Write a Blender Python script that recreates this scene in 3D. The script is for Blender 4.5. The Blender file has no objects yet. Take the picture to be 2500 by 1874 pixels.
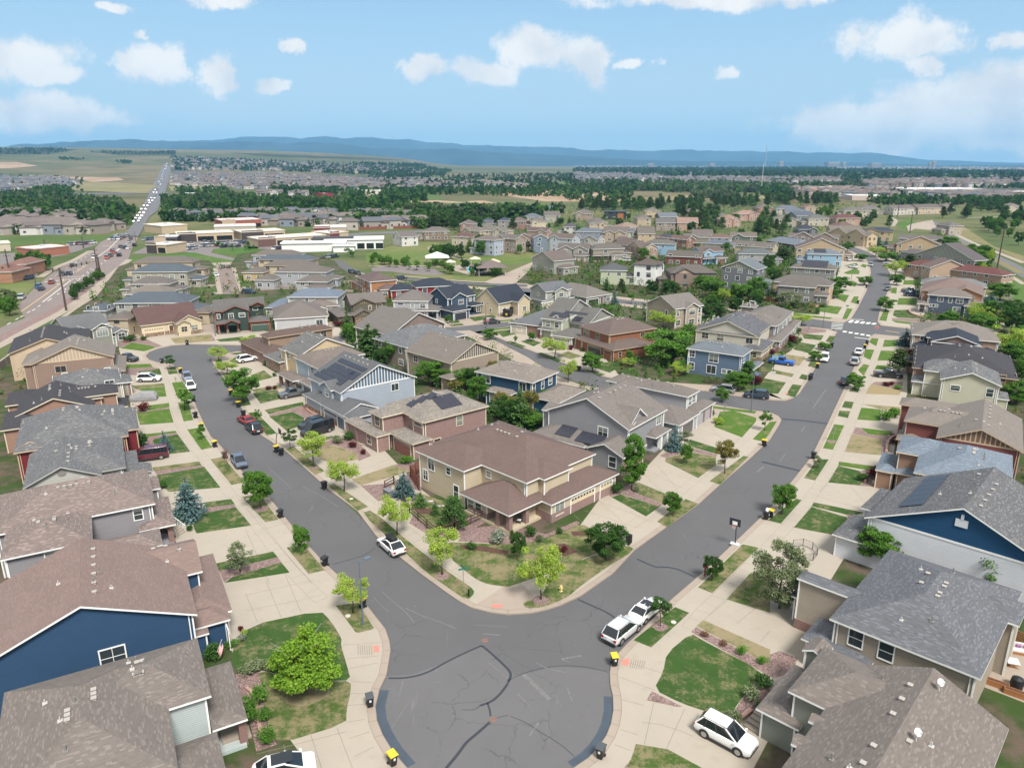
import bpy,bmesh,math,random
from mathutils import Vector,Matrix,noise
R=math.radians
rnd=random.Random(7)
sc=bpy.context.scene
C=sc.collection
# -- camera
F,H=1790.0,45.0
PITCH=math.atan(537/F)
cam=bpy.data.cameras.new('camera');camo=bpy.data.objects.new('camera',cam);C.objects.link(camo)
cam.sensor_fit='HORIZONTAL';cam.sensor_width=36;cam.lens=36*F/2500
cam.clip_start=0.5;cam.clip_end=80000
camo.location=(0,0,H);camo.rotation_euler=(math.pi/2-PITCH,0,0)
sc.camera=camo
# -- light
SUN_EL,SUN_AZ=R(54),R(155)
sun=bpy.data.lights.new('sun','SUN');sun.energy=2.9;sun.angle=R(16);sun.color=(1,.96,.9)
suno=bpy.data.objects.new('sun',sun);C.objects.link(suno)
sd=Vector((math.sin(SUN_AZ)*math.cos(SUN_EL),math.cos(SUN_AZ)*math.cos(SUN_EL),math.sin(SUN_EL)))
suno.rotation_euler=sd.to_track_quat('Z','Y').to_euler();suno.location=(0,0,120)
sc.view_settings.view_transform='Standard';sc.view_settings.look='None'
sc.view_settings.exposure=1.0;sc.view_settings.gamma=1
sc.cycles.use_denoising=True
sc.cycles.max_bounces=5;sc.cycles.diffuse_bounces=2;sc.cycles.glossy_bounces=2
sc.cycles.transparent_max_bounces=8;sc.cycles.volume_bounces=0
sc.cycles.use_fast_gi=False;sc.cycles.caustics_reflective=False;sc.cycles.caustics_refractive=False
def ray(px,py):
 x=(px-1250)/F;y=-(py-937)/F
 c,s=math.cos(PITCH),math.sin(PITCH)
 return Vector((x,c+y*s,-s+y*c))
def P(px,py,z=0.0):
 d=ray(px,py);t=(z-H)/d.z
 return(d.x*t,d.y*t)
FR={1:(0,1400),2:(600,1400),3:(1240,1400),4:(1860,1400),5:(0,950),6:(600,950),7:(1240,950),8:(1860,950),9:(0,600),10:(500,600),11:(1060,600),12:(1460,550),13:(1860,550),14:(0,330),15:(400,330),16:(900,380),17:(1400,330),18:(1860,330)}
def G(f,u,v,z=0.0):return P(FR[f][0]+u/3.4563,FR[f][1]+v/3.4563,z)
def S2L(c):
 return tuple(((v/255)/12.92 if v/255<=.04045 else((v/255+.055)/1.055)**2.4)for v in c)
 # -- node helper
class NT:
 def __init__(s,tree):s.t=tree;s.n=tree.nodes;s.l=tree.links;s.n.clear()
 def new(s,typ,**kw):
  n=s.n.new(typ)
  for k,v in kw.items():
   if k=='inp':
    for kk,vv in v.items():s.set(n.inputs[kk],vv)
   else:setattr(n,k,v)
  return n
 def set(s,i,v):
  if isinstance(v,bpy.types.NodeSocket):s.l.new(v,i)
  else:i.default_value=v
 def math(s,op,a,b=0.0,c=0.0):
  n=s.n.new('ShaderNodeMath');n.operation=op
  s.set(n.inputs[0],a);s.set(n.inputs[1],b);s.set(n.inputs[2],c);return n.outputs[0]
 def mix(s,f,a,b,mode='MIX'):
  n=s.n.new('ShaderNodeMix');n.data_type='RGBA';n.blend_type=mode;n.clamp_factor=True
  s.set(n.inputs[0],f);s.set(n.inputs[6],c4(a));s.set(n.inputs[7],c4(b));return n.outputs[2]
 def noise(s,vec,scale,detail=3,rough=.55,out=0):
  n=s.n.new('ShaderNodeTexNoise');s.set(n.inputs['Vector'],vec);n.inputs['Scale'].default_value=scale
  n.inputs['Detail'].default_value=detail;n.inputs['Roughness'].default_value=rough;return n.outputs[out]
 def ss(s,v,a,b,lo=0.0,hi=1.0):
  n=s.n.new('ShaderNodeMapRange');n.interpolation_type='SMOOTHSTEP'
  s.set(n.inputs[0],v);s.set(n.inputs[1],a);s.set(n.inputs[2],b);s.set(n.inputs[3],lo);s.set(n.inputs[4],hi);return n.outputs[0]
 def sep(s,v):
  n=s.n.new('ShaderNodeSeparateXYZ');s.set(n.inputs[0],v);return n.outputs
 def comb(s,x,y,z=0.0):
  n=s.n.new('ShaderNodeCombineXYZ');s.set(n.inputs[0],x);s.set(n.inputs[1],y);s.set(n.inputs[2],z);return n.outputs[0]
 def white(s,v):
  n=s.n.new('ShaderNodeTexWhiteNoise');n.noise_dimensions='3D';s.set(n.inputs['Vector'],v);return n.outputs['Value']
def c4(c):
 if isinstance(c,bpy.types.NodeSocket):return c
 if isinstance(c,(int,float)):return(c,c,c,1)
 return(*c[:3],1)
def mul(c,f):return tuple(min(1,x*f)for x in c)
# -- world: Nishita sky with broken cumulus
w=bpy.data.worlds.new('World');sc.world=w;w.use_nodes=True
n=NT(w.node_tree)
sky=n.new('ShaderNodeTexSky',sky_type='NISHITA',sun_disc=False,sun_elevation=SUN_EL,sun_rotation=SUN_AZ,altitude=1800,air_density=1.0,dust_density=.6,ozone_density=1.0)
tc=n.new('ShaderNodeTexCoord').outputs['Generated']
x,y,z=n.sep(tc)
ys=n.math('MAXIMUM',y,.05)
u=n.math('DIVIDE',x,ys);v=n.math('DIVIDE',z,ys)
uv=n.comb(u,v,0)
w1=n.new('ShaderNodeTexNoise',inp={'Vector':uv,'Scale':7.0,'Detail':9.0,'Roughness':.66})
wx,wy,_=n.sep(w1.outputs['Color'])
u2=n.math('ADD',u,n.math('MULTIPLY',n.math('SUBTRACT',wx,.5),.17))
v2=n.math('ADD',v,n.math('MULTIPLY',n.math('SUBTRACT',wy,.5),.06))
CL=[(60,140,150,50),(150,175,90,28),(60,265,190,40),(150,290,150,34),(375,144,72,42),(511,181,60,40),(661,211,34,20),(712,113,34,18),(1051,166,42,28),(1300,122,110,48),(1440,150,68,48),(1187,178,100,30),(1560,158,34,12),(1763,172,38,18),(2230,100,170,48),(2464,113,50,26),(2255,165,46,20),(2210,300,310,70),(2350,265,190,70),(2480,235,130,80),(2480,330,240,60),(1740,-5,330,26),(555,8,85,22),(2050,290,120,45),(350,80,24,14),(280,5,60,14)]
acc=None;accv=None
for(px,py,sx,sy)in CL:
 d=ray(px,py);cu,cv=d.x/d.y,d.z/d.y
 a=n.math('MULTIPLY',n.math('SUBTRACT',u2,cu),F/sx*.96);b=n.math('MULTIPLY',n.math('SUBTRACT',v2,cv),F/sy*.92)
 r=n.math('SQRT',n.math('ADD',n.math('MULTIPLY',a,a),n.math('MULTIPLY',b,b)))
 f=n.math('SUBTRACT',1.0,r)
 acc=f if acc is None else n.math('SMOOTH_MAX',acc,f,.12)
fine=n.noise(uv,17,9,.68)
dens=n.math('ADD',acc,n.math('MULTIPLY',n.math('SUBTRACT',fine,.5),1.7))
dens=n.ss(dens,-.06,.46)
thin=n.math('MULTIPLY',n.ss(n.noise(n.comb(n.math('MULTIPLY',u,1.2),n.math('MULTIPLY',v,5.0)),2.2,5,.6),.5,.85),.22)
dens=n.math('MAXIMUM',n.math('MULTIPLY',dens,.93),thin)
shade=n.ss(n.noise(n.comb(u,n.math('ADD',v,.02)),12,4,.5),.30,.60)
ccol=n.mix(shade,(6.0,6.2,6.5),(8.0,7.85,7.6))
skyc=n.mix(1.0,sky.outputs[0],(1.12,1.12,1.06),'MULTIPLY')
hz=n.ss(z,0.0,.20,.8,0.0)
skyc=n.mix(hz,skyc,(5.0,6.2,7.0))
skyc=n.mix(.78,skyc,n.mix(n.ss(z,.02,.30),(3.9,5.5,6.7),(2.45,4.65,6.9)))
# unseen broken grey-white cloud overhead and behind the viewer, added to neutralise skylight
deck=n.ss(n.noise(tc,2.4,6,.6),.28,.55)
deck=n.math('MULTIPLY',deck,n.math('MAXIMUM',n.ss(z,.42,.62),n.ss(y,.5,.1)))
col=n.mix(dens,skyc,ccol)
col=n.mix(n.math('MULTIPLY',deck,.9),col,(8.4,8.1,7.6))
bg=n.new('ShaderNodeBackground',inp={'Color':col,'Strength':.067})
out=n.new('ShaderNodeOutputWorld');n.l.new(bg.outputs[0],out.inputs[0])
# -- mesh builder
class MB:
 def __init__(s):s.v=[];s.f=[];s.m=[]
 def add(s,pts,mi=0):
  i=len(s.v);s.v+=[tuple(p)for p in pts];s.f.append(tuple(range(i,i+len(pts))));s.m.append(mi)
 def box(s,x0,y0,z0,x1,y1,z1,mi=0,skip=''):
  p=[(x0,y0,z0),(x1,y0,z0),(x1,y1,z0),(x0,y1,z0),(x0,y0,z1),(x1,y0,z1),(x1,y1,z1),(x0,y1,z1)]
  i=len(s.v);s.v+=p
  for k,f in(('b',(0,3,2,1)),('t',(4,5,6,7)),('s',(0,1,5,4)),('e',(1,2,6,5)),('n',(2,3,7,6)),('w',(3,0,4,7))):
   if k in skip:continue
   s.f.append(tuple(i+j for j in f));s.m.append(mi)
 def obox(s,c,ax,ay,az,mi=0):
  c,ax,ay,az=Vector(c),Vector(ax),Vector(ay),Vector(az)
  i=len(s.v)
  for sz in(-1,1):
   for sx,sy in((-1,-1),(1,-1),(1,1),(-1,1)):s.v.append(tuple(c+ax*sx+ay*sy+az*sz))
  for f in((0,3,2,1),(4,5,6,7),(0,1,5,4),(1,2,6,5),(2,3,7,6),(3,0,4,7)):
   s.f.append(tuple(i+j for j in f));s.m.append(mi)
 def bar(s,a,b,w,h=None,mi=0):
  a,b=Vector(a),Vector(b);d=b-a;h=h or w
  t=d.normalized();side=t.cross(Vector((0,0,1)))
  if side.length<1e-4:side=Vector((1,0,0))
  side.normalize();up=side.cross(t)
  s.obox((a+b)/2,d/2,side*w/2,up*h/2,mi)
 def tube(s,pts,rad,seg=7,mi=0,cap=True):
  rings=[];pts=[Vector(p)for p in pts]
  if not isinstance(rad,(list,tuple)):rad=[rad]*len(pts)
  for k,p in enumerate(pts):
   t=(pts[min(k+1,len(pts)-1)]-pts[max(k-1,0)]).normalized()
   a=t.cross(Vector((0,0,1)))
   if a.length<1e-3:a=Vector((1,0,0))
   a.normalize();b=t.cross(a)
   i=len(s.v)
   for q in range(seg):
    an=2*math.pi*q/seg;s.v.append(tuple(p+a*math.cos(an)*rad[k]+b*math.sin(an)*rad[k]))
   rings.append(i)
  for k in range(len(rings)-1):
   for q in range(seg):
    s.f.append((rings[k]+q,rings[k]+(q+1)%seg,rings[k+1]+(q+1)%seg,rings[k+1]+q));s.m.append(mi)
  if cap:
   s.f.append(tuple(rings[-1]+q for q in range(seg)));s.m.append(mi)
   s.f.append(tuple(rings[0]+q for q in reversed(range(seg))));s.m.append(mi)
 def prism(s,poly,z0,z1,mi=0,mside=None):
  n_=len(poly)
  a=sum(poly[i][0]*poly[(i+1)%n_][1]-poly[(i+1)%n_][0]*poly[i][1]for i in range(n_))
  if a<0:poly=poly[::-1]
  s.add([(p[0],p[1],z1)for p in poly],mi)
  for i in range(n_):
   p,q=poly[i],poly[(i+1)%n_]
   s.add([(p[0],p[1],z0),(q[0],q[1],z0),(q[0],q[1],z1),(p[0],p[1],z1)],mi if mside is None else mside)
 def mesh(s,name,mats,uv=False,smooth=False):
  me=bpy.data.meshes.new(name);me.from_pydata(s.v,[],s.f)
  for m in(mats if isinstance(mats,(list,tuple))else[mats]):me.materials.append(m)
  me.polygons.foreach_set('material_index',s.m)
  if smooth:me.polygons.foreach_set('use_smooth',[True]*len(s.f))
  if uv:
   l=me.uv_layers.new(name='UVMap').data
   for p in me.polygons:
    nn=p.normal
    if abs(nn.z)>.985:uu,vv=Vector((1,0,0)),Vector((0,1,0))
    else:
     uu=Vector((-nn.y,nn.x,0)).normalized();vv=nn.cross(uu)
    for li in p.loop_indices:
     co=me.vertices[me.loops[li].vertex_index].co
     l[li].uv=(co.dot(uu),co.dot(vv))
  me.update();return me
 def build(s,name,mats,parent=None,uv=False,smooth=False):
  if not s.f:return None
  return link(name,s.mesh(name,mats,uv,smooth),parent)
def link(name,me,parent=None,loc=None,rot=None):
 o=bpy.data.objects.new(name,me);C.objects.link(o)
 if parent is not None:o.parent=parent
 if loc is not None:o.location=loc
 if rot is not None:o.rotation_euler=rot if isinstance(rot,(tuple,list))else(0,0,rot)
 return o
def empty(name,loc=(0,0,0),rz=0.0):
 o=link(name,None,None,loc,rz);o.empty_display_size=.3;return o
def tag(o,label=None,cat=None,group=None,kind=None):
 if label:o['label']=label
 if cat:o['category']=cat
 if group:o['group']=group
 if kind:o['kind']=kind
 return o
def copy_tree(o,parent=None):
 c=o.copy();C.objects.link(c)
 if parent is not None:c.parent=parent
 for ch in o.children:copy_tree(ch,c)
 return c
 # -- materials
_mc={}
def matbase(name):
 m=bpy.data.materials.new(name);m.use_nodes=True
 n=NT(m.node_tree);b=n.new('ShaderNodeBsdfPrincipled');o=n.new('ShaderNodeOutputMaterial');n.l.new(b.outputs[0],o.inputs[0])
 return m,n,b
def plain(col,rough=.6,metal=0.0,spec=.5,var=.06,scale=3.0):
 k=('plain',tuple(round(c,4)for c in col),rough,metal,var)
 if k in _mc:return _mc[k]
 m,n,b=matbase('painted')
 oc=n.new('ShaderNodeTexCoord').outputs['Object']
 f=n.noise(oc,scale,4)
 n.set(b.inputs['Base Color'],n.mix(f,mul(col,1-var*2),mul(col,1+var*2)))
 b.inputs['Roughness'].default_value=rough;b.inputs['Metallic'].default_value=metal;b.inputs['Specular IOR Level'].default_value=spec
 _mc[k]=m;return m
def shingle(col,contrast=.35,fleck=.0):
 lu=sum(col)/3;col=tuple((c*.78+lu*.22)*.92 for c in col);contrast*=.62
 k=('sh',tuple(round(c,4)for c in col),contrast,fleck)
 if k in _mc:return _mc[k]
 m,n,b=matbase('shingles')
 uv=n.new('ShaderNodeUVMap').outputs[0];u,v,_=n.sep(uv)
 row=n.math('FLOOR',n.math('DIVIDE',v,.125))
 cu=n.math('FLOOR',n.math('ADD',n.math('DIVIDE',u,.36),n.math('MULTIPLY',n.white(n.comb(row,1.0,5.0)),1.0)))
 r=n.white(n.comb(cu,row,2.0))
 big=n.noise(uv,.30,4)
 c=n.mix(big,mul(col,.86),mul(col,1.13))
 c=n.mix(n.math('MULTIPLY',n.ss(r,.62,.95),min(1,contrast*1.1)),c,mul(col,1.65))
 c=n.mix(n.math('MULTIPLY',n.ss(r,.38,.05),min(1,contrast*.9)),c,mul(col,.55))
 if fleck:c=n.mix(n.math('MULTIPLY',n.math('GREATER_THAN',r,.86),fleck*3),c,mul(col,2.1))
 fr=n.math('FRACT',n.math('DIVIDE',v,.125))
 c=n.mix(n.math('MULTIPLY',n.math('LESS_THAN',fr,.16),.28),c,mul(col,.45))
 n.set(b.inputs['Base Color'],c);b.inputs['Roughness'].default_value=.92;b.inputs['Specular IOR Level'].default_value=.25
 bu=n.new('ShaderNodeBump',inp={'Height':n.math('ADD',n.math('MULTIPLY',fr,-.5),r),'Strength':.35,'Distance':.02});n.l.new(bu.outputs[0],b.inputs['Normal'])
 _mc[k]=m;return m
def siding(col,kind='lap',col2=None):
 k=('sd',tuple(round(c,4)for c in col),kind,col2)
 if k in _mc:return _mc[k]
 m,n,b=matbase(kind+'_siding')
 uv=n.new('ShaderNodeUVMap').outputs[0];u,v,_=n.sep(uv)
 big=n.noise(uv,.5,4)
 c=n.mix(big,mul(col,.88),mul(col,1.1))
 if kind=='lap':
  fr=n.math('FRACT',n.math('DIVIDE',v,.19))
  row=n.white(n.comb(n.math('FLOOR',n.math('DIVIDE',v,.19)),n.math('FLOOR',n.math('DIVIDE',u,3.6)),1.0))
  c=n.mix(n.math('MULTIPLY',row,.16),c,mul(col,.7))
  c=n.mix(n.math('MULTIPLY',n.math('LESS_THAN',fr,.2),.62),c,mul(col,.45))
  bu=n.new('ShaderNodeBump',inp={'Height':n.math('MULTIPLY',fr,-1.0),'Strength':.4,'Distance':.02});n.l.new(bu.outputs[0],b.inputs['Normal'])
 elif kind=='batten':
  fr=n.math('FRACT',n.math('DIVIDE',u,.62))
  bt=n.math('LESS_THAN',fr,.27)
  c=n.mix(bt,c,col2 or mul(col,1.15))
  bu=n.new('ShaderNodeBump',inp={'Height':bt,'Strength':.6,'Distance':.03});n.l.new(bu.outputs[0],b.inputs['Normal'])
 elif kind=='brick':
  br=n.new('ShaderNodeTexBrick',inp={'Vector':uv,'Scale':1.0,'Mortar Size':.014,'Brick Width':.24,'Row Height':.085,'Color1':c4(mul(col,.75)),'Color2':c4(mul(col,1.2)),'Mortar':c4((.30,.27,.25)),'Bias':0.0})
  c=n.mix(n.math('MULTIPLY',big,.3),br.outputs[0],mul(col,.6))
 elif kind=='stone':
  vo=n.new('ShaderNodeTexVoronoi',inp={'Vector':n.comb(n.math('MULTIPLY',u,2.6),n.math('MULTIPLY',v,5.0)),'Scale':1.0})
  c=n.mix(n.sep(vo.outputs['Color'])[0],mul(col,.5),mul(col,1.5))
  c=n.mix(n.ss(vo.outputs['Distance'],.5,.75,0.,.5),c,mul(col,.35))
 elif kind=='stucco':
  c=n.mix(n.math('MULTIPLY',n.noise(uv,14,3),.3),c,mul(col,.8))
 n.set(b.inputs['Base Color'],c);b.inputs['Roughness'].default_value=.75;b.inputs['Specular IOR Level'].default_value=.3
 _mc[k]=m;return m
def glassm(k=0):
 kk=('gl',k)
 if kk in _mc:return _mc[kk]
 m,n,b=matbase('window_glass')
 oi=n.new('ShaderNodeObjectInfo').outputs['Random'];oc=n.new('ShaderNodeTexCoord').outputs['Object']
 x,y,z=n.sep(oc)
 curt=n.math('MULTIPLY',n.math('GREATER_THAN',oi,.45),n.math('GREATER_THAN',z,n.math('SUBTRACT',n.math('MULTIPLY',n.white(n.comb(oi,oi,oi)),1.4),.7)))
 c=n.mix(n.math('MULTIPLY',curt,.75),(.035,.045,.05),(.27,.30,.27))
 n.set(b.inputs['Base Color'],c);b.inputs['Roughness'].default_value=.06;b.inputs['Specular IOR Level'].default_value=.8
 _mc[kk]=m;return m
def inst(me_key,maker):
 if me_key not in _mc:_mc[me_key]=maker()
 return _mc[me_key]
WHITE=plain((.78,.78,.76),.5);CREAM=plain((.66,.58,.45),.5);TAN=plain((.50,.38,.27),.55);DKTRIM=plain((.10,.10,.11),.5);GREYTRIM=plain((.25,.25,.25),.5)
BLACK=plain((.012,.012,.014),.45);STEEL=plain((.42,.43,.44),.35,.8)
# == GROUND
def lerp_tab(t,x):
 if x<=t[0][0]:return t[0][1]
 for(a,b),(c,d)in zip(t,t[1:]):
  if x<=c:return b+(d-b)*(x-a)/(c-a)
 return t[-1][1]
MESA=[(-4000,150),(-600,150),(0,158),(300,152),(500,150),(640,146),(760,132),(900,112),(1000,84),(1060,50),(1120,26),(1300,14),(1800,6),(2600,0)]
def sstep(x):x=max(0,min(1,x));return x*x*(3-2*x)
def terr(x,y):
 r=math.hypot(x,y)
 if r<1500:return-.05
 px=1250+1869*x/max(y,1)if y>0 else(-4000 if x<0 else 2600)
 m=lerp_tab(MESA,max(-4000,min(2600,px)))
 h=m*(sstep((r-2000)/4600))if r>2000 else 0
 if r>2500:h+=6*noise.noise((x/900,y/900,0))*sstep((r-2500)/2500)
 return h-.05
def PT(px,py,dz=0.0):
 d=ray(px,py)
 if d.z<0:
  t=(-.05-H)/d.z;p=d*t
  if math.hypot(p.x,p.y)<1500:return(p.x,p.y,dz-.05)
 t=1400.0
 while t<15000:
  p=Vector((0,0,H))+d*t
  if p.z<=terr(p.x,p.y):break
  t+=12
 p=Vector((0,0,H))+d*t
 return(p.x,p.y,terr(p.x,p.y)+dz)
def ground_mat(name,c1,c2,c3,s1=.05,s2=.6,s3=6,rough=.95,k3=.5,lo=.4,hi=.62):
 m,n,b=matbase(name)
 oc=n.new('ShaderNodeTexCoord').outputs['Object']
 c=n.mix(n.ss(n.noise(oc,s1,5,.6),lo,hi),c1,c2)
 c=n.mix(n.ss(n.noise(oc,s2,5,.65),.45,.68,0,.75),c,c3)
 c=n.mix(n.math('MULTIPLY',n.noise(oc,s3,4,.7),k3),c,mul(c3,.35))
 n.set(b.inputs['Base Color'],c);b.inputs['Roughness'].default_value=rough;b.inputs['Specular IOR Level'].default_value=.15
 return m
M_prairie=ground_mat('prairie',(.10,.13,.045),(.18,.165,.08),(.06,.095,.03),.004,.03,.6)
M_far=ground_mat('far_grassland',(.085,.10,.04),(.19,.145,.08),(.055,.07,.03),.0012,.008,.05,k3=.25)
M_yard=ground_mat('back_yard',(.05,.085,.022),(.14,.10,.08),(.035,.06,.016),.16,.5,5)
def lawn_mat(name,g1,g2,dry,amt,bare=(.26,.20,.13)):
 m,n,b=matbase(name)
 oc=n.new('ShaderNodeTexCoord').outputs['Object']
 c=n.mix(n.noise(oc,.45,5,.6),g1,g2)
 c=n.mix(n.math('MULTIPLY',n.noise(oc,3.5,6,.75),.5),c,mul(g1,.5))
 x,y,_=n.sep(oc)
 st=n.math('SINE',n.math('ADD',n.math('MULTIPLY',x,3.4),n.math('MULTIPLY',y,2.4)))
 c=n.mix(n.math('MULTIPLY',n.ss(st,-.3,.3),.07),c,mul(g2,1.35))
 d=n.ss(n.math('ADD',n.noise(oc,.42,6,.7),n.math('MULTIPLY',n.noise(oc,3.4,6,.75),.62)),1.06-amt,1.26-amt*.85)
 dc=n.mix(n.noise(oc,2.6,4,.7),dry,bare)
 c=n.mix(n.math('MULTIPLY',d,.85),c,dc)
 n.set(b.inputs['Base Color'],c);b.inputs['Roughness'].default_value=.95;b.inputs['Specular IOR Level'].default_value=.12
 bu=n.new('ShaderNodeBump',inp={'Height':n.noise(oc,9,6,.8),'Strength':.5,'Distance':.05});n.l.new(bu.outputs[0],b.inputs['Normal'])
 return m
M_lawn={'g':lawn_mat('lawn_green',(.031,.070,.016),(.054,.105,.025),(.14,.14,.055),.29),'p':lawn_mat('lawn_patchy',(.045,.088,.018),(.075,.12,.028),(.19,.165,.085),.38),'d':lawn_mat('lawn_dry',(.085,.115,.032),(.125,.14,.048),(.26,.215,.125),.47),'l':lawn_mat('lawn_light',(.06,.125,.018),(.09,.16,.028),(.15,.16,.05),.26),'y':lawn_mat('lawn_yellow',(.17,.165,.05),(.22,.19,.075),(.30,.23,.12),.55)}
def rock_mat(name,a,b_,sc_=9):
 m,n,b=matbase(name)
 oc=n.new('ShaderNodeTexCoord').outputs['Object']
 vo=n.new('ShaderNodeTexVoronoi',inp={'Vector':oc,'Scale':sc_})
 c=n.mix(n.sep(vo.outputs['Color'])[0],a,b_)
 c=n.mix(n.ss(vo.outputs['Distance'],.35,.7,0,.6),c,mul(a,.35))
 c=n.mix(n.ss(n.noise(oc,.9,4,.6),.5,.8,0,.6),c,mul(a,.55))
 n.set(b.inputs['Base Color'],c);b.inputs['Roughness'].default_value=.95
 return m
M_mulch=rock_mat('river_rock',(.16,.10,.09),(.36,.25,.23))
M_bark=rock_mat('bark_mulch',(.07,.035,.022),(.14,.07,.05),12)
def conc_mat(name,col,jx=None):
 m,n,b=matbase(name)
 oc=n.new('ShaderNodeTexCoord').outputs['Object']
 c=n.mix(n.noise(oc,.30,5,.6),mul(col,.86),mul(col,1.09))
 c=n.mix(n.math('MULTIPLY',n.noise(oc,7,5,.75),.42),c,mul(col,.68))
 c=n.mix(n.ss(n.noise(oc,.9,6,.75),.52,.8,0,.5),c,mul(col,.64))
 n.set(b.inputs['Base Color'],c);b.inputs['Roughness'].default_value=.85;b.inputs['Specular IOR Level'].default_value=.25
 return m
M_conc=conc_mat('concrete_walk',(.345,.29,.235));M_drive=conc_mat('concrete_drive',(.375,.33,.272));M_kerb=conc_mat('concrete_kerb',(.34,.28,.23))
M_joint=plain((.20,.17,.14),.9)
def asphalt_mat(name,col,streak=.5,crack=.35):
 m,n,b=matbase(name)
 oc=n.new('ShaderNodeTexCoord').outputs['Object']
 c=n.mix(n.noise(oc,.09,5,.6),mul(col,.84),mul(col,1.2))
 c=n.mix(n.math('MULTIPLY',n.noise(oc,26,4,.8),.4),c,mul(col,.5))
 mp=n.new('ShaderNodeMapping',inp={'Vector':oc,'Rotation':(0,0,R(35)),'Scale':(.9,.09,1)})
 c=n.mix(n.ss(n.noise(mp.outputs[0],1.3,6,.7),.60,.80,0,streak*.5),c,mul(col,1.9))
 c=n.mix(n.ss(n.noise(oc,.7,6,.72),.62,.80,0,streak*.55),c,mul(col,1.8))
 dv=n.new('ShaderNodeVectorMath',operation='MULTIPLY_ADD',inp={0:n.noise(oc,.8,4,.6,1),1:(1.6,1.6,0),2:oc}).outputs[0]
 ve=n.new('ShaderNodeTexVoronoi',feature='DISTANCE_TO_EDGE',inp={'Vector':dv,'Scale':.26}).outputs['Distance']
 c=n.mix(n.math('MULTIPLY',n.ss(ve,.014,.004),n.ss(n.noise(oc,.13,3),.46,.6,0,crack)),c,mul(col,.35))
 n.set(b.inputs['Base Color'],c);b.inputs['Roughness'].default_value=.88;b.inputs['Specular IOR Level'].default_value=.25
 return m
M_asph=asphalt_mat('asphalt',(.112,.110,.114),.9);M_bulb=asphalt_mat('asphalt_worn',(.132,.128,.13),1.2,.5);M_art=asphalt_mat('asphalt_pink',(.215,.175,.16),.5)
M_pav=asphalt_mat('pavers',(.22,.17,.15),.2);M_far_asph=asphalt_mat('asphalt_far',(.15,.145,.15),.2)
M_seal=plain((.032,.035,.042),.5);M_sealb=plain((.05,.065,.085),.55,var=.12,scale=.8);M_paint=plain((.62,.61,.57),.7,var=.1);M_ypaint=plain((.55,.38,.10),.7)
M_dirt=ground_mat('bare_dirt',(.33,.22,.14),(.42,.32,.23),(.24,.16,.10),.01,.05,.5,k3=.3)
M_pink=plain((.52,.19,.15),.8,var=.12)
def pts(fr,s):
 out=[]
 for tok in s.split():
  f=fr
  if ':' in tok:f,tok=tok.split(':');f=int(f)
  u,v=tok.split(',');out.append((f,float(u),float(v)))
 return out
def poly(fr,s,z):return[G(f,u,v,z)for f,u,v in pts(fr,s)]
def sheet(name,mat,polyxy,z):
 bm=bmesh.new()
 vs=[bm.verts.new((p[0],p[1],z if len(p)<3 else p[2]))for p in polyxy]
 f=bm.faces.new(vs);bm.normal_update()
 if f.normal.z<0:f.normal_flip()
 bmesh.ops.triangulate(bm,faces=[f])
 me=bpy.data.meshes.new(name);bm.to_mesh(me);bm.free();me.materials.append(mat)
 return tag(link(name,me),kind='structure')
def slab(name,mat,poly2,z0,z1):
 bm=bmesh.new()
 vs=[bm.verts.new((p[0],p[1],z1))for p in poly2]
 f=bm.faces.new(vs);bm.normal_update()
 if f.normal.z<0:f.normal_flip()
 r=bmesh.ops.extrude_face_region(bm,geom=[f])
 for e in r['geom']:
  if isinstance(e,bmesh.types.BMVert):e.co.z=z1
 for v in vs:v.co.z=z0
 tops=[g for g in r['geom']if isinstance(g,bmesh.types.BMFace)]
 bmesh.ops.triangulate(bm,faces=bm.faces[:])
 bmesh.ops.recalc_face_normals(bm,faces=bm.faces[:])
 me=bpy.data.meshes.new(name);bm.to_mesh(me);bm.free();me.materials.append(mat)
 return tag(link(name,me),kind='structure')
def smooth(pl,it=1,closed=True):
 for _ in range(it):
  o=[];nn=len(pl)
  for i in range(nn if closed else nn-1):
   a,b=pl[i],pl[(i+1)%nn]
   o.append((a[0]*.78+b[0]*.22,a[1]*.78+b[1]*.22));o.append((a[0]*.22+b[0]*.78,a[1]*.22+b[1]*.78))
  if not closed:o=[pl[0]]+o+[pl[-1]]
  pl=o
 return pl
def offset(pl,d):
 o=[]
 for i,p in enumerate(pl):
  a=Vector(pl[max(i-1,0)]);b=Vector(pl[min(i+1,len(pl)-1)]);t=(b-a).normalized()
  o.append((p[0]-t.y*d,p[1]+t.x*d))
 return o
def strip(mb,pl,wd,z,mi=0):
 a=offset(pl,wd/2);b=offset(pl,-wd/2)
 for i in range(len(pl)-1):mb.add([(*b[i],z),(*b[i+1],z),(*a[i+1],z),(*a[i],z)],mi)
def px(l):return[P(a,b)for a,b in l]
# ---- terrain sheet to the horizon
def build_terrain():
 mb=MB();rs=[0.0];r=30.0
 while r<32000:rs.append(r);r*=1.075
 az=[R(-180+i*3)for i in range(40)]+[R(-60+i*1.0)for i in range(121)]+[R(61+i*3)for i in range(40)]
 idx=[]
 for r in rs:
  row=[]
  for a in az:
   x,y=r*math.sin(a),r*math.cos(a);row.append(len(mb.v));mb.v.append((x,y,terr(x,y)))
  idx.append(row)
 na=len(az)
 for i in range(len(rs)-1):
  for j in range(na):
   k=(j+1)%na
   mb.f.append((idx[i][j],idx[i][k],idx[i+1][k],idx[i+1][j]));mb.m.append(0 if rs[i]<900 else 1)
 o=mb.build('ground',[M_prairie,M_far],smooth=True);tag(o,kind='structure')
build_terrain()
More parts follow.
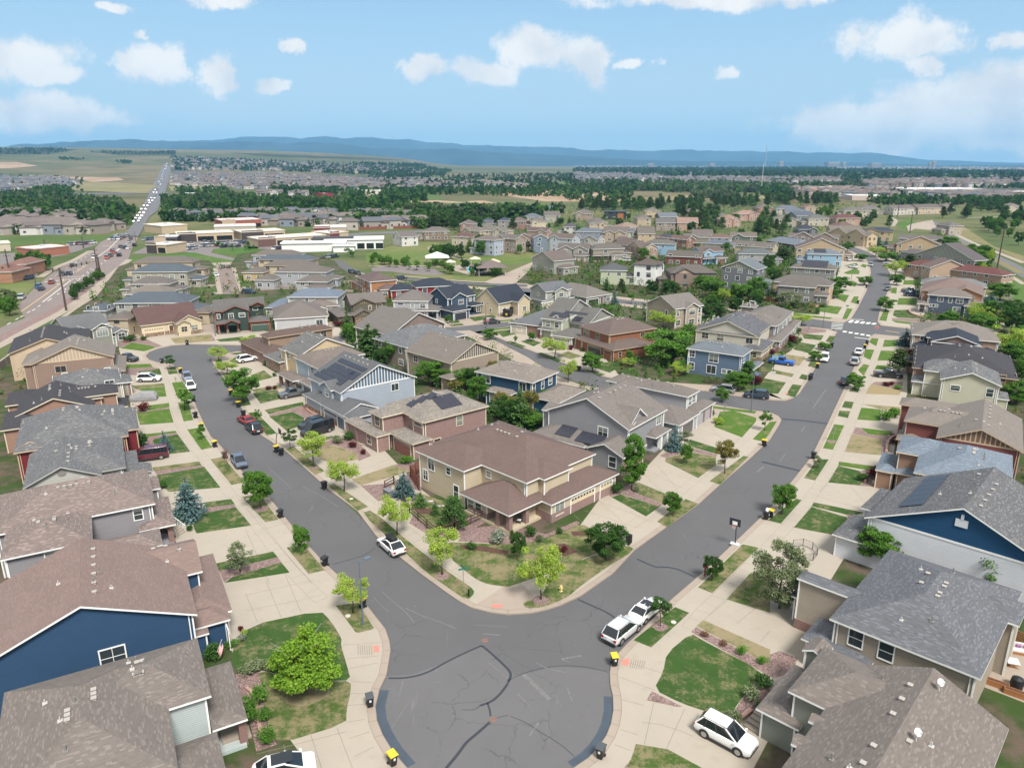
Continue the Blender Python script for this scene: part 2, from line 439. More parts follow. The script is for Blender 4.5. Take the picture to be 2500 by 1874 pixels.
# ---- street kerb lines (asphalt edges), in photograph pixels on the ground plane
Lw=px([(993,1874),(960,1836),(935,1795),(921,1760),(917,1725),(927,1684),(944,1649),(949,1620),(954,1588),(951,1565),(941,1536),(918,1507),(889,1469),(860,1435),(837,1416),(785,1367),(745,1323),(695,1262),(661,1219),(633,1198),(596,1158),(562,1112),(515,1066),(498,1034),(486,1008),(474,979),(463,956),(447,921),(437,907),(425,892),(411,887),(385,885),(365,879),(356,870),(365,860),(385,852),(420,844),(463,841),(521,842),(600,844),(660,843),(760,832),(870,814),(1000,804),(1115,798),(1184,791),(1251,785),(1330,776)])
Le=px([(1240,1501),(1198,1496),(1150,1484),(1120,1468),(1092,1449),(1025,1400),(976,1361),(918,1309),(872,1248),(802,1196),(745,1144),(695,1100),(637,1063),(601,1017),(569,962),(543,921),(523,892),(516,881),(518,874),(543,865),(581,858),(624,856),(700,853),(790,842),(900,823),(1010,814),(1110,809),(1147,807)])
Rw=px([(1240,1501),(1298,1497),(1335,1489),(1370,1478),(1419,1455),(1497,1400),(1550,1343),(1628,1287),(1706,1231),(1761,1181),(1830,1121),(1880,1074),(1903,1037),(1908,1025),(1900,1016),(1886,1010),(1860,1005),(1833,1002),(1743,988),(1600,968),(1480,951),(1419,941),(1358,918)])
mid_sw=px([(1358,918),(1290,874),(1215,835),(1147,807)])
Rw2=px([(1720,955),(1795,967),(1877,977),(1917,979),(1937,972),(1952,961),(1969,935),(2004,877),(2033,828),(2044,811)])
mid_ne=px([(1600,942),(1520,930),(1465,918),(1372,886),(1312,863),(1233,833),(1202,820),(1190,812),(1200,804),(1251,797),(1330,788)])
Re=px([(1402,1874),(1435,1852),(1460,1826),(1480,1796),(1491,1768),(1497,1735),(1496,1700),(1490,1675),(1488,1646),(1492,1620),(1505,1600),(1529,1574),(1561,1545),(1600,1505),(1639,1464),(1714,1400),(1790,1328),(1880,1242),(1929,1181),(1981,1115),(2022,1031),(2060,950),(2085,897),(2109,851),(2121,824),(2135,816),(2198,822),(2300,834),(2420,850)])
Re2=px([(2420,828),(2300,812),(2227,804),(2150,795),(2142,786),(2147,762),(2167,712),(2174,686),(2172,666),(2163,652),(2155,640),(2132,622),(2109,612),(2085,603)])
Rw3=px([(2060,606),(2074,611),(2086,617),(2104,626),(2115,634),(2124,650),(2126,666),(2121,690),(2115,712),(2092,756),(2077,780),(2060,788),(2040,787),(1975,778),(1800,760),(1576,738),(1512,731),(1300,706),(1240,699)])
Cs=px([(2044,811),(2025,804),(1950,796),(1800,776),(1576,748),(1512,741),(1310,716),(1240,709)])
BZ=.12
# ---- raised blocks
def blk(name,p):return slab(name,M_kerb,p,-.06,BZ)
bl=(P(0,868)[0]+2,P(0,868)[1])
blockW=[(-1.6,41.8),(-5,42.6)]+Lw+[P(1310,716),P(1240,709),P(1160,700),P(1000,690),P(900,672),P(826,646),P(700,640),P(560,640),P(330,655),P(262,690),P(180,752),P(95,812),P(0,880),(-120,60),(-60,15),(-1.6,15)]
blk('kerb_block',blockW)
blk('kerb_block',Rw+mid_sw[1:]+list(reversed(Le))[1:-1])
blk('kerb_block',Rw2+Cs+[P(1330,788)]+list(reversed(mid_ne))[1:])
blk('kerb_block',[(1.5,41.9)]+Re+[P(2520,862),(190,150),(90,30),(1.5,15)])
blk('kerb_block',Re2+[P(2105,598),P(2200,610),P(2300,650),P(2380,700),P(2480,770)])
blk('kerb_block',[P(1940,590)]+Rw3+[P(1180,690),P(1300,640),P(1500,600)])
# ---- asphalt
def street(pl,mat=M_asph,z=0.0):return sheet('road',mat,pl,z)
street(px([(930,1660),(900,1500),(700,1290),(480,1040),(330,900),(330,850),(380,835),(700,836),(900,805),(1120,790),(1330,772),(1340,796),(1250,802),(1160,815),(1000,822),(830,842),(700,860),(540,872),(520,885),(560,940),(640,1055),(790,1180),(900,1280),(1010,1385),(1090,1445),(1180,1485),(1250,1495)])+px([(1310,1490),(1400,1460),(1550,1335),(1800,1135),(1895,1050),(1890,1018),(1740,995),(1470,955),(1330,905),(1150,812),(1200,802),(1300,850),(1470,912),(1720,948),(1925,972),(1960,935),(2040,800),(2060,798),(2010,806),(1310,722),(1240,714),(1240,695),(1512,726),(1980,772),(2070,775),(2110,700),(2120,650),(2070,612),(2050,600),(2090,598),(2160,630),(2180,680),(2150,785),(2250,798),(2440,822),(2440,856),(2140,822),(1990,1110),(1890,1240),(1510,1620),(1515,1740),(1440,1890),(980,1890),(900,1730)]),z=0.0)
bulb=[(-1.5+11.5*math.cos(a*math.pi/24),52.3+11.2*math.sin(a*math.pi/24))for a in range(48)]
sheet('road',M_bulb,[G(2,1195,860),G(2,1400,850),G(2,1700,740),G(2,1990,600),G(2,2212,790),G(3,60,860),G(3,420,780),G(3,860,820),G(3,900,1100),G(3,830,1420),G(3,560,1700),G(2,1340,1700),G(2,1180,1470),G(2,1080,1250),G(2,1100,1050)],.004)
# sealed edge band, crack sealant and patches
mb=MB()
def crack(fr,s,wd,z=.008):strip(mb,smooth(poly(fr,s,0),2,False),wd,z)
crack(2,'1205,880 1330,880 1450,860 1560,820 1680,750 1820,680 1990,605',.22)
crack(2,'1990,605 2060,660 2212,800 3:30,850 3:0,920',.25)
crack(2,'2212,925 2150,1010 2080,1075 1975,1112',.25)
crack(2,'2040,1090 2060,1150 2065,1200',.16);crack(2,'2060,1250 1960,1340 1860,1420 1790,1520 1690,1640',.27)
crack(3,'0,900 100,850 250,800 450,772 650,780 850,830',.07);crack(3,'20,1200 150,1250 300,1350 450,1440 560,1540',.06)
crack(2,'2120,1215 2212,1190',.06);crack(2,'1975,1115 1920,1150 1830,1145',.07)
crack(3,'590,215 700,265 830,320 930,390',.22);crack(7,'1090,1430 1240,1500 1340,1497 1450,1520 1580,1585',.26)
crack(8,'150,250 250,255 400,270 560,292',.7);crack(8,'0,610 120,640 230,665 330,690',.6);crack(6,'740,1475 900,1430 1000,1400 1090,1340',.10);crack(5,'1780,290 1860,265 2020,245',.09)
crack(13,'890,490 980,488 1085,490',.5);crack(13,'880,420 1000,425 1080,430',.3)
tag(mb.build('crack_sealant',M_seal),kind='structure')
mb=MB()
strip(mb,offset(Lw[0:6],-.42),.8,.009);strip(mb,offset(Re[0:7],.42),.75,.009)
tag(mb.build('road_patch',M_sealb),kind='structure')
# kerb flow line and joints are laid on the concrete
mb=MB()
for pl,sg in((Lw[:43],1),(Le[:20],-1),(Rw[:18],1),(Re[:25],-1),(Rw2,1)):
 strip(mb,offset(pl,sg*.02),.05,BZ+.004)
 strip(mb,offset(pl,sg*.72),.035,BZ+.0125)
 for i in range(len(pl)-1):
  a,b=Vector(pl[i]),Vector(pl[i+1]);L=(b-a).length
  if L<.8 or math.hypot(*pl[i])>190:continue
  t=(b-a)/L;nn=Vector((-t.y,t.x))*sg;k=0.0
  while k<L:
   p=a+t*k;q=p+nn*.72
   strip(mb,[tuple(p),tuple(q)],.035,BZ+.0125);k+=3.0
tag(mb.build('kerb_joint',M_joint),kind='structure')
# ---- walks and drives: paler concrete between kerb and house fronts, then lawns over it
def band(name,mat,pl,sg,d0,d1,z):
 mb=MB();a=offset(pl,sg*d0);b=offset(pl,sg*d1)
 for i in range(len(pl)-1):mb.add([(*a[i],z),(*a[i+1],z),(*b[i+1],z),(*b[i],z)]if sg<0 else[(*b[i],z),(*b[i+1],z),(*a[i+1],z),(*a[i],z)])
 return tag(mb.build(name,mat),kind='structure')
def clip(pl,a,b):return pl[a:b]
band('driveway',M_drive,Lw[13:30],1,.75,16.5,BZ+.004);sheet('driveway',M_drive,offset(Lw[0:15],.75)+[P(600,1440,BZ),P(548,1560,BZ),P(660,1740,BZ),P(760,1900,BZ)],BZ+.0048);band('driveway',M_drive,Lw[32:44],1,.75,14,BZ+.004)
band('driveway',M_drive,Le[2:17],-1,.75,16,BZ+.004);band('driveway',M_drive,Rw[2:13],1,.75,15,BZ+.004)
band('driveway',M_drive,Re[13:25],-1,.75,16,BZ+.004);sheet('driveway',M_drive,offset(Re[0:15],-.75)+[P(1860,1460,BZ),P(1990,1590,BZ),P(1900,1760,BZ),P(1840,1900,BZ)],BZ+.0048);band('driveway',M_drive,Rw2[2:],1,.75,16,BZ+.004)
band('driveway',M_drive,Re2[3:12],-1,.75,15,BZ+.004);band('driveway',M_drive,Rw3[2:11],-1,.75,15,BZ+.004);band('driveway',M_drive,mid_ne[1:7],-1,.75,14,BZ+.004)
# yards behind the house fronts
YARDS=[]
def yard(p):YARDS.append(p);sheet('back_yard',M_yard,p,BZ+.008)
yl=offset(Lw[:30],15.0)
yard([P(760,1874,BZ),P(660,1740,BZ),P(548,1560,BZ),P(520,1440,BZ),P(420,1310,BZ),P(360,1210,BZ),P(345,1130,BZ),P(325,1040,BZ),P(315,960,BZ),P(305,905,BZ),P(290,850,BZ),P(330,812,BZ),P(520,790,BZ),P(660,810,BZ),P(870,775,BZ),P(1000,770,BZ),P(1250,760,BZ),P(1290,745,BZ),P(1240,713,BZ),P(900,680,BZ),P(700,650,BZ),P(330,665,BZ),P(190,752,BZ),P(0,890,BZ),(-100,50),(-50,20),(-14,20)])
yard([P(1030,1195,BZ),P(940,1100,BZ),P(880,1060,BZ),P(800,1010,BZ),P(730,960,BZ),P(690,920,BZ),P(640,890,BZ),P(680,860,BZ),P(960,830,BZ),P(1140,820,BZ),P(1360,935,BZ),P(1600,985,BZ),P(1735,1000,BZ),P(1640,1075,BZ),P(1530,1190,BZ),P(1470,1210,BZ),P(1380,1330,BZ),P(1200,1330,BZ)])
yard([P(1520,925,BZ),P(1465,860,BZ),P(1370,830,BZ),P(1270,800,BZ),P(1262,790,BZ),P(1320,720,BZ),P(1560,752,BZ),P(1900,795,BZ),P(1960,830,BZ),P(1900,880,BZ),P(1860,930,BZ),P(1810,945,BZ)])
yard([P(1840,1874,BZ),P(1900,1760,BZ),P(1990,1590,BZ),P(1970,1510,BZ),P(2080,1330,BZ),P(2140,1210,BZ),P(2180,1120,BZ),P(2195,1030,BZ),P(2215,960,BZ),P(2215,880,BZ),P(2235,830,BZ),P(2500,860,BZ),(180,150),(85,35),(20,20)])
yard([P(2240,806,BZ),P(2260,760,BZ),P(2235,720,BZ),P(2230,670,BZ),P(2180,630,BZ),P(2110,604,BZ),P(2200,612,BZ),P(2300,652,BZ),P(2380,705,BZ),P(2470,770,BZ)])
yard([P(2000,768,BZ),P(2010,735,BZ),P(2040,690,BZ),P(2050,650,BZ),P(2030,620,BZ),P(1980,598,BZ),P(1940,594,BZ),P(1500,604,BZ),P(1310,645,BZ),P(1260,690,BZ),P(1520,725,BZ),P(1800,755,BZ)])
# ---- lawns, rock beds (frame, polygon, kind)
LAWNS=[(2,'g','1:2080,440 630,308 720,400 810,545 802,600 850,760 888,900 700,900 400,880 100,800 1:1990,840 1:1945,660'),(2,'p','100,805 400,885 700,905 888,905 885,1000 850,1150 848,1262 262,1440 180,1290 140,960'),(2,'m','1:1985,850 100,805 140,960 180,1290 262,1440 90,1500 40,1280 1:1990,1290 1:2010,1000'),(2,'p','760,268 940,245 1000,330 1085,458 1060,470 950,497 925,490'),(5,'g','1775,1478 6:230,1368 6:270,1415 1850,1530'),(5,'m','1850,1530 6:270,1415 6:300,1458 1960,1585 1890,1625'),(5,'g','1960,1585 6:300,1458 6:370,1545 1895,1632'),(6,'p','345,1335 490,1310 665,1525 530,1557'),(5,'g','1620,1100 1740,1040 1990,995 2120,1148 1660,1215 1640,1180'),(5,'m','1730,1000 1980,968 1990,995 1740,1038 1620,1098 1600,1060'),(5,'g','1715,955 1950,925 1980,967 1740,999'),(5,'g','1320,725 1725,655 1860,828 1425,865 1340,790'),(5,'m','1300,692 1700,640 1725,655 1325,722'),(5,'p','1285,660 1680,608 1700,640 1300,691'),(5,'g','1300,420 1500,380 1605,525 1400,548 1320,510 1290,440'),(5,'m','1230,400 1490,365 1500,379 1300,419 1290,440 1318,512 1270,505 1250,480'),(5,'l','1215,380 1480,350 1492,364 1250,399'),(5,'l','1155,200 1430,165 1465,280 1180,300'),(5,'m','1150,190 1255,180 1430,150 1430,164 1155,199'),(5,'l','1230,140 1425,115 1430,149 1255,179'),(9,'l','1150,1210 1390,1190 1405,1270 1300,1275 1240,1230'),(9,'p','1110,1180 1385,1160 1390,1188 1150,1209'),(9,'g','1160,1060 1345,1035 1365,1085 1200,1092'),(9,'l','1065,1000 1270,995 1290,1022 1070,1034'),(9,'m','1070,1036 1290,1024 1345,1034 1160,1059 1150,1090 1070,1090'),(9,'l','1020,865 1110,815 1290,845 1310,860 1220,890'),(9,'m','980,830 1040,805 1120,770 1240,790 1370,845 1312,860 1290,843 1110,813 1018,863'),(9,'d','1435,780 1780,745 1785,805 1480,825'),(9,'m','1782,745 1820,800 1787,805'),(10,'g','95,790 320,765 330,800 130,808'),(5,'p','2040,905 2190,880 6:275,1097 6:165,1120'),(5,'p','1775,590 1880,570 2060,780 1955,808'),(5,'l','1580,340 1680,325 1790,490 1700,510'),(5,'l','1500,110 1590,105 1630,260 1550,270'),(9,'l','1450,1155 1545,1145 1575,1240 1500,1290'),(9,'g','1405,1030 1480,1020 1500,1075 1425,1085'),(6,'p','975,1045 1065,1015 1380,1290 2:1730,0 2:1900,110 2:1935,160 2:1868,228 2:1640,70 2:1540,0 1300,1340'),(6,'p','700,815 745,795 1035,990 945,1022'),(6,'p','330,500 405,482 665,690 585,720'),(6,'g','20,200 85,190 260,370 180,390'),(10,'g','250,1275 350,1260 390,1340 300,1355'),(10,'p','150,1080 220,1070 260,1180 200,1180'),(10,'l','85,960 140,955 150,1000 110,1015'),(10,'g','405,1240 610,1215 660,1285 470,1330'),(10,'g','505,1385 830,1315 835,1345 540,1420'),(10,'g','545,1440 740,1400 840,1450 830,1510 690,1560'),(10,'m','545,1422 838,1347 900,1380 900,1450 850,1500 842,1448 740,1398 545,1438'),(10,'p','390,1090 500,1050 575,1110 410,1150'),(10,'l','205,975 270,930 350,920 260,990'),(10,'p','380,1215 640,1170 700,1190 440,1238'),(10,'g','210,908 380,890 380,902 260,918'),(6,'d','640,500 730,470 940,540 950,590 860,610 740,640 600,570'),(6,'m','720,420 900,400 1060,560 952,605 942,540 740,468 640,498 600,470'),(6,'d','890,760 1240,640 1400,690 970,810'),(6,'m','970,812 1250,790 1180,920 1120,945'),(6,'m','1242,640 1400,610 1480,640 1480,860 1250,790 1400,692'),(6,'g','500,440 730,390 740,410 520,480'),(6,'p','1390,960 1450,870 1660,940 1830,1130 1760,1190 1560,1190 1400,1050'),(6,'m','1380,1130 1410,1060 1560,1195 1760,1192 1832,1130 1900,1060 2020,1070 2020,1120 1800,1250 1600,1260'),(6,'p','1700,1290 1790,1290 2212,1310 7:220,1290 7:500,1190 7:600,1130 7:760,1200 7:980,1340 7:700,1390 7:430,1550 3:330,0 3:0,110 2:2212,110 2:2050,90 2:1960,55 2:1880,0 1720,1420'),(6,'m','1790,1282 1850,1180 2212,1130 7:170,1180 7:320,1222 7:580,1110 7:612,1128 7:500,1182 7:220,1286 2212,1306'),(3,'p','125,240 290,195 7:360,1530 7:780,1385 7:1000,1310 7:1075,1355 7:850,1490 7:640,1638 500,200 300,282 150,292'),(7,'p','1260,1115 1500,925 1605,965 1340,1163'),(7,'p','1700,775 1990,560 2030,570 1790,802'),(7,'l','2065,420 2212,275 8:125,270 8:60,380 2150,440'),(7,'g','875,910 950,885 1280,990 1165,1072'),(7,'p','1065,800 1100,785 1330,880 1310,965 1080,870'),(7,'m','800,795 860,850 1060,800 1078,868 1308,968 1282,990 955,882 870,905 820,870'),(7,'p','1330,580 1540,530 1755,570 1755,640 1605,747 1330,610'),(7,'g','1500,440 1560,430 1780,500 1775,550 1560,488'),(7,'m','1545,490 1770,552 1757,568 1545,526 1330,576 1280,560 1400,500'),(7,'l','1740,310 1790,190 1900,180 2095,240 2095,270 1975,405 1750,320'),(7,'l','1720,140 2100,185 2080,205 1730,160'),(3,'g','1060,560 1410,280 1530,330 1210,620'),(3,'p','1605,115 7:1980,1308 7:2115,1335 1725,163'),(8,'g','50,1105 290,920 335,935 160,1132'),(8,'g','355,748 470,590 565,590 450,768'),(8,'l','515,497 610,295 695,305 600,510'),(8,'g','640,225 655,180 745,185 725,243'),(8,'g','675,150 700,100 775,108 755,165'),(13,'g','735,1400 790,1340 840,1340 810,1410'),(13,'l','810,1220 860,1170 905,1180 860,1270'),(13,'l','860,1110 870,1045 950,1050 915,1135'),(13,'l','905,985 930,950 985,955 965,1020'),(3,'g','1545,500 1640,560 2160,830 2100,900 1950,1080 1880,1190 1700,1170 1460,1090 1230,975 1310,830 1340,670'),(3,'m','1545,490 1590,450 2212,772 2212,1000 2150,830 1640,545'),(3,'d','1590,440 1650,390 2212,640 2212,770'),(3,'m','1170,1065 1215,990 1470,1120 1420,1120'),(3,'p','1080,1435 1350,1480 1640,1638 1000,1638 1040,1560'),(3,'m','1040,1562 1200,1638 980,1638'),(3,'m','2105,905 2212,950 2212,1200 1890,1200 1955,1082'),(3,'p','1845,215 2040,0 2212,0 2212,330'),(4,'m','10,700 150,650 300,710 260,830 100,880 0,820'),(8,'g','270,1165 420,990 720,1080 722,1160 650,1235'),(8,'g','420,985 440,953 865,1040 762,1068'),(8,'m','722,1064 765,1075 690,1250 652,1238 724,1160'),(8,'g','560,785 645,645 830,690 870,750 830,812'),(8,'l','650,610 960,650 960,690 645,642'),(8,'m','835,690 960,650 1000,720 990,820 835,815 872,750'),(8,'d','700,527 760,378 1010,420 1000,555'),(8,'m','765,375 790,320 828,325 900,382 1100,392 1050,430 1030,555 1002,555 1012,420'),(8,'l','832,325 1110,355 1060,390 900,380'),(8,'l','805,255 840,155 1000,170 1000,268'),(8,'d','850,125 1165,150 1160,200 1000,168'),(13,'y','875,1420 920,1340 1180,1390 1160,1430'),(13,'m','920,1338 960,1320 1190,1320 1182,1388'),(13,'l','950,1215 970,1180 1090,1180 1080,1215'),(13,'l','975,1140 1005,1055 1130,1060 1115,1140'),(13,'l','1020,1025 1035,965 1150,970 1140,1020'),(13,'l','990,800 1030,715 1075,715 1050,808'),(13,'g','1105,760 1120,715 1230,712 1260,740 1400,790 1150,780'),(13,'m','1100,782 1400,792 1500,832 1095,798'),(13,'l','1095,800 1480,835 1400,852 1130,820'),(13,'l','1140,670 1155,613 1310,615 1305,672'),(13,'l','1175,550 1190,527 1285,527 1285,550'),(13,'l','1190,500 1200,462 1290,462 1285,502'),(13,'l','1085,570 1100,525 1140,525 1135,577'),(12,'m','1700,870 1740,860 1920,880 1925,900 1700,920'),(12,'g','1715,912 1905,930 1880,970 1740,955'),(12,'g','1920,980 1955,930 2005,940 1965,990'),(12,'g','1645,1045 1700,985 1840,1010 1785,1080'),(12,'g','1770,1190 1800,1130 1870,1140 1840,1200'),(12,'d','1480,1075 1750,1110 1700,1185 1480,1130'),(12,'p','1370,1210 1390,1195 1655,1255 1635,1280 1380,1225'),(12,'g','1695,1290 1720,1255 1770,1265 1755,1305'),(12,'g','1150,1400 1400,1290 1585,1325 1520,1420 1200,1405'),(12,'g','1585,1430 1640,1340 1720,1350 1660,1450'),(12,'l','1820,720 1900,670 2060,690 2020,750'),(12,'l','2060,790 2100,700 2150,705 2100,790'),(12,'l','1650,740 1980,780 1960,790 1650,765'),(12,'l','2130,650 2160,600 2200,600 2185,660'),(12,'l','2000,610 2020,575 2120,590 2085,650'),(12,'l','2085,490 2100,470 2185,480 2170,520'),(13,'l','690,400 790,360 825,385 820,412 720,412'),(13,'l','830,345 850,325 885,335 875,360'),(13,'l','690,340 800,318 815,340 760,352'),(11,'g','520,720 670,705 705,740 580,770'),(11,'g','605,810 640,800 780,850 740,862'),(11,'g','730,805 800,790 905,815 840,848'),(11,'g','870,905 905,900 1080,965 1045,978'),(11,'p','1040,920 1130,890 1250,930 1150,955'),(11,'g','1330,1020 1400,985 1500,980 1600,1005 1480,1070'),(11,'g','1230,1030 1270,1040 1450,1085 1400,1098'),(11,'l','500,700 660,682 670,695 520,712'),(11,'g','290,605 500,580 525,605 340,637'),(11,'g','140,630 190,615 220,645 170,655'),(11,'g','120,665 230,655 255,668 150,680'),(11,'l','440,640 660,618 665,632 360,655'),(11,'g','1440,500 1560,490 1590,510 1470,535'),(10,'g','2060,640 2110,610 2150,640 2080,655'),(6,'b','1810,1310 2000,1320 2212,1365 2212,1400 2020,1370 1820,1345'),(7,'b','530,1200 690,1190 700,1225 550,1240'),(7,'b','390,1310 480,1300 590,1370 480,1410 400,1370'),(6,'b','1420,1000 1600,1010 1640,1060 1450,1050'),(10,'g','1160,690 1200,675 1235,720 1175,730'),(10,'g','1175,740 1250,738 1265,752 1190,758'),]
M_lawn['b']=M_bark
for i,(fr,k,s)in enumerate(LAWNS):
 p=poly(fr,s,BZ)
 if k in 'm':sheet('rock_bed',M_mulch,p,BZ+.010+.0003*(i%18))
 else:sheet('lawn',M_lawn[k],smooth(p,1)if len(p)>8 else p,BZ+.0165+.0004*(i%7)+(.004 if k=='b' else 0))
 # walk pavement joints: cross lines on the sidewalks
mb=MB()
for pl,sg,a,b in((Lw[13:29],1,2.95,4.5),(Le[4:16],-1,2.95,4.5),(Rw[4:12],1,2.9,4.4),(Re[13:24],-1,2.9,4.4),(Rw2[3:],1,2.9,4.4)):
 oa=offset(pl,sg*a);ob=offset(pl,sg*b)
 strip(mb,oa,.03,BZ+.0085);strip(mb,ob,.03,BZ+.0085)
 for i in range(len(pl)-1):
  L=math.dist(oa[i],oa[i+1]);m_=max(1,int(L/1.6))
  for k in range(m_):
   t=k/m_
   p=tuple(oa[i][j]+(oa[i+1][j]-oa[i][j])*t for j in(0,1));q=tuple(ob[i][j]+(ob[i+1][j]-ob[i][j])*t for j in(0,1))
   strip(mb,[p,q],.03,BZ+.0085)
def jl(fr,s):strip(mb,poly(fr,s,BZ),.045,BZ+.0085)
for fr,s in((2,'0,170 100,410'),(2,'170,60 300,370'),(2,'330,0 470,330'),(2,'0,180 360,100 580,50'),(2,'0,310 420,230 640,180'),(2,'320,1440 350,1560'),(2,'550,1360 640,1638'),(2,'770,1300 900,1638'),(2,'90,1520 850,1330'),(2,'820,600 1140,580'),(2,'820,720 1130,690'),(2,'870,800 1120,750'),(2,'890,905 1080,920'),(2,'880,1010 1100,1010'),(2,'850,1110 1000,1100'),(2,'860,1250 1005,1225'),(2,'870,1390 1050,1330'),(2,'920,1540 1080,1460'),(3,'1230,1090 1150,1440'),(3,'1490,1140 1340,1470'),(3,'1130,1250 1280,1270 1450,1320 1560,1370'),(3,'950,1310 1100,1360'),(3,'900,1440 1040,1490'),(3,'960,1060 1150,1110'),(3,'940,870 1240,980'),(3,'960,730 1310,840'),(3,'1640,390 1960,570'),(3,'2100,280 1930,420'),(3,'1700,350 1860,215'),(3,'2212,480 2130,570'),(6,'0,1185 200,1640'),(6,'0,1000 560,1640'),(6,'120,1190 390,1110'),(6,'900,690 1050,650 1250,570'),(7,'560,1060 690,1180'),(7,'640,1020 1100,1170'),(7,'780,950 960,1110'),(7,'700,920 1140,1080'),(7,'1150,720 1300,860'),(7,'1260,640 1430,840'),(7,'1170,680 1470,830'),(7,'1600,330 1900,440'),(7,'1720,330 1850,470'),(8,'480,870 560,790'),(8,'740,810 900,990'),(8,'420,890 860,1010')):
 jl(fr,s)
tag(mb.build('pavement_joint',M_joint),kind='structure')
# red tactile pads of the kerb ramps
for fr,s in((2,'1075,605 1120,605 1128,660 1078,660'),(2,'2078,255 2165,260 2165,288 2078,285'),(3,'965,720 1030,710 1015,780 960,765'),(12,'1580,1405 1600,1408 1598,1425 1575,1422')):
 sheet('kerb_ramp_pad',M_pink,poly(fr,s,BZ),BZ+.02)
for x0,x1,vs in((940,1070,0),):
 mb=MB()
 for k in range(7):
  a=G(2,945+k*19,602,BZ);b=G(2,950+k*19,684,BZ);strip(mb,[a,b],.05,BZ+.0205)
 for k in range(7):
  a=G(3,1045+k*19,722+k*2,BZ);b=G(3,1030+k*18,795+k*2,BZ);strip(mb,[a,b],.05,BZ+.0205)
 tag(mb.build('ramp_groove',M_joint),kind='structure')
 # light tyre streaks on the bend, centre marks
mb=MB()
for fr,s,wd in((2,'1150,150 1250,240 1350,320 1420,410',.10),(2,'1350,290 1500,360 1650,410 1770,460',.13),(2,'1080,200 1200,320',.07),(2,'1420,265 1440,280',.10),(2,'2000,505 2150,518',.16),(2,'1920,430 2212,450',.08),(3,'240,750 330,800 480,830',.12),(3,'450,720 620,690',.25),(3,'460,725 520,745',.15),(2,'1330,890 1295,1030',.12),(2,'2050,750 2212,880',.10),(2,'1230,1300 1390,1060',.07),(3,'130,850 220,930 350,1060',.45),(3,'80,1010 180,1110',.14),(3,'500,960 545,1075',.14),(3,'180,1370 260,1250',.16),(6,'480,820 640,900 780,990',.12),(6,'190,660 390,840',.10),(8,'430,160 480,90 540,0',.22),(8,'150,610 200,540',.14),(8,'330,360 365,310',.2),(7,'2100,700 2160,650',.3)):
 strip(mb,smooth(poly(fr,s,0),1,False),wd,.0105)
tag(mb.build('tyre_streak',plain((.137,.133,.132),.9,var=.25)),kind='structure')
# crosswalk bars and stop lines
mb=MB()
for k in range(5):
 a=G(13,765+k*48,800+k*6);b=G(13,740+k*49,820+k*4);strip(mb,[a,b],1.0,.009)
for k in range(5):
 a=G(13,705+k*49,892+k*8);b=G(13,690+k*50+5,902+k*8);strip(mb,[a,b],1.0,.009)
for k in range(5):
 a=G(13,590+k*0-2*k,825+k*12);b=G(13,690-3*k,829+k*12);strip(mb,[a,b],.55,.009)
strip(mb,[G(13,755,792),G(13,858,797)],.5,.009);strip(mb,[G(13,782,944),G(13,895,958)],.5,.009)
tag(mb.build('crosswalk_marking',M_paint),kind='structure')
mb=MB();strip(mb,[G(13,1045,890),G(13,1160,905)],.4,.009);tag(mb.build('centre_line',M_ypaint),kind='structure')
# == HOUSES
def win_mesh(w,h,kind,trim):
 key=('win',round(w,2),round(h,2),kind,trim.name)
 def mk():
  f=MB();g=MB();t=.11;d=.06
  f.box(-w/2-t,-d,-h/2-t,-w/2,0,h/2+t);f.box(w/2,-d,-h/2-t,w/2+t,0,h/2+t)
  f.box(-w/2,-d,h/2,w/2,0,h/2+t);f.box(-w/2,-d-.02,-h/2-t,w/2,0,-h/2)
  m=.05
  if kind in('d','q'):f.box(-w/2,-.045,-m/2,w/2,0,m/2)
  if kind in('s','q'):f.box(-m/2,-.046,-h/2,m/2,0,h/2)
  if kind=='g':
   for k in(-1,0,1):f.box(k*w/4-m/2,-.045,-h/2,k*w/4+m/2,0,h/2)
   f.box(-w/2,-.046,h*.18,w/2,0,h*.18+m)
  g.box(-w/2,-.02,-h/2,w/2,.0,h/2)
  return f.mesh('window',trim),g.mesh('pane',glassm())
 return inst(key,mk)
def garage_mesh(w,h,col):
 key=('gar',w,h,col)
 def mk():
  a=MB();b=MB()
  a.box(-w/2,-.05,0,w/2,0,h)
  for k in range(1,4):a.box(-w/2,-.062,h*k/4-.02,w/2,-.05,h*k/4+.01)
  nn=max(3,int(w/.6))
  b.box(-w/2+.12,-.062,h*.80,w/2-.12,-.05,h*.94)
  for k in range(nn+1):
   x=-w/2+w*k/nn;a.box(x-.10,-.07,h*.79,x+.10,-.05,h*.95)
  return a.mesh('garage_door',plain(col,.5)),b.mesh('door_window',glassm())
 return inst(key,mk)
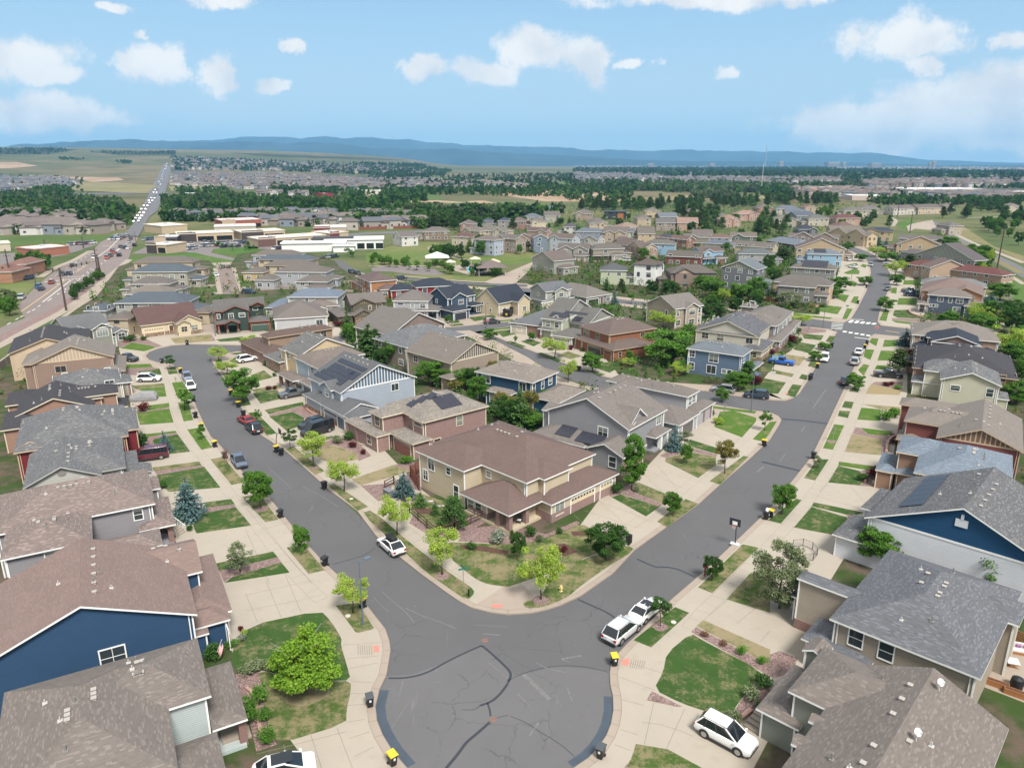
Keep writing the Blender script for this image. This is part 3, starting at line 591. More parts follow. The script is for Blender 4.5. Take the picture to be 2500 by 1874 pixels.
def roof_geo(rf,fa,x0,x1,y0,y1,z,typ,pitch,th=.2):
 """sloped roof slabs; returns function height(x,y) and gable list"""
 W,D=x1-x0,y1-y0;gab=[]
 def slab(poly,openedges):
  rf.add(poly,0)
  for(i,j)in openedges:
   a,b=poly[i],poly[j]
   fa.add([(a[0],a[1],a[2]-th),(b[0],b[1],b[2]-th),(b[0],b[1],b[2]-.012),(a[0],a[1],a[2]-.012)])
  fa.add([(p[0],p[1],p[2]-th)for p in reversed(poly)])
 if typ=='h':
  if W>=D:
   h=pitch*D/2;k=D/2;ym=(y0+y1)/2
   a,b=(x0+k,ym,z+h),(x1-k,ym,z+h)
   if W-D<.05:b=a
   A,B,Cc,Dd=(x0,y0,z),(x1,y0,z),(x1,y1,z),(x0,y1,z)
   if b is a:
    slab([A,B,a],[(0,1)]);slab([B,Cc,a],[(0,1)]);slab([Cc,Dd,a],[(0,1)]);slab([Dd,A,a],[(0,1)])
   else:
    slab([A,B,b,a],[(0,1)]);slab([B,Cc,b],[(0,1)]);slab([Cc,Dd,a,b],[(0,1)]);slab([Dd,A,a],[(0,1)])
  else:
   h=pitch*W/2;k=W/2;xm=(x0+x1)/2
   a,b=(xm,y0+k,z+h),(xm,y1-k,z+h)
   A,B,Cc,Dd=(x0,y0,z),(x1,y0,z),(x1,y1,z),(x0,y1,z)
   slab([A,B,a],[(0,1)]);slab([B,Cc,b,a],[(0,1)]);slab([Cc,Dd,b],[(0,1)]);slab([Dd,A,a,b],[(0,1)])
  hf=lambda x,y:z+pitch*max(0,min(x-x0,x1-x,y-y0,y1-y))
 elif typ=='x':
  h=pitch*D/2;ym=(y0+y1)/2
  a,b=(x0,ym,z+h),(x1,ym,z+h)
  slab([(x0,y0,z),(x1,y0,z),b,a],[(0,1),(1,2),(3,0)]);slab([(x1,y1,z),(x0,y1,z),a,b],[(0,1),(1,2),(3,0)])
  hf=lambda x,y:z+pitch*max(0,min(y-y0,y1-y));gab=['w','e']
 elif typ=='y':
  h=pitch*W/2;xm=(x0+x1)/2
  a,b=(xm,y0,z+h),(xm,y1,z+h)
  slab([(x1,y0,z),(x1,y1,z),b,a],[(0,1),(1,2),(3,0)]);slab([(x0,y1,z),(x0,y0,z),a,b],[(0,1),(1,2),(3,0)])
  hf=lambda x,y:z+pitch*max(0,min(x-x0,x1-x));gab=['s','n']
 elif typ in 'SNEW':
  hi={'S':lambda x,y:(y-y0),'N':lambda x,y:(y1-y),'E':lambda x,y:(x1-x),'W':lambda x,y:(x-x0)}[typ]
  hf=lambda x,y:z+pitch*hi(x,y)
  q=[(x,y,hf(x,y))for x,y in((x0,y0),(x1,y0),(x1,y1),(x0,y1))]
  slab(q,[(0,1),(1,2),(2,3),(3,0)]);gab=[]
 else:
  q=[(x0,y0,z),(x1,y0,z),(x1,y1,z),(x0,y1,z)];slab(q,[(0,1),(1,2),(2,3),(3,0)]);hf=lambda x,y:z
 return hf,gab
def ridge_caps(rf,x0,x1,y0,y1,z,typ,pitch):pass
HOUSES=[]
def house(label,fr,ang,wings,roof,wall,trim=None,gcol=None,win='auto',garages=(),doors=(),cols=(),vents=0,solar=(),brick=(),near=True,name='house',group=None,fleck=0.,contrast=.35,batten=None,cat='house',glazed=None,extra=None,floors=True):
 """wings: (kind+flags, eave z, pitch, pixel points at eave height, extension dict string, wall override)
       kind h/x/y/S/N/E/W/f, flag p = open porch, flag 0 = no walls (dormer roof), flag ! = no windows"""
 trim=trim or WHITE
 ca,sa=math.cos(R(ang)),math.sin(R(ang))
 loc=lambda p:(p[0]*ca+p[1]*sa,-p[0]*sa+p[1]*ca)
 rects=[]
 for wg in wings:
  kind,z,pitch,pp,ext=wg[:5]
  if isinstance(pp,list):
   x0,y0=pp[0];x1,y1=pp[1]
  elif isinstance(pp,str):
   L=[loc(G(f,u,v,z))for f,u,v in pts(fr,pp)]
   x0,x1=min(p[0]for p in L),max(p[0]for p in L);y0,y1=min(p[1]for p in L),max(p[1]for p in L)
  else:
   b=rects[0];x0,x1,y0,y1=b[0]+pp[0],b[0]+pp[1],b[2]+pp[2],b[2]+pp[3]
  for tok in ext.split():
   d=float(tok[1:])
   if tok[0]=='E':x1+=d
   elif tok[0]=='W':x0-=d
   elif tok[0]=='N':y1+=d
   elif tok[0]=='S':y0-=d
  rects.append([x0,x1,y0,y1])
 ox,oy=(rects[0][0]+rects[0][1])/2,(rects[0][2]+rects[0][3])/2
 root=empty(name,(ox*ca-oy*sa,ox*sa+oy*ca,0),R(ang));tag(root,label,cat,group)
 rf=MB();fa=MB();wl=MB();info=[]
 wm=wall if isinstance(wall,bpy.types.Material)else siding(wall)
 wmats=[wm]
 def slot(m):
  m=m if isinstance(m,bpy.types.Material)else siding(m)
  if m not in wmats:wmats.append(m)
  return wmats.index(m)
 gsl=slot(gcol)if gcol is not None else 0
 for i,wg in enumerate(wings):
  kind,z,pitch=wg[0],wg[1],wg[2]
  x0,x1,y0,y1=rects[i];x0-=ox;x1-=ox;y0-=oy;y1-=oy
  zz=z+.006*i;oh=.42 if min(x1-x0,y1-y0)>3 else .25
  hf,gab=roof_geo(rf,fa,x0,x1,y0,y1,zz,kind[0],pitch)
  a=oh+.004*i;X0,X1,Y0,Y1=x0+a,x1-a,y0+a,y1-a
  mi=slot(wg[5])if len(wg)>5 and wg[5]is not None else 0
  gi=gsl if gcol is not None and '-' not in kind else mi
  info.append(dict(k=kind,z=zz,r=(X0,X1,Y0,Y1),hf=hf,R=(x0,x1,y0,y1)))
  if 'p' in kind:
   wl.box(X0,Y0,.10,X1,Y1,.42,mi)
   continue
  if '0' in kind:zb=wg[6]if len(wg)>6 else z-1.2
  else:zb=.1
  e=.13
  zt=min(hf(X0,Y0),hf(X1,Y0),hf(X1,Y1),hf(X0,Y1))-e
  wl.box(X0,Y0,zb,X1,Y1,zt,mi,skip='tb')
  if kind[0]=='x':
   ym=(Y0+Y1)/2
   for X,sg in((X0,-1),(X1,1)):
    t=[(X,Y0,zt),(X,Y1,zt),(X,ym,hf(X,ym)-e)]
    wl.add(t if sg>0 else t[::-1],gi)
  elif kind[0]=='y':
   xm=(X0+X1)/2
   for Y,sg in((Y0,1),(Y1,-1)):
    t=[(X0,Y,zt),(X1,Y,zt),(xm,Y,hf(xm,Y)-e)]
    wl.add(t if sg>0 else t[::-1],gi)
  elif kind[0]in 'SNEW':
   cs=[(X0,Y0),(X1,Y0),(X1,Y1),(X0,Y1)]
   for q in range(4):
    a_,b_=cs[q],cs[(q+1)%4]
    wl.add([(*a_,zt),(*b_,zt),(*b_,max(zt,hf(*b_)-e)),(*a_,max(zt,hf(*a_)-e))],mi)
  if near and i==0:
   for X in(X0+.25,X1-.35):
    dp=MB();dp.box(X,Y0-.11,.1,X+.09,Y0-.02,zt+.02);dp.build('downpipe',trim,root)
  if near and '0' not in kind:
   c=.09
   for X,Y in((X0,Y0),(X1,Y0),(X1,Y1),(X0,Y1)):fa.box(X-c+.02,Y-c+.02,.1,X+c-.02,Y+c-.02,zt-.02)
   if gab and gcol is not None and '-' not in kind:
    if kind[0]=='x':
     for X in(X0-.05,X1):fa.box(X,Y0,zt-.14,X+.05,Y1,zt+.08)
    else:
     for Y in(Y0-.05,Y1):fa.box(X0,Y,zt-.14,X1,Y+.05,zt+.08)
 rm=roof if isinstance(roof,bpy.types.Material)else shingle(roof,contrast,fleck)
 ro=rf.build('roof',rm,root,uv=True)
 fo=fa.build('fascia',trim,root)
 wo=wl.build('wall',wmats,root,uv=True)
 def side_pt(i,side,u,z,off=0.0):
  X0,X1,Y0,Y1=info[i]['r']
  if side=='s':return(X0+(X1-X0)*u,Y0-off,z),0
  if side=='n':return(X1-(X1-X0)*u,Y1+off,z),math.pi
  if side=='e':return(X1+off,Y0+(Y1-Y0)*u,z),math.pi/2
  return(X0-off,Y1-(Y1-Y0)*u,z),-math.pi/2
 def blocked(i,p):
  for j,q in enumerate(info):
   if j==i or '0' in q['k']:continue
   x0,x1,y0,y1=q['R']
   if x0-.05<p[0]<x1+.05 and y0-.05<p[1]<y1+.05:
    if 'p' in q['k']:
     if abs(p[2]-q['z'])<1.0:return True
    elif p[2]-.9<q['hf'](p[0],p[1]):return True
  return False
 def put_win(i,side,u,z,w,h,kind='q',t=None):
  p,rz=side_pt(i,side,u,z,.0)
  d=1;q=(p[0]+math.sin(rz)*.5,p[1]-math.cos(rz)*.5,p[2])
  if blocked(i,q):return
  a,b=win_mesh(w,h,kind,t or trim)
  o=link('window',a,root,p,rz);link('pane',b,o)
 if win=='auto':
  rr=random.Random(label+str(ang))
  for i,q in enumerate(info):
   if 'p' in q['k']or '!' in q['k']or '0' in q['k']:continue
   X0,X1,Y0,Y1=q['r']
   for side,L in(('s',X1-X0),('e',Y1-Y0),('w',Y1-Y0),('n',X1-X0)):
    if L<2.2 or side=='n' and not near:continue
    zs=[1.75]if q['z']<4.2 else([4.55,1.75]if q['z']<7 else[7.1,4.4,1.75])
    for z in zs:
     nn=max(1,int(L/3.6))
     for k in range(nn):
      if rr.random()<.18 and nn>1:continue
      wdt=rr.choice((1.0,1.5,1.5,1.7,.9))if nn<4 else rr.choice((.9,1.5,1.6))
      put_win(i,side,(k+.5+rr.uniform(-.12,.12))/nn,z,wdt,rr.choice((1.3,1.45)),rr.choice('dqqs')if wdt>1.2 else 'd')
 else:
  for wv in win:put_win(*wv)
 for gg in garages:
  i,side,u,wd,col=gg[:5];hgt=gg[5]if len(gg)>5 else 2.15
  p,rz=side_pt(i,side,u,.12,.0);a,b=garage_mesh(wd,hgt,col)
  o=link('garage_door',a,root,p,rz);link('door_window',b,o)
  fm=inst(('gf',wd,hgt,trim.name),lambda:_gframe(wd,hgt,trim));link('door_frame',fm,root,p,rz)
 for dd in doors:
  i,side,u,col=dd;p,rz=side_pt(i,side,u,.42,.0)
  link('front_door',inst(('door',col),lambda:_door(col)),root,p,rz)
 for i,pl,bm_ in cols:
  X0,X1,Y0,Y1=info[i]['r']
  for(cu,cv)in pl:
   x,y=X0+(X1-X0)*cu,Y0+(Y1-Y0)*cv;m=MB();zt=info[i]['hf'](x,y)-.25
   k=bm_[1]if isinstance(bm_,tuple)else .45;mm=bm_[0]if isinstance(bm_,tuple)else bm_
   base=MB();base.box(x-.3,y-.3,.1,x+.3,y+.3,zt if k=='full' else 1.25)
   o=base.build('porch_column',mm,root,uv=True)
   if k!='full':
    m.box(x-.2,y-.2,1.25,x+.2,y+.2,zt);m.build('column_shaft',trim,o)
 for i,side,zt,mat in brick:
  X0,X1,Y0,Y1=info[i]['r'];b=MB();t=.07
  for sd in side:
   if sd=='s':b.box(X0-t,Y0-t,.1,X1+t,Y0+.02,zt)
   if sd=='n':b.box(X0-t,Y1-.02,.1,X1+t,Y1+t,zt)
   if sd=='e':b.box(X1-.02,Y0-t,.1,X1+t,Y1+t,zt)
   if sd=='w':b.box(X0-t,Y0-t,.1,X0+.02,Y1+t,zt)
  b.build('masonry_base',mat,root,uv=True)
 if vents:
  rr=random.Random(label)
  for q in info[:vents if isinstance(vents,int)else 1]:
   x0,x1,y0,y1=q['R'];k=q['k'][0];pit=(q['hf']((x0+x1)/2,(y0+y1)/2)-q['z'])
   along='x' if k=='x' or(k=='h' and x1-x0>=y1-y0)else 'y'
   L=(x1-x0)if along=='x' else(y1-y0);Dp=(y1-y0)if along=='x' else(x1-x0)
   lo,hi=(.12,.88)if k in 'xy' else(Dp/2/L+.02,1-Dp/2/L-.02)
   if hi<lo:lo,hi=.45,.55
   for t in range(6):
    s_=lo+(hi-lo)*(t+.5)/6;off=.5+Dp/2*.06
    x,y=(x0+L*s_,(y0+y1)/2-off*rr.choice((1,1,1,-1)))if along=='x' else((x0+x1)/2-off*(-1 if rr.random()<.6 else 1),y0+L*s_)
    link('roof_vent',inst('rvent',_rvent),root,(x,y,q['hf'](x,y)))
   for t in range(4):
    x,y=rr.uniform(x0+Dp*.22,x1-Dp*.22),rr.uniform(y0+Dp*.2,y1-Dp*.2)
    link('vent_pipe',inst('vpipe%d'%(t%2),lambda:_vpipe(t%2)),root,(x,y,q['hf'](x,y)))
 for(i,side,u0,v0,nx,ny,pw,ph)in solar:
  q=info[i];x0,x1,y0,y1=q['R'];pitch=wings[i][2];s=math.sqrt(1+pitch*pitch)
  for a in range(nx):
   for b in range(ny):
    du,dv=(a+.5)*pw,(b+.5)*ph/s
    if side=='s':x,y=x0+u0+du,y0+v0+dv;rot=(math.atan(pitch),0,0)
    elif side=='w':x,y=x0+v0+dv,y1-u0-du;rot=(math.atan(pitch),0,-math.pi/2)
    elif side=='e':x,y=x1-v0-dv,y0+u0+du;rot=(math.atan(pitch),0,math.pi/2)
    else:x,y=x1-u0-du,y1-v0-dv;rot=(math.atan(pitch),0,math.pi)
    zz=q['z']+pitch*(v0+dv)
    link('solar_panel',inst(('sol',pw,ph),lambda:_solar(pw,ph)),root,(x,y,zz+.13),rot)
 HOUSES.append((label,root,info))
 if extra:extra(root,info,side_pt)
 return root,info
def _gframe(w,h,trim):
 m=MB();t=.16
 m.box(-w/2-t,-.09,0,-w/2,0,h+t);m.box(w/2,-.09,0,w/2+t,0,h+t);m.box(-w/2,-.092,h,w/2,0,h+t+.02);return m.mesh('door_frame',trim)
def _door(col):
 m=MB();m.box(-.5,-.05,0,.5,0,2.1);m.box(-.62,-.07,0,-.5,0,2.2,1);m.box(.5,-.07,0,.62,0,2.2,1);m.box(-.5,-.072,2.1,.5,0,2.22,1);return m.mesh('front_door',[plain(col,.4),WHITE])
def _rvent():
 m=MB();m.box(-.14,-.14,-.1,.14,.14,.14);m.box(-.19,-.19,.13,.19,.19,.18);return m.mesh('roof_vent',plain((.36,.33,.30),.6))
def _vpipe(k):
 m=MB();m.tube([(0,0,-.1),(0,0,.55 if k else .35)],.07 if k else .05,7);m.box(-.16,-.16,-.06,.16,.16,.07);return m.mesh('vent_pipe',plain((.20,.19,.18)if k else(.45,.43,.41),.6))
def _solar(w,h):
 m=MB();m.box(-w/2+.015,-h/2+.015,-.03,w/2-.015,h/2-.015,.015);m.box(-w/2+.05,-h/2+.05,.012,w/2-.05,h/2-.05,.02,1)
 a,na,ba=matbase('solar_glass');uvx=na.new('ShaderNodeTexCoord').outputs['Object'];x,y,z=na.sep(uvx)
 g=na.math('MAXIMUM',na.math('LESS_THAN',na.math('FRACT',na.math('DIVIDE',x,.166)),.08),na.math('LESS_THAN',na.math('FRACT',na.math('DIVIDE',y,.166)),.08))
 na.set(ba.inputs['Base Color'],na.mix(na.math('MULTIPLY',g,.5),(.022,.023,.035),(.12,.12,.14)));ba.inputs['Roughness'].default_value=.3;ba.inputs['Specular IOR Level'].default_value=.35
 return m.mesh('solar_panel',[plain((.05,.05,.06),.4),a])
 # == NEAR HOUSES
def A(fr,s,z):
 (f,u,v),(g,u2,v2)=pts(fr,s);a=G(f,u,v,z);b=G(g,u2,v2,z);return math.degrees(math.atan2(b[1]-a[1],b[0]-a[0]))
BRICK=siding((.22,.085,.065),'brick');BRICKP=siding((.27,.135,.12),'brick');STONE=siding((.24,.17,.12),'stone')
BATT=siding((.42,.33,.24),'batten',(.56,.46,.35));BATW=siding((.10,.14,.19),'batten',(.74,.75,.76));BATG=siding((.20,.20,.16),'batten',(.46,.46,.40));BATD=siding((.19,.115,.075),'batten',(.48,.36,.25));BATK=siding((.10,.10,.09),'batten',(.66,.65,.60))
rB=(.17,.14,.122);rM=(.195,.145,.128);rG=(.125,.125,.13);rC=(.05,.047,.055);rS=(.135,.165,.205);rD=(.115,.075,.063);rT=(.19,.16,.138);rN=(.028,.036,.055)
def _gvent():
 m=MB();m.tube([(0,.02,0),(0,-.06,0)],.55,20);
 for k in range(-3,4):m.box(-.42,-.08,k*.13-.02,.42,-.05,k*.13+.02)
 return m.mesh('gable_vent',plain((.24,.23,.21),.7))
def _gvent2():
 m=MB();m.box(-.6,-.12,-.5,.6,0,.35);m.box(-.14,-.16,.35,.14,0,.95);return m.mesh('gable_vent',plain((.62,.64,.66),.5))
def _dish():
 m=MB();m.tube([(0,0,-.1),(0,0,.55)],.035,6)
 c=Vector((0,0,.75));ax=Vector((.45,-.55,.5)).normalized();a=ax.cross(Vector((0,0,1))).normalized();b=ax.cross(a)
 prev=None
 for r,dp in((.02,0),(.11,.02),(.19,.05),(.25,.08)):
  ring=[tuple(c+ax*dp+a*math.cos(q*math.pi/8)*r+b*math.sin(q*math.pi/8)*r*1.15)for q in range(16)]
  if prev:
   for q in range(16):m.add([prev[q],prev[(q+1)%16],ring[(q+1)%16],ring[q]])
  prev=ring
 m.bar(c,c+ax*.5,.03);m.obox(c+ax*.52,(.06,0,0),(0,.06,0),(0,0,.06))
 return m.mesh('satellite_dish',plain((.62,.62,.61),.5))
 # --- left side of the left street, from the bottom of the picture upwards
house('pale sage house in the bottom left corner with mottled brown gray hip roofs',1,29.3,[('h',5.7,.42,'35,1000 1425,1140 1475,1650',''),('h',5.7,.42,'1665,540 1750,1035','W9'),('hp',3.0,.36,'1945,735 2065,1230','W2.4'),('h',3.0,.36,'1830,1330 1870,1638','W7 S2')],rB,(.42,.47,.46),win=[(1,'n',.3,4.2,1.5,1.4,'q')],cols=[(2,[(.93,.08)],(BRICK,'full'))],vents=2,contrast=.4,fleck=.05,garages=[(3,'e',.45,4.9,(.6,.6,.58))],doors=[(1,'e',.6,(.15,.05,.04))])
house('navy blue house at left with a plain gable and one white four pane window',1,29.3,[('y',5.8,.42,'1665,340','W17.5 N13.5'),('x',5.6,.42,'5:1610,1265 5:1700,1500','W9 S.8'),('h',3.0,.36,'1905,265 1620,470','W2 N1'),('h',3.0,.36,'5:1750,1395 5:1840,1510 1870,330','W4'),('h',2.7,.30,'1750,445 1650,530','W1')],(.215,.142,.12),(.026,.066,.135),win=[(0,'s',.60,3.6,1.9,1.75,'q'),(0,'s',.60,.9,1.6,.6,'n')],vents=2,contrast=.30,cols=[(3,[(.92,.06)],(BRICK,'full'))],garages=[(2,'e',.5,4.9,(.5,.5,.48))])
house('gray sided house with a mauve brown roof beside the large blue spruce',5,29.5,[('h',5.7,.42,'0,890 1310,960 1180,700',''),('h',5.7,.42,'780,1250 0,1440','N8'),('h',3.0,.34,'1370,1310 1345,1170','W7'),('hp',3.0,.34,'1390,1155 1440,1030 1420,900','W2.8'),('h',3.0,.34,'1330,730 1335,835','W3')],rM,(.26,.25,.265),win=[(1,'s',.60,4.4,2.2,1.5,'s'),(0,'s',.90,4.5,.9,1.3,'d'),(2,'e',.3,1.7,1.2,1.4,'q')],vents=2,contrast=.5,fleck=.08,cols=[(3,[(.93,.06)],(BRICK,'full'))])
house('light gray house with a round gable vent and a dark red van on its drive',5,29,[('y',5.0,.46,'190,835 860,715','N13'),('h',5.0,.42,'860,690 1000,400','W7 E.5'),('h',3.1,.38,'1165,690 1150,510','W4'),('y',3.0,.3,'1290,690 1170,700','N3 W1')],rG,(.44,.43,.39),trim=plain((.40,.40,.38),.5),win=[(1,'e',.5,4.0,1.5,1.3,'q')],vents=2,contrast=.55,fleck=.10,extra=lambda root,info,sp:link('gable_vent',inst('gvent',_gvent),root,sp(0,'s',.5,6.15)[0],0))
house('gray roofed house with maroon walls, tan trim and a stone porch with tapered posts',5,29,[('h',5.2,.46,'120,500 1085,388','N15'),('h',5.2,.42,'1175,330 1130,150','W8'),('y',5.3,.45,'125,500 390,440','N6 S.3'),('Ep',3.2,.2,'990,405 1170,385','N3')],rG,(.16,.022,.026),trim=TAN,win='auto',vents=2,contrast=.6,fleck=.10,cols=[(3,[(.5,.05),(.95,.05)],STONE)],brick=[(1,'se',1.3,STONE)])
house('charcoal roofed house with tan stucco walls and cream trim behind the covered vehicle',9,29,[('y',5.0,.40,'125,1440 795,1335','N11'),('h',5.6,.40,'860,1255 1000,1235','W7 N6'),('h',5.2,.38,'770,1290 870,1262','W6 N3'),('h',3.0,.34,'1000,1360 1080,1350','W3 N6'),('h',4.6,.36,'60,1290 130,1340','E4 N4'),('h',4.2,.36,'0,1560 80,1470','E5 N5')],rC,(.32,.195,.145),trim=CREAM,win=[(1,'s',.5,4.5,1.0,1.0,'d')],vents=2,contrast=.4)
house('gray mottled hip roofed house between the charcoal roof and the big tan gable',9,31,[('h',4.6,.40,'430,1120 1050,1150 1000,1040',''),('h',3.0,.36,'1110,1145 1095,1080','W4')],rG,(.40,.36,.30),win='auto',vents=1,contrast=.6,fleck=.12,cols=[(1,[(.95,.05)],(BRICK,'full'))])
house('brown house with a wide board and batten side gable and one small white window',9,A(9,'250,1005 965,935',5.9),[('y',5.9,.42,'250,1005 965,935','N12'),('h',3.2,.36,'1060,1050 1000,930','W4'),('h',5.7,.4,'235,905 250,1000','E4 N2')],rT,(.27,.19,.15),trim=TAN,gcol=BATT,win=[(0,'s',.33,4.3,1.9,1.3,'s')],vents=1,contrast=.35)
house('cream stucco house with a near black roof at the far left end of the row',9,29,[('y',6.2,.36,'60,915 735,785','N9'),('h',6.0,.36,'735,700 760,770','W6')],rC,(.52,.41,.29),trim=TAN,win=[(0,'s',.2,1.2,1.5,.9,'d')],vents=1)
house('dark roofed gray batten house with an upstairs dormer at the street bulb',9,A(9,'605,700 925,650',5.0),[('x',5.0,.50,'605,700 925,650','N10 W1.5'),('y',5.8,.5,'755,705 905,665','N5 S1'),('h',3.0,.35,'770,790 970,762','N4'),('y',3.1,.4,'962,735 1062,705','N6')],rG,(.26,.26,.22),gcol=BATG,trim=WHITE,win=[(1,'s',.5,4.5,2.6,1.5,'g'),(3,'s',.5,1.8,1.6,1.7,'q')],contrast=.3,garages=[(2,'s',.6,4.9,(.35,.34,.30))])
house('cream ranch house with a dark red brown roof, stone base and arched garage windows',9,A(9,'1180,675 1690,612',3.5),[('x',3.5,.60,'1180,675 1690,612','N13'),('y',3.7,.55,'1475,650 1700,622','N6 S.9'),('y',3.5,.5,'1475,655 1600,640','N5 S1.6')],(.115,.06,.055),(.58,.49,.34),trim=CREAM,win=[(1,'s',.72,1.9,1.6,1.3,'q'),(2,'s',.5,1.9,1.5,1.4,'q'),(0,'w',.4,2.4,.8,1.2,'d'),(0,'w',.7,3.6,.8,1.2,'d')],garages=[(0,'s',.20,4.9,(.62,.50,.34))],doors=[(0,'s',.50,(.12,.05,.03))],brick=[(0,'s',1.1,STONE),(1,'s',1.1,STONE)],vents=0,contrast=.3)
house('dark green craftsman house with rust red gable trim and a stone garage pier',10,A(10,'60,560 380,540',5.9),[('x',5.9,.50,'70,556 375,538','N10'),('x',5.6,.45,'370,505 505,492','N7 W1'),('y',5.8,.42,'140,556 375,540','N5 S.7'),('h',3.0,.36,'370,640 550,628','N6 S.5'),('hp',3.0,.3,'80,655 300,648','N3'),('y0',3.2,.45,'165,655 290,645','N3 S.6',None,2.6),('y0',5.7,.45,'390,500 500,490','N3 S.6',None,5.0)],(.115,.105,.098),(.04,.062,.05),trim=plain((.27,.085,.05),.5),win=[(2,'s',.30,4.5,1.2,1.3,'q',WHITE),(2,'s',.75,4.6,1.5,1.0,'d',WHITE),(0,'s',.1,4.5,.7,1.2,'d',WHITE),(1,'s',.5,4.6,1.3,.9,'d',WHITE)],garages=[(3,'s',.55,4.9,(.05,.085,.065)),(0,'s',.86,2.5,(.05,.085,.065))],cols=[(4,[(.1,.05),(.48,.05),(.95,.05)],STONE)],contrast=.3)
# --- middle block, houses facing the left street
house('large beige corner house with a brown hip roof and two cream garage doors',6,-45,[('h',5.8,.40,'2140,262 7:65,750 7:720,550',''),('h',5.8,.40,'1430,515 1840,690','N8'),('h',5.8,.40,'7:285,752 7:500,640','W7 E.5'),('h',3.0,.36,'7:865,680 7:370,975','W9'),('hp',3.0,.42,(11.2,20.7,-4.2,4.2),''),('f!',2.6,.0,(11.6,16.2,-3.8,3.0),'')],(.145,.092,.078),(.50,.42,.30),win=[(1,'s',.27,4.4,1.35,1.6,'s'),(1,'s',.66,4.55,.8,1.0,'d'),(1,'s',.13,2.4,1.0,1.5,'q'),(1,'s',.82,1.9,1.0,1.9,'d'),(5,'s',.15,1.6,1.1,1.7,'d'),(5,'s',.55,1.6,1.1,1.7,'d'),(2,'s',.88,4.5,1.1,1.5,'d'),(2,'e',.38,4.5,1.9,1.5,'s'),(0,'e',.72,4.5,1.9,1.4,'s'),(3,'e',.12,1.7,1.7,1.6,'s'),(0,'s',.62,4.5,.9,.9,'d')],garages=[(3,'e',.47,4.9,(.60,.50,.34)),(3,'e',.85,2.6,(.60,.50,.34))],brick=[(3,'es',1.35,BRICKP),(5,'es',1.2,BRICKP)],cols=[(4,[(.74,.05),(.96,.05),(.96,.45)],(BRICKP,'full'))],vents=1,contrast=.22)
house('pink brick house with a mottled tan hip roof carrying two small black solar arrays',6,-50,[('h',5.8,.40,'1985,155 1700,0 1500,275',''),('h',5.8,.40,'1030,180 1130,210','E1.6 N6'),('h',5.8,.4,'1380,228 1500,275','N5'),('h',3.0,.36,'865,245 1100,402 1180,382','N1'),('h',3.0,.36,'1228,345 1400,460 1535,428','N1')],(.215,.185,.155),BRICKP,trim=CREAM,win=[(1,'s',.5,4.5,1.3,1.6,'q'),(0,'s',.45,4.5,.8,1.2,'d'),(2,'s',.5,4.9,2.0,.6,'n'),(2,'e',.4,4.3,1.3,1.6,'d'),(0,'e',.55,4.4,1.2,1.6,'d'),(0,'e',.18,1.5,1.2,1.5,'d'),(3,'s',.75,1.7,1.2,1.6,'q')],garages=[(4,'s',.5,4.9,(.24,.10,.085))],cols=[(3,[(.06,.06),(.35,.06)],(BRICKP,'full'))],vents=1,contrast=.75,solar=[(0,'e',4.5,1.6,4,2,1.05,1.7),(0,'s',4.5,1.4,1,1,1.7,1.7),(0,'s',5.2,2.9,1,1,1.7,1.7),(0,'s',6.0,4.2,1,1,1.7,1.7)])
house('pale blue house with a white battened gable and a wide stepped solar array',10,-50,[('x',5.8,.48,'945,1090 1130,1235 1790,1105',''),('h',3.1,.38,'870,1235 1165,1430','E2.5 N5'),('x',3.1,.42,'1165,1432 1445,1350','W9'),('y0',5.7,.5,'985,1165 1100,1225','N4 S.5 E-.8',None,3.2)],(.105,.108,.115),(.34,.38,.44),gcol=BATW,win=[(0,'e',.72,4.6,1.5,1.3,'s'),(3,'s',.5,4.6,1.2,1.3,'q'),(0,'s',.9,4.5,.8,1.6,'d')],garages=[(1,'s',.58,4.9,(.10,.12,.17)),(2,'s',.87,2.6,(.10,.12,.17))],cols=[(1,[(.03,.03)],STONE)],brick=[(1,'s',1.2,STONE)],vents=1,contrast=.4,solar=[(0,'s',1.0,.9,4,1,1.7,1.05),(0,'s',1.6,2.0,5,1,1.7,1.05),(0,'s',2.2,3.1,6,2,1.7,1.05),(0,'s',2.2,5.4,6,1,1.7,1.05),(0,'s',9.6,1.2,1,4,1.7,1.05)])
house('brown roofed house with a pale blue upper wall and gray pickup at its drive',10,-50,[('h',5.8,.42,'745,935 905,990 1320,915','N1'),('h',5.8,.42,'905,985 985,1048','N6 W1'),('hp',3.0,.36,'665,1060 735,1140 830,1125','N1'),('h',3.0,.36,'820,1130 912,1195 965,1190','N3')],(.165,.13,.112),(.40,.47,.52),win=[(1,'s',.3,4.5,1.2,1.4,'q'),(1,'e',.5,4.5,1.2,1.2,'d')],garages=[(3,'s',.5,4.6,(.09,.09,.10))],cols=[(2,[(.06,.06),(.5,.06),(.95,.06)],(BRICK,'full'))],vents=1,contrast=.4)
house('pale yellow house with a gray roof and a stone faced garage front',10,-50,[('x',5.8,.46,'640,860 850,905 1262,850',''),('h',5.8,.42,'640,858 775,866','N4 S.5'),('h',3.0,.36,'570,905 620,980 780,955','N3')],(.125,.122,.118),(.54,.43,.27),win=[(0,'s',.3,4.5,1.2,1.3,'q')],brick=[(2,'se',2.9,STONE)],vents=1,contrast=.5,fleck=.1)
house('tan house with a dark brown hip roof near the top of the left street',10,-50,[('h',5.8,.42,'482,745 530,778 1082,690',''),('h',3.0,.36,'425,785 512,915 645,855','N1')],(.115,.073,.06),(.30,.21,.15),trim=TAN,win='auto',brick=[(1,'se',2.6,BRICK)],vents=1,contrast=.25)
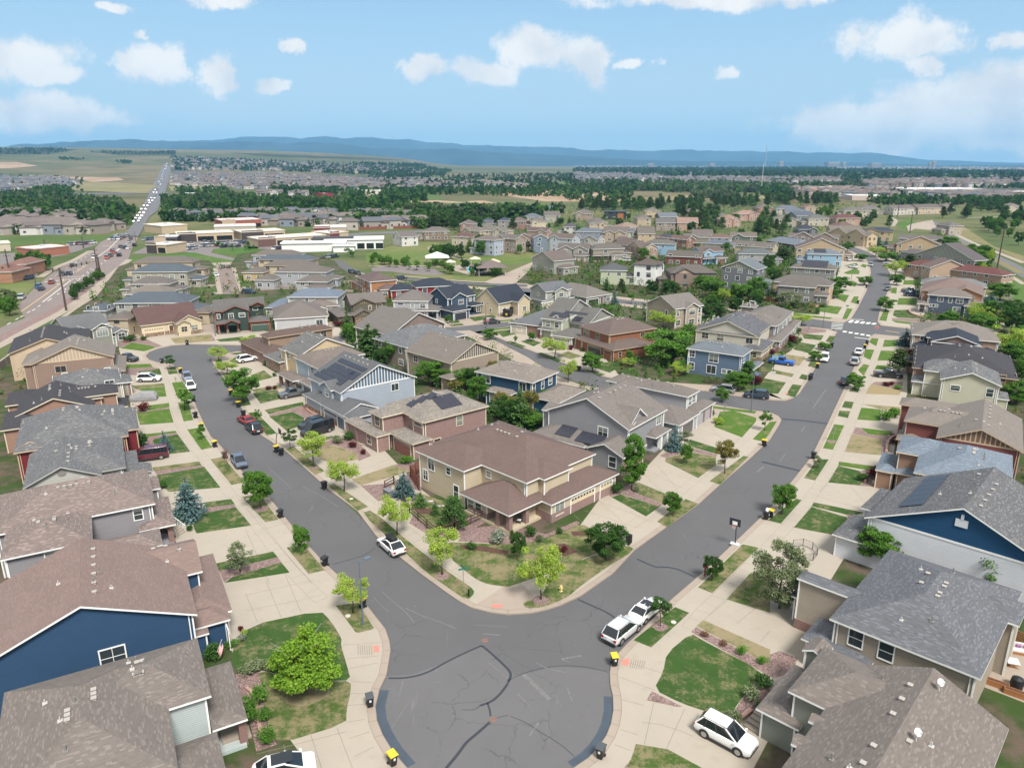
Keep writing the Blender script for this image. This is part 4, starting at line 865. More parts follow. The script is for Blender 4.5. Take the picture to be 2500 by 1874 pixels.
# --- middle block, inner row
house('navy blue house with a tan mottled hip roof behind the conifers',11,-35,[('h',5.8,.42,'395,1035 775,1142 1055,1060',''),('h',3.1,.36,'468,1190 622,1255 697,1235','N1'),('h',3.0,.36,'880,1240 1000,1312 1240,1235','N2')],(.20,.165,.14),(.022,.062,.115),win=[(0,'s',.17,4.5,1.9,1.5,'s'),(0,'s',.83,4.4,1.5,1.7,'s'),(0,'e',.05,4.4,1.0,1.7,'d'),(0,'e',.42,4.4,.9,1.6,'d'),(0,'e',.74,4.5,1.2,1.5,'d'),(0,'s',.12,1.8,1.5,1.7,'q'),(1,'s',.35,1.7,2.2,1.8,'s'),(0,'e',.25,1.5,.9,1.3,'q')],vents=1,contrast=.6)
house('taupe house with a cream battened gable beside the curving back street',11,-45,[('x',5.8,.46,'10:1800,855 10:1975,962 560,890',''),('h',3.1,.36,'100,1115 330,1075 540,970','N1')],(.165,.14,.118),(.30,.24,.19),trim=CREAM,gcol=siding((.13,.11,.09),'batten',(.56,.52,.44)),win=[(0,'e',.42,4.3,1.5,1.4,'s'),(0,'s',.2,4.4,1.4,1.4,'q')],vents=1,contrast=.35)
house('gray roofed taupe house seen from behind between two brown roofs',10,-45,[('h',5.8,.42,'1562,745 1700,856 2195,745',''),('h',3.0,.36,'1560,740 1610,770','E4 N3')],(.125,.13,.14),(.25,.21,.17),win='auto',vents=1,contrast=.5,fleck=.08)
house('brown brick house with a long gray brown gable roof on the back street',10,-42,[('x',5.8,.46,'1372,658 1540,748 2040,655','')],(.15,.132,.12),siding((.17,.10,.08),'brick'),win='auto',contrast=.3)
# --- middle block, houses facing the right street
house('gray house with a wide side gable and two blue panels on its lower roof',7,52,[('x',5.9,.46,'335,165 1025,345 1280,152',''),('W',5.6,.40,'300,162 1020,348','E1.7'),('y',5.75,.75,'1025,330 1172,240','N4 E.4'),('x',3.1,.42,'650,487 978,582','E7'),('h',3.1,.36,'212,356 640,487','E5.5'),('hp',3.0,.34,'1185,330 1250,412 1355,326','N1')],(.165,.142,.125),(.26,.26,.275),win=[(0,'w',.70,4.4,1.7,1.5,'q'),(0,'s',.85,4.6,1.5,1.5,'s'),(3,'w',.72,1.8,1.2,1.7,'d'),(2,'s',.5,4.6,.9,1.4,'d')],garages=[(3,'s',.62,4.6,(.14,.10,.085))],cols=[(5,[(.94,.05),(.5,.05)],(WHITE,'full'))],brick=[(3,'s',2.6,STONE)],vents=1,contrast=.4,solar=[(4,'w',4.0,1.0,2,1,1.5,2.6),(4,'w',8.0,.7,3,1,1.5,2.6)])
house('gray house with a broad brown roof sloping to a garage by the side street',11,52,[('h',5.8,.42,'1870,1215 2140,1272 2212,1235 1560,1085',''),('h',3.0,.42,'7:1220,110 7:1450,303 7:1552,228','N2'),('h',3.0,.34,'7:1530,180 7:1580,212 7:1750,105','N2')],(.16,.135,.12),(.36,.36,.38),win=[(0,'s',.35,4.5,1.2,1.5,'d'),(0,'s',.7,4.5,1.0,1.3,'q'),(0,'w',.3,4.9,2.2,.5,'n')],cols=[(2,[(.55,.08),(.92,.08)],(BRICK,'full'))],garages=[(1,'s',.5,4.2,(.11,.10,.10))],vents=1,contrast=.4)
house('tan two storey house with a gray brown gable roof behind the round lime tree',12,A(12,'655,707 895,672',5.8),[('x',5.8,.48,'410,650 655,707 895,672',''),('y',5.7,.5,'735,700 840,680','N4 S.5')],(.165,.145,.13),(.36,.30,.235),win=[(0,'s',.1,4.3,.8,1.3,'d'),(1,'s',.5,4.3,2.2,1.6,'g'),(0,'s',.88,4.4,1.5,1.5,'q'),(0,'s',.12,1.6,1.6,1.5,'q'),(1,'s',.5,1.6,2.0,1.4,'q'),(0,'s',.88,1.6,1.5,1.4,'q'),(0,'w',.7,4.2,.9,1.1,'d')],contrast=.3)
house('slate blue two storey house with white window trim on the corner of the side street',12,A(12,'745,1035 1225,1102',5.8),[('h',5.8,.45,'745,1035 1225,1102 1305,1045',''),('hp',3.0,.36,'1225,1212 1300,1228 1375,1168','N2'),('h',3.0,.36,'720,1092 770,1095','N5')],(.125,.145,.17),(.115,.165,.245),win=[(0,'s',.07,4.6,1.3,1.4,'q'),(0,'s',.49,4.3,2.0,1.8,'s'),(0,'s',.07,1.8,1.3,1.6,'q'),(0,'s',.46,1.7,2.0,1.8,'s'),(0,'s',.70,1.7,.9,.9,'n'),(0,'s',.80,1.7,.9,.9,'n'),(0,'s',.90,1.6,.9,1.0,'n'),(0,'e',.3,4.5,1.2,1.4,'q')],vents=1,contrast=.3,cols=[(1,[(.9,.08)],BRICK)])
house('house with a cream side gable and dark mottled roof beyond the slate blue house',12,A(12,'820,882 1365,947',5.7),[('y',6.0,.40,'835,880 1330,938','N15 S-.9'),('S',5.7,.4,'820,882 1365,947','N1.7'),('h',5.6,.42,'1000,800 1400,860','N7'),('h',3.0,.36,'1240,1005 1390,1062','N7'),('h',4.6,.4,'850,850 1000,800','N4')],(.095,.097,.11),(.50,.47,.40),trim=CREAM,win='auto',garages=[(3,'e',.4,4.9,(.5,.47,.4))],brick=[(3,'se',1.3,STONE)],vents=1,contrast=.7,fleck=.2)
house('gray house with brown roof and white trimmed corner bay above a brick base',12,A(12,'820,882 1365,947',5.7)+2,[('h',5.8,.42,'1060,768 1400,838 1572,795',''),('h',5.8,.42,'1440,832 1575,800','N6'),('h',3.0,.36,'1420,965 1640,885','N4')],(.165,.14,.125),(.25,.25,.255),win='auto',brick=[(2,'se',1.4,BRICK)],vents=1,contrast=.4)
house('taupe house with brown cross hipped roof at the crossing corner',12,A(12,'820,882 1365,947',5.7)+2,[('h',5.8,.44,'1320,705 1590,782 1640,725',''),('h',3.0,.36,'1570,850 1690,830','N5'),('h',4.2,.3,'1195,680 1330,690','N4')],(.16,.138,.125),(.24,.215,.19),win='auto',contrast=.3)
# --- between the back streets
house('rust brown two storey house with a wraparound lower roof and an open garage',11,A(11,'1475,752 1885,692',5.8),[('h',5.8,.42,'1265,670 1475,752 1885,692',''),('h',3.0,.30,'1200,765 1512,882 1862,822','')],(.13,.092,.08),(.25,.105,.058),trim=TAN,win=[(0,'w',.12,4.5,.9,1.5,'d'),(0,'w',.25,4.5,.9,1.5,'d'),(0,'w',.6,4.4,1.2,1.5,'q'),(0,'w',.9,4.3,1.0,1.6,'d'),(0,'s',.72,4.5,1.3,1.2,'s'),(1,'s',.16,1.5,.8,1.4,'d')],garages=[(1,'w',.52,4.9,(.03,.025,.025)),(1,'w',.86,2.6,(.22,.09,.05))],cols=[(1,[(.0,.98),(.0,.8)],BRICKP)],vents=1,contrast=.2)
house('sage green house with two white battened gables and solar panels on its front slope',11,A(11,'1080,632 1360,537',5.8),[('y',5.8,.46,'945,592 1080,632 1362,537',''),('y',4.4,.42,'1250,662 1520,587','N6'),('h',3.0,.36,'1070,745 1165,776 1300,720','N2'),('x0',5.6,.6,'975,590 1085,632','E3 N-2',None,4.2),('hp',3.0,.36,'920,680 1000,715','E3')],(.125,.118,.108),(.40,.41,.31),gcol=BATK,win=[(0,'w',.3,4.4,1.2,1.5,'q'),(0,'w',.75,4.4,1.2,1.5,'d')],garages=[(2,'w',.5,4.6,(.42,.42,.34))],cols=[(4,[(.05,.05),(.05,.9)],BRICK)],vents=0,solar=[(0,'w',2.0,1.0,3,2,1.7,1.05),(0,'w',5.5,3.0,4,1,1.7,1.05),(1,'w',1.5,.8,2,2,1.7,1.05)],contrast=.3)
house('brick ranch house with a slate gray hip roof at the back street corner',11,A(11,'910,677 1100,600',3.2),[('h',3.2,.42,'715,612 910,677 1110,560','')],(.12,.128,.14),siding((.20,.085,.06),'brick'),win='auto',garages=[(0,'w',.28,4.6,(.45,.40,.33))],contrast=.35)
# --- far side of the back cross street
house('olive house with a battened garage gable and wood stained trim',10,A(10,'1228,497 1535,472',5.8),[('x',5.8,.55,'1228,497 1535,472','N9'),('y',5.7,.45,'1235,497 1440,480','N4 S.8'),('h',3.0,.36,'1065,560 1250,588','N5'),('y',3.1,.5,'1245,585 1425,572','N5 S1'),('hp',3.0,.3,'1420,568 1557,556','N3')],(.145,.122,.11),(.115,.105,.075),trim=plain((.14,.105,.075),.5),gcol=siding((.10,.09,.065),'batten',(.30,.25,.16)),win=[(1,'s',.12,4.3,.9,1.4,'d',CREAM),(1,'s',.45,4.7,1.4,.7,'n',CREAM),(1,'s',.78,4.5,.8,1.2,'d',CREAM),(0,'s',.82,4.5,1.7,1.4,'q',CREAM)],garages=[(3,'s',.5,4.6,(.14,.12,.09)),(2,'s',.72,2.6,(.14,.12,.09))],brick=[(3,'s',2.4,STONE)],contrast=.3)
house('light gray house with a brown hip roof and a dark garage door',10,A(10,'1580,463 1840,465',5.8),[('h',5.8,.45,'1580,463 1842,466 1925,425','N3'),('h',3.0,.36,'1572,547 1752,541','N5 S.4'),('hp',3.0,.34,'1770,547 1988,532','N5')],(.15,.13,.12),(.34,.345,.36),win=[(0,'s',.2,4.8,1.8,.6,'n'),(0,'s',.55,4.4,.9,1.2,'d'),(0,'s',.85,4.3,1.5,1.4,'q'),(2,'s',.25,1.7,1.8,1.6,'q')],garages=[(1,'s',.5,4.6,(.05,.05,.055))],cols=[(2,[(.5,.05),(.97,.05)],(siding((.34,.345,.36)),'full'))],contrast=.3)
house('navy gray house with white trim, stacked front gables and a charcoal garage door',11,A(11,'110,447 345,412',5.8),[('x',5.8,.55,'110,447 350,410','N10'),('y',5.6,.5,'120,447 280,428','N5 S.6'),('h',3.0,.36,'102,542 300,528','N4 S.6'),('hp',3.0,.3,'290,503 427,490','N4')],rN,(.05,.08,.125),win=[(1,'s',.2,4.5,.7,1.0,'d'),(1,'s',.62,4.3,1.9,1.3,'g'),(0,'s',.85,4.5,1.0,1.1,'q'),(3,'s',.6,1.6,1.6,1.4,'q'),(0,'w',.4,4.3,.9,1.2,'d'),(0,'w',.6,1.6,1.2,.9,'d')],garages=[(2,'s',.45,4.4,(.03,.035,.05))],cols=[(3,[(.97,.05)],STONE)],contrast=.3)
house('cream house with a steep navy roof and a small brown front gable',11,A(11,'545,488 800,440',4.2),[('x',4.2,.75,'545,488 800,440','N11'),('y',4.4,.7,'690,470 803,450','N6 S.8'),('y0',4.6,.7,'555,458 640,448','N3 S-1',siding((.35,.20,.12)),4.4)],rN,(.55,.46,.32),trim=WHITE,win=[(1,'s',.55,1.9,1.3,1.3,'q'),(0,'w',.3,3.2,.8,1.0,'d'),(0,'w',.65,1.6,.8,1.0,'d')],garages=[(0,'s',.3,4.9,(.60,.55,.48))],doors=[(0,'s',.62,(.1,.07,.05))],brick=[(0,'s',1.1,STONE)],contrast=.25)
house('pale sage gray house with slate roof and twin cream garage doors',11,A(11,'940,388 1160,362',5.8),[('x',5.8,.5,'940,388 1162,362','N9'),('y',5.7,.45,'1010,385 1110,368','N4 S.7'),('h',3.0,.36,'770,432 945,462','N6'),('y',3.0,.45,'945,462 1082,445','N5'),('hp',3.0,.3,'1065,445 1190,432','N3')],(.115,.12,.135),(.37,.37,.32),win=[(0,'s',.1,4.4,.8,1.2,'d'),(1,'s',.5,4.4,1.6,1.2,'q'),(0,'s',.85,4.5,1.4,1.1,'q'),(0,'w',.5,4.3,.9,1.0,'d')],garages=[(3,'s',.5,4.6,(.52,.47,.38)),(2,'s',.75,2.6,(.52,.47,.38))],brick=[(3,'s',1.1,STONE)],contrast=.4)
house('low gray ranch house with a taupe hip roof beside a blue spruce',11,A(11,'1285,437 1500,405',3.2),[('h',3.2,.45,'1160,340 1285,437 1500,405','')],(.165,.145,.13),(.25,.24,.235),win=[(0,'s',.88,1.7,1.6,1.4,'q')],garages=[(0,'s',.28,4.6,(.04,.035,.035))],doors=[(0,'s',.62,(.12,.05,.04))],contrast=.25)
house('dark red house with white windows under a navy hip roof',10,A(10,'1790,350 2130,332',5.8),[('h',5.8,.42,'1780,350 2132,332','N10'),('h',3.2,.36,'1560,372 1790,366','N8'),('h',3.2,.36,'2120,360 2212,352','N8')],rN,(.23,.018,.022),win='auto',contrast=.3)
house('orange brown house with layered brown roofs near the pool road',10,A(10,'1395,303 1630,285',5.8),[('h',5.8,.42,'1345,285 1630,285','N9'),('h',3.2,.4,'1480,372 1650,350','N6'),('h',3.2,.4,'1270,310 1380,330','N6')],(.125,.085,.078),(.36,.17,.085),win='auto',contrast=.25)
house('taupe ranch house with a big hip roof and pale side wall behind the brown roof',10,A(10,'672,612 1040,590',3.4),[('h',3.4,.45,'570,522 672,612 1042,590','')],(.155,.128,.115),(.42,.42,.43),win=[(0,'s',.85,1.7,1.8,1.5,'s'),(0,'w',.5,1.8,.9,.9,'d')],contrast=.25)
house('long pale townhouse with a light blue gray hip roof',10,A(10,'715,432 1110,432',5.6),[('h',5.6,.36,'690,432 1125,432','N11'),('h',3.2,.34,'500,522 712,485','N8'),('h',3.0,.34,'1100,420 1140,415','N6 W3')],(.125,.16,.215),(.38,.38,.35),win='auto',contrast=.2)
house('small cream ranch with a mauve roof and nested gables behind the olive house',10,A(10,'900,560 1130,545',3.3),[('h',3.3,.4,'860,520 1130,500','N8'),('y',3.3,.45,'930,540 1040,532','N4')],(.17,.13,.115),(.50,.42,.28),win='auto',contrast=.25)
# --- right side of the right street, from the bottom of the picture upwards
house('sage gray house in the bottom right corner with two satellite dishes on its roof',4,-43,[('y',5.7,.46,'535,1135 2085,1305 1920,1638','S9'),('h',5.7,.42,'240,970 535,1135 530,612','E6'),('h',3.0,.38,'0,1145 205,1262 270,760','E1'),('y',5.0,.5,'340,640 480,690','N2 E.5'),('x0',5.6,.6,'345,1300 500,1200','E3 S-1',None,4.5),('x0',5.6,.6,'215,1470 380,1380','E3 S-.6',None,4.5)],rB,(.22,.235,.20),win=[(1,'w',.3,4.5,1.2,1.2,'d')],vents=1,contrast=.4,fleck=.04,cols=[(2,[(.05,.05)],STONE)],extra=lambda root,info,sp:[link('satellite_dish',inst('dish',_dish),root,p,(0,0,0))for p in((info[0]['R'][1]-4.4,info[0]['R'][3]-2.0,info[0]['hf'](info[0]['R'][1]-4.4,info[0]['R'][3]-2.0)),(info[0]['R'][1]-4.2,info[0]['R'][2]+7.6,info[0]['hf'](info[0]['R'][1]-4.2,0)))])
house('taupe house at right with a wide blue gray mottled roof and two side windows',4,-43,[('h',5.8,.40,'575,370 1850,885 2180,145',''),('h',5.8,.40,'530,120 8:360,1525','E8'),('h',3.0,.36,'330,540 520,622','E4 N4.5'),('h',3.0,.36,'235,178 412,236','E2 N3'),('h',5.8,.4,'2015,385 2115,400','W5 N4 E.6')],(.115,.12,.135),(.34,.29,.235),trim=WHITE,win=[(0,'s',.17,4.6,1.15,1.6,'d'),(0,'s',.40,4.5,1.15,1.6,'d')],vents=1,contrast=.5,fleck=.06,brick=[(1,'ws',1.2,BRICK)])
house('white sided house with a deep blue upper gable and a row of solar panels',8,-43,[('y',5.8,.46,'865,1078','E19 N15'),('S',3.0,.28,'1190,1300','E16 N2.2'),('h',3.0,.36,'700,1252 770,1050','E5'),('h',4.2,.36,'850,1000 985,850','E5 N1')],(.115,.115,.122),(.62,.64,.68),gcol=(.012,.065,.15),win=[(0,'w',.2,4.5,1.2,1.3,'d')],vents=1,contrast=.6,fleck=.12,solar=[(0,'w',1.2,2.8,6,1,1.9,2.6)],extra=lambda root,info,sp:link('gable_vent',inst('gvent2',_gvent2),root,sp(0,'s',.5,8.3)[0],0))
house('tan house with a slate blue hip roof in three steps',8,-33,[('h',5.8,.40,'1300,690 1320,565 2105,555 2120,862',''),('h',5.8,.40,'1145,525 1185,390','E7'),('h',3.0,.36,'970,668 1020,530 1112,706',''),('h',3.0,.36,'1115,700 1340,720','N3')],(.145,.185,.235),(.29,.175,.12),trim=CREAM,win=[(0,'e',.3,4.4,1.2,1.3,'d')],vents=1,contrast=.55,cols=[(2,[(.5,.06),(.95,.06)],(BRICK,'full'))])
house('brick red house with a tan battened side gable and a broad taupe roof',8,-33,[('y',5.8,.44,'1470,405 2212,532','N17'),('h',5.8,.42,'1212,228 1388,292','E9 N6'),('h',5.8,.42,'13:1160,1500 13:1240,1518','E9 N4'),('h',3.0,.36,'1130,415 1170,340','E4'),('h',3.0,.3,'1200,290 1385,380','N2 E.5')],rT,(.20,.068,.058),trim=TAN,gcol=BATD,win=[(1,'s',.4,4.2,1.0,1.2,'d')],vents=2,contrast=.3)
house('pale cream green house with a gray mottled roof and clipped red gable peak',13,A(13,'1505,1295 2030,1358',5.8),[('y',5.8,.38,'1505,1295 2030,1358','N11'),('h',5.6,.40,'1365,1185 1505,1235','N6 E5'),('h',3.0,.36,'1260,1310 1370,1270','E4'),('h',3.0,.36,'1990,1460 2090,1470','N5 W1')],rG,(.50,.48,.37),trim=WHITE,win=[(0,'s',.25,4.3,1.5,1.0,'d'),(0,'s',.86,4.2,1.1,1.6,'d')],vents=1,contrast=.8,fleck=.15)
house('house with a very dark purple gray hip roof and brick porch pillars',13,A(13,'1505,1295 2030,1358',5.8),[('h',4.8,.40,'1275,1135 2170,1300 1700,1060',''),('h',3.0,.36,'1210,1140 1280,1100','E4')],rC,(.30,.18,.14),trim=TAN,win='auto',vents=1,contrast=.35,cols=[(1,[(.06,.06),(.06,.9)],(BRICK,'full'))])
house('mauve house with a navy roof and a white timbered gable',13,A(13,'1435,978 1855,1018',5.8),[('y',6.0,.34,'1440,978 1850,1016','N11 S-.8'),('S',5.8,.35,'1425,977 1858,1019','N1.5'),('h',5.6,.4,'1390,942 1500,950','N7 E3'),('h',3.0,.36,'1275,1028 1395,1012','N4 E3'),('h',3.0,.36,'1840,1050 1970,1075','N6'),('h',3.4,.34,'1290,1110 1700,1060','N3')],rN,(.25,.17,.15),win=[(0,'s',.83,4.3,1.7,1.2,'s')],contrast=.3)
house('house with a broad tan roof behind the navy roofed mauve house',13,A(13,'1435,978 1855,1018',5.8)+2,[('h',5.2,.38,'1265,918 2000,955','N11')],rT,(.36,.26,.2),win='auto',vents=1,contrast=.3)
house('slate blue house with brick porch beside the crossing and white double windows',13,A(13,'1395,582 1775,612',5.8),[('h',5.8,.42,'1395,582 1775,612','N9'),('h',3.6,.36,'1740,640 1868,692','N7 W1'),('hp',3.0,.36,'1308,658 1412,664','N6')],(.175,.14,.12),(.085,.105,.15),win=[(0,'s',.30,4.5,1.5,1.3,'q'),(0,'s',.54,4.4,.9,1.3,'d'),(0,'s',.76,4.4,1.8,1.3,'q'),(0,'s',.09,2.4,.7,.8,'n'),(0,'s',.16,2.4,.7,.8,'n'),(0,'s',.23,2.4,.7,.8,'n'),(0,'s',.72,1.7,2.0,1.5,'q'),(1,'s',.6,1.6,1.2,1.6,'d')],brick=[],cols=[(2,[(.1,.06),(.8,.06)],BRICK)],contrast=.25)
house('orange tan house with two stepped gables and a brown roof behind the slate blue house',13,A(13,'1395,582 1775,612',5.8)+1,[('h',5.8,.42,'1345,545 1870,545','N8'),('y',5.9,.38,'1555,565 1872,545','N6 S.5'),('y',5.9,.38,'1480,505 1700,500','N5')],(.19,.125,.108),(.36,.19,.12),trim=TAN,win='auto',contrast=.2)
house('house with a faded gray green hip roof beyond the orange tan house',13,A(13,'1395,582 1775,612',5.8)+2,[('h',5.4,.4,'1340,480 1905,525','N8')],(.16,.165,.165),(.36,.27,.2),win='auto',contrast=.25)
# == HOUSES FURTHER BACK
def HM(label,fr,s,dep,typ,z,roof,wall,aux='',ang=None,trim=None,gcol=None,garcol=(.30,.25,.2),group=None,near=False,win='auto',solar=(),name='house',cat='house',contrast=.15):
 (f,u,v),(g,u2,v2)=pts(fr,s)
 a=G(f,u,v,z);b=G(g,u2,v2,z)
 if ang is None:ang=math.degrees(math.atan2(b[1]-a[1],b[0]-a[0]))
 else:
  m=G(f,(u+u2)/2,(v+v2)/2,z);d=math.hypot(m[0],m[1]);Wd=abs(u2-u)/3.4563*d/F
 ca,sa=math.cos(R(ang)),math.sin(R(ang))
 # main rectangle given through a pixel pair; for far houses through its middle and width
 if 'm' in aux or d_far(a):
  m=G(f,(u+u2)/2,(v+v2)/2,z);d=math.hypot(m[0],m[1]);Wd=math.hypot(u2-u,0)/3.4563*d/F/max(.6,abs(ca))
 else:m=((a[0]+b[0])/2,(a[1]+b[1])/2);Wd=math.dist(a,b)
 W_=Wd;D=dep;roof=mul(roof,.82)
 def rect(x0,x1,y0,y1):return(x0,x1,y0,y1)
 wings=[]
 # house() wants pixel strings or rectangles relative to wing 0, so give it an absolute base
 wings.append((typ,z,.45 if typ!='y' else .42,('abs',m,W_,D),''))
 gar=[]
 if 'g' in aux:wings.append(('y',z-.05,.5,(W_*.08,W_*.52,-.7,D*.5),''))
 if 'j' in aux:wings.append(('y',z-.05,.5,(W_*.5,W_*.95,-.7,D*.5),''))
 if 'G' in aux:wings.append(('h',3.0,.38,(W_*.52,W_+.4,-2.4,D*.35),''));gar.append((len(wings)-1,'s',.5,4.4 if W_>9 else 3.2,garcol))
 if 'p' in aux:wings.append(('hp',3.0,.32,(-.3,W_*.5,-1.9,.8),''))
 if 'e' in aux:wings.append(('h',3.2,.38,(W_-1.5,W_+4.0,D*.15,D*.9),''))
 if 'w' in aux:wings.append(('h',3.2,.38,(-4.0,1.5,D*.15,D*.9),''))
 if 'b' in aux:wings.append(('x',z-.03,.5,(W_*.5,W_+1.6,D*.35,D*.85),''))
 return house(label,fr,ang,wings,roof,wall,trim=trim,gcol=gcol,garages=gar,near=near,win=win,group=group,solar=solar,name=name,cat=cat,contrast=contrast,vents=0)
def d_far(a):return math.hypot(*a)>330
# teach house() absolute rectangles
_house=house
def house(label,fr,ang,wings,*a,**k):
 ca,sa=math.cos(R(ang)),math.sin(R(ang));out=[]
 for wg in wings:
  if isinstance(wg[3],tuple)and wg[3]and wg[3][0]=='abs':
   _,m,W_,D=wg[3];lx,ly=m[0]*ca+m[1]*sa,-m[0]*sa+m[1]*ca
   wg=(wg[0],wg[1],wg[2],[(lx-W_/2,ly),(lx+W_/2,ly+D)],*wg[4:])
  out.append(wg)
 return _house(label,fr,ang,out,*a,**k)
LB=(.26,.40,.52);GR=(.22,.225,.235);CR=(.48,.40,.29);TN=(.36,.25,.17);BR=(.20,.13,.10);WH=(.66,.66,.64);SG=(.36,.38,.29);OL=(.16,.15,.115);RDR=(.19,.10,.09);TC=(.30,.15,.10);PK=(.30,.185,.16)
HM('pale green house with a slate hip roof beside the white three storey house',12,'15,378 250,382',10,'h',5.8,(.105,.11,.118),(.42,.45,.33),'e')
HM('white three storey house with dark window panes and a brown roof',12,'295,326 488,338',9,'h',8.2,(.13,.10,.088),(.72,.72,.70),'b',trim=DKTRIM,gcol=(.10,.075,.065))
HM('brown house with a tan gable and a wooden stair beside the white tall house',12,'612,402 1010,402',11,'h',5.8,(.145,.12,.105),(.23,.17,.14),'gw',trim=DKTRIM,gcol=(.42,.32,.22))
HM('dark gray three storey house with a white battened gable and a rear deck',12,'1035,352 1345,378',11,'y',8.0,(.15,.18,.205),(.16,.165,.175),'e',gcol=BATG)
HM('tan house with exposed wood gable behind the taupe house near the crossing',12,'1462,472 1960,512',10,'h',5.8,(.16,.138,.12),(.46,.34,.22),'',gcol=(.36,.19,.08))
HM('gray taupe house with brown hip roof and low porch just beyond the crossing',12,'1512,505 1838,528',8,'h',5.8,(.155,.132,.118),(.20,.195,.175),'e',trim=WHITE)
HM('gray house whose hip roof is covered with blue solar panels',12,'1618,352 2003,376',10,'h',5.6,(.165,.14,.12),(.24,.235,.225),'',solar=[(0,'s',4.2,.9,9,3,1.05,1.7)])
HM('light blue house with small solar panels on a gray blue hip roof',12,'1788,242 2045,248',9,'h',5.8,(.15,.19,.24),LB,'w',solar=[(0,'s',3.2,1.2,5,2,1.05,1.7)])
HM('tan gabled house with white roof panels beyond the light blue solar house',12,'1705,190 2055,200',11,'y',5.8,(.17,.11,.095),(.42,.32,.21),'e',trim=WHITE)
HM('sky blue house with stacked white front gables in the middle of the block',12,'866,226 1075,216',9,'x',5.8,(.14,.105,.09),LB,'gGp',gcol=(.30,.42,.52),garcol=(.20,.07,.05))
HM('maroon walled house with a large plain brown roof left of the sky blue house',12,'585,258 850,270',10,'x',4.4,(.14,.118,.10),(.17,.06,.05),'')
HM('pale gray house with a dull slate hip roof behind the dark gray house',12,'1198,238 1480,243',9,'h',5.6,(.13,.145,.15),(.33,.33,.32),'e')
HM('sky blue house with a hip roof and white windows beside a round bush',12,'398,152 640,160',9,'h',5.8,(.155,.14,.125),LB,'')
HM('tan house with taupe roofs and a long porch at the left of the far row',12,'0,190 225,190',9,'h',5.8,(.15,.128,.108),(.36,.30,.23),'pe')
HM('brown house with cream front gable next to the tan porch house',12,'115,148 390,196',9,'x',5.6,(.155,.11,.095),(.33,.22,.15),'jp',gcol=(.50,.40,.27))
HM('olive tan house with steep front gables in the far row',12,'735,102 955,102',8,'x',5.8,(.16,.14,.12),(.24,.21,.16),'gGp')
HM('white house with a dull red hip roof in the far row',12,'938,102 1110,108',8,'h',5.8,(.19,.115,.095),(.60,.59,.56),'e')
HM('dark green gabled house with a taupe roof in the far row',12,'1125,92 1330,96',9,'x',5.8,(.18,.14,.115),(.12,.15,.12),'gp')
HM('cream gabled house with a plain taupe roof near the blue hip roof',12,'1185,172 1440,188',10,'x',4.4,(.165,.14,.115),(.50,.41,.28),'')
HM('low dark house with a slate blue pyramid roof and brick piers',12,'1428,128 1672,165',11,'h',3.6,(.17,.20,.25),(.10,.06,.05),'')
HM('house with a small blue gray hip roof between the gabled houses',12,'905,150 1120,160',8,'h',3.6,(.13,.15,.20),(.35,.33,.30),'')
HM('house with a mauve roof and dark blue solar array behind a brown gable',12,'505,100 715,120',8,'x',5.0,(.17,.10,.085),(.26,.14,.10),'',solar=[(0,'s',3.0,1.0,7,2,1.0,1.7)])
HM('taupe house with white trimmed twin gables near the street bend',12,'1650,95 1980,108',8,'x',5.4,(.165,.13,.115),(.26,.21,.18),'gj',trim=WHITE)
HM('large cream stucco house with taupe roof at the end of the street bend',12,'1985,62 2212,85',9,'x',6.2,(.185,.16,.13),(.50,.40,.26),'gj',trim=TAN)
HM('cream house with a navy roof beside the tall pines at the bend',18,'890,805 1072,812',9,'h',6.0,(.05,.065,.10),(.46,.36,.23),'g',trim=TAN)
HM('tan house with a white framed gable and dark red roof right of the street',13,'1450,358 1725,362',9,'y',5.8,(.18,.12,.10),(.42,.30,.22),'',trim=WHITE)
HM('wide house with a dark red hip roof behind the white framed tan gable',13,'1370,345 1805,398',9,'h',5.2,(.17,.055,.05),(.35,.24,.18),'')
HM('gray house with a white battened gable and purple gray roof right of the street',13,'1390,250 1675,285',9,'y',5.6,(.125,.105,.11),(.28,.26,.26),'w',gcol=BATG)
HM('house with a brown roof over a tan gable high on the right side',13,'1195,160 1470,172',8,'y',5.4,(.19,.125,.10),(.45,.33,.21),'w')
HM('house with a taupe gray gable roof by the four lane road at right',13,'1205,110 1468,120',8,'x',5.2,(.15,.13,.125),(.3,.25,.22),'')
HM('low brown roofed house with brick walls facing the street bend',13,'1085,175 1200,185',7,'h',3.6,(.15,.10,.085),(.22,.10,.07),'')
HM('gray house with taupe roof and twin white windows behind the purple gray roof',13,'1210,225 1390,250',7,'h',4.6,(.15,.13,.12),(.30,.28,.27),'')
# houses behind the pool and up to the pines
rT2=(.185,.15,.13)
HM('gray green house with a mauve roof standing behind the pool',16,'1372,858 1562,890',12,'y',5.8,(.165,.125,.11),(.30,.30,.26),'e',gcol=(.36,.33,.27))
HM('taupe house with wraparound porch roof uphill from the pool',16,'1890,790 2165,782',10,'h',5.8,(.15,.13,.112),(.28,.25,.20),'Gp')
HM('tan house with white trimmed gables uphill from the pool',16,'1590,782 1850,790',10,'x',5.8,(.15,.125,.11),(.30,.28,.25),'gjG')
HM('brown house with a cream gable above the taupe porch house',16,'2050,720 2212,745',10,'x',5.8,(.15,.105,.092),(.40,.28,.20),'gp')
HM('pale blue gray three storey house with white deck above the pool lawn',16,'880,702 1060,715',9,'h',8.0,rT2,(.38,.41,.50),'w')
HM('tan three storey house with tall windows above the pool lawn',16,'1060,690 1240,706',9,'x',7.4,(.165,.14,.125),(.32,.26,.21),'g')
HM('brown house with a mauve gable roof behind tall green trees',16,'1235,690 1385,690',10,'y',6.4,(.15,.10,.09),(.30,.20,.15),'')
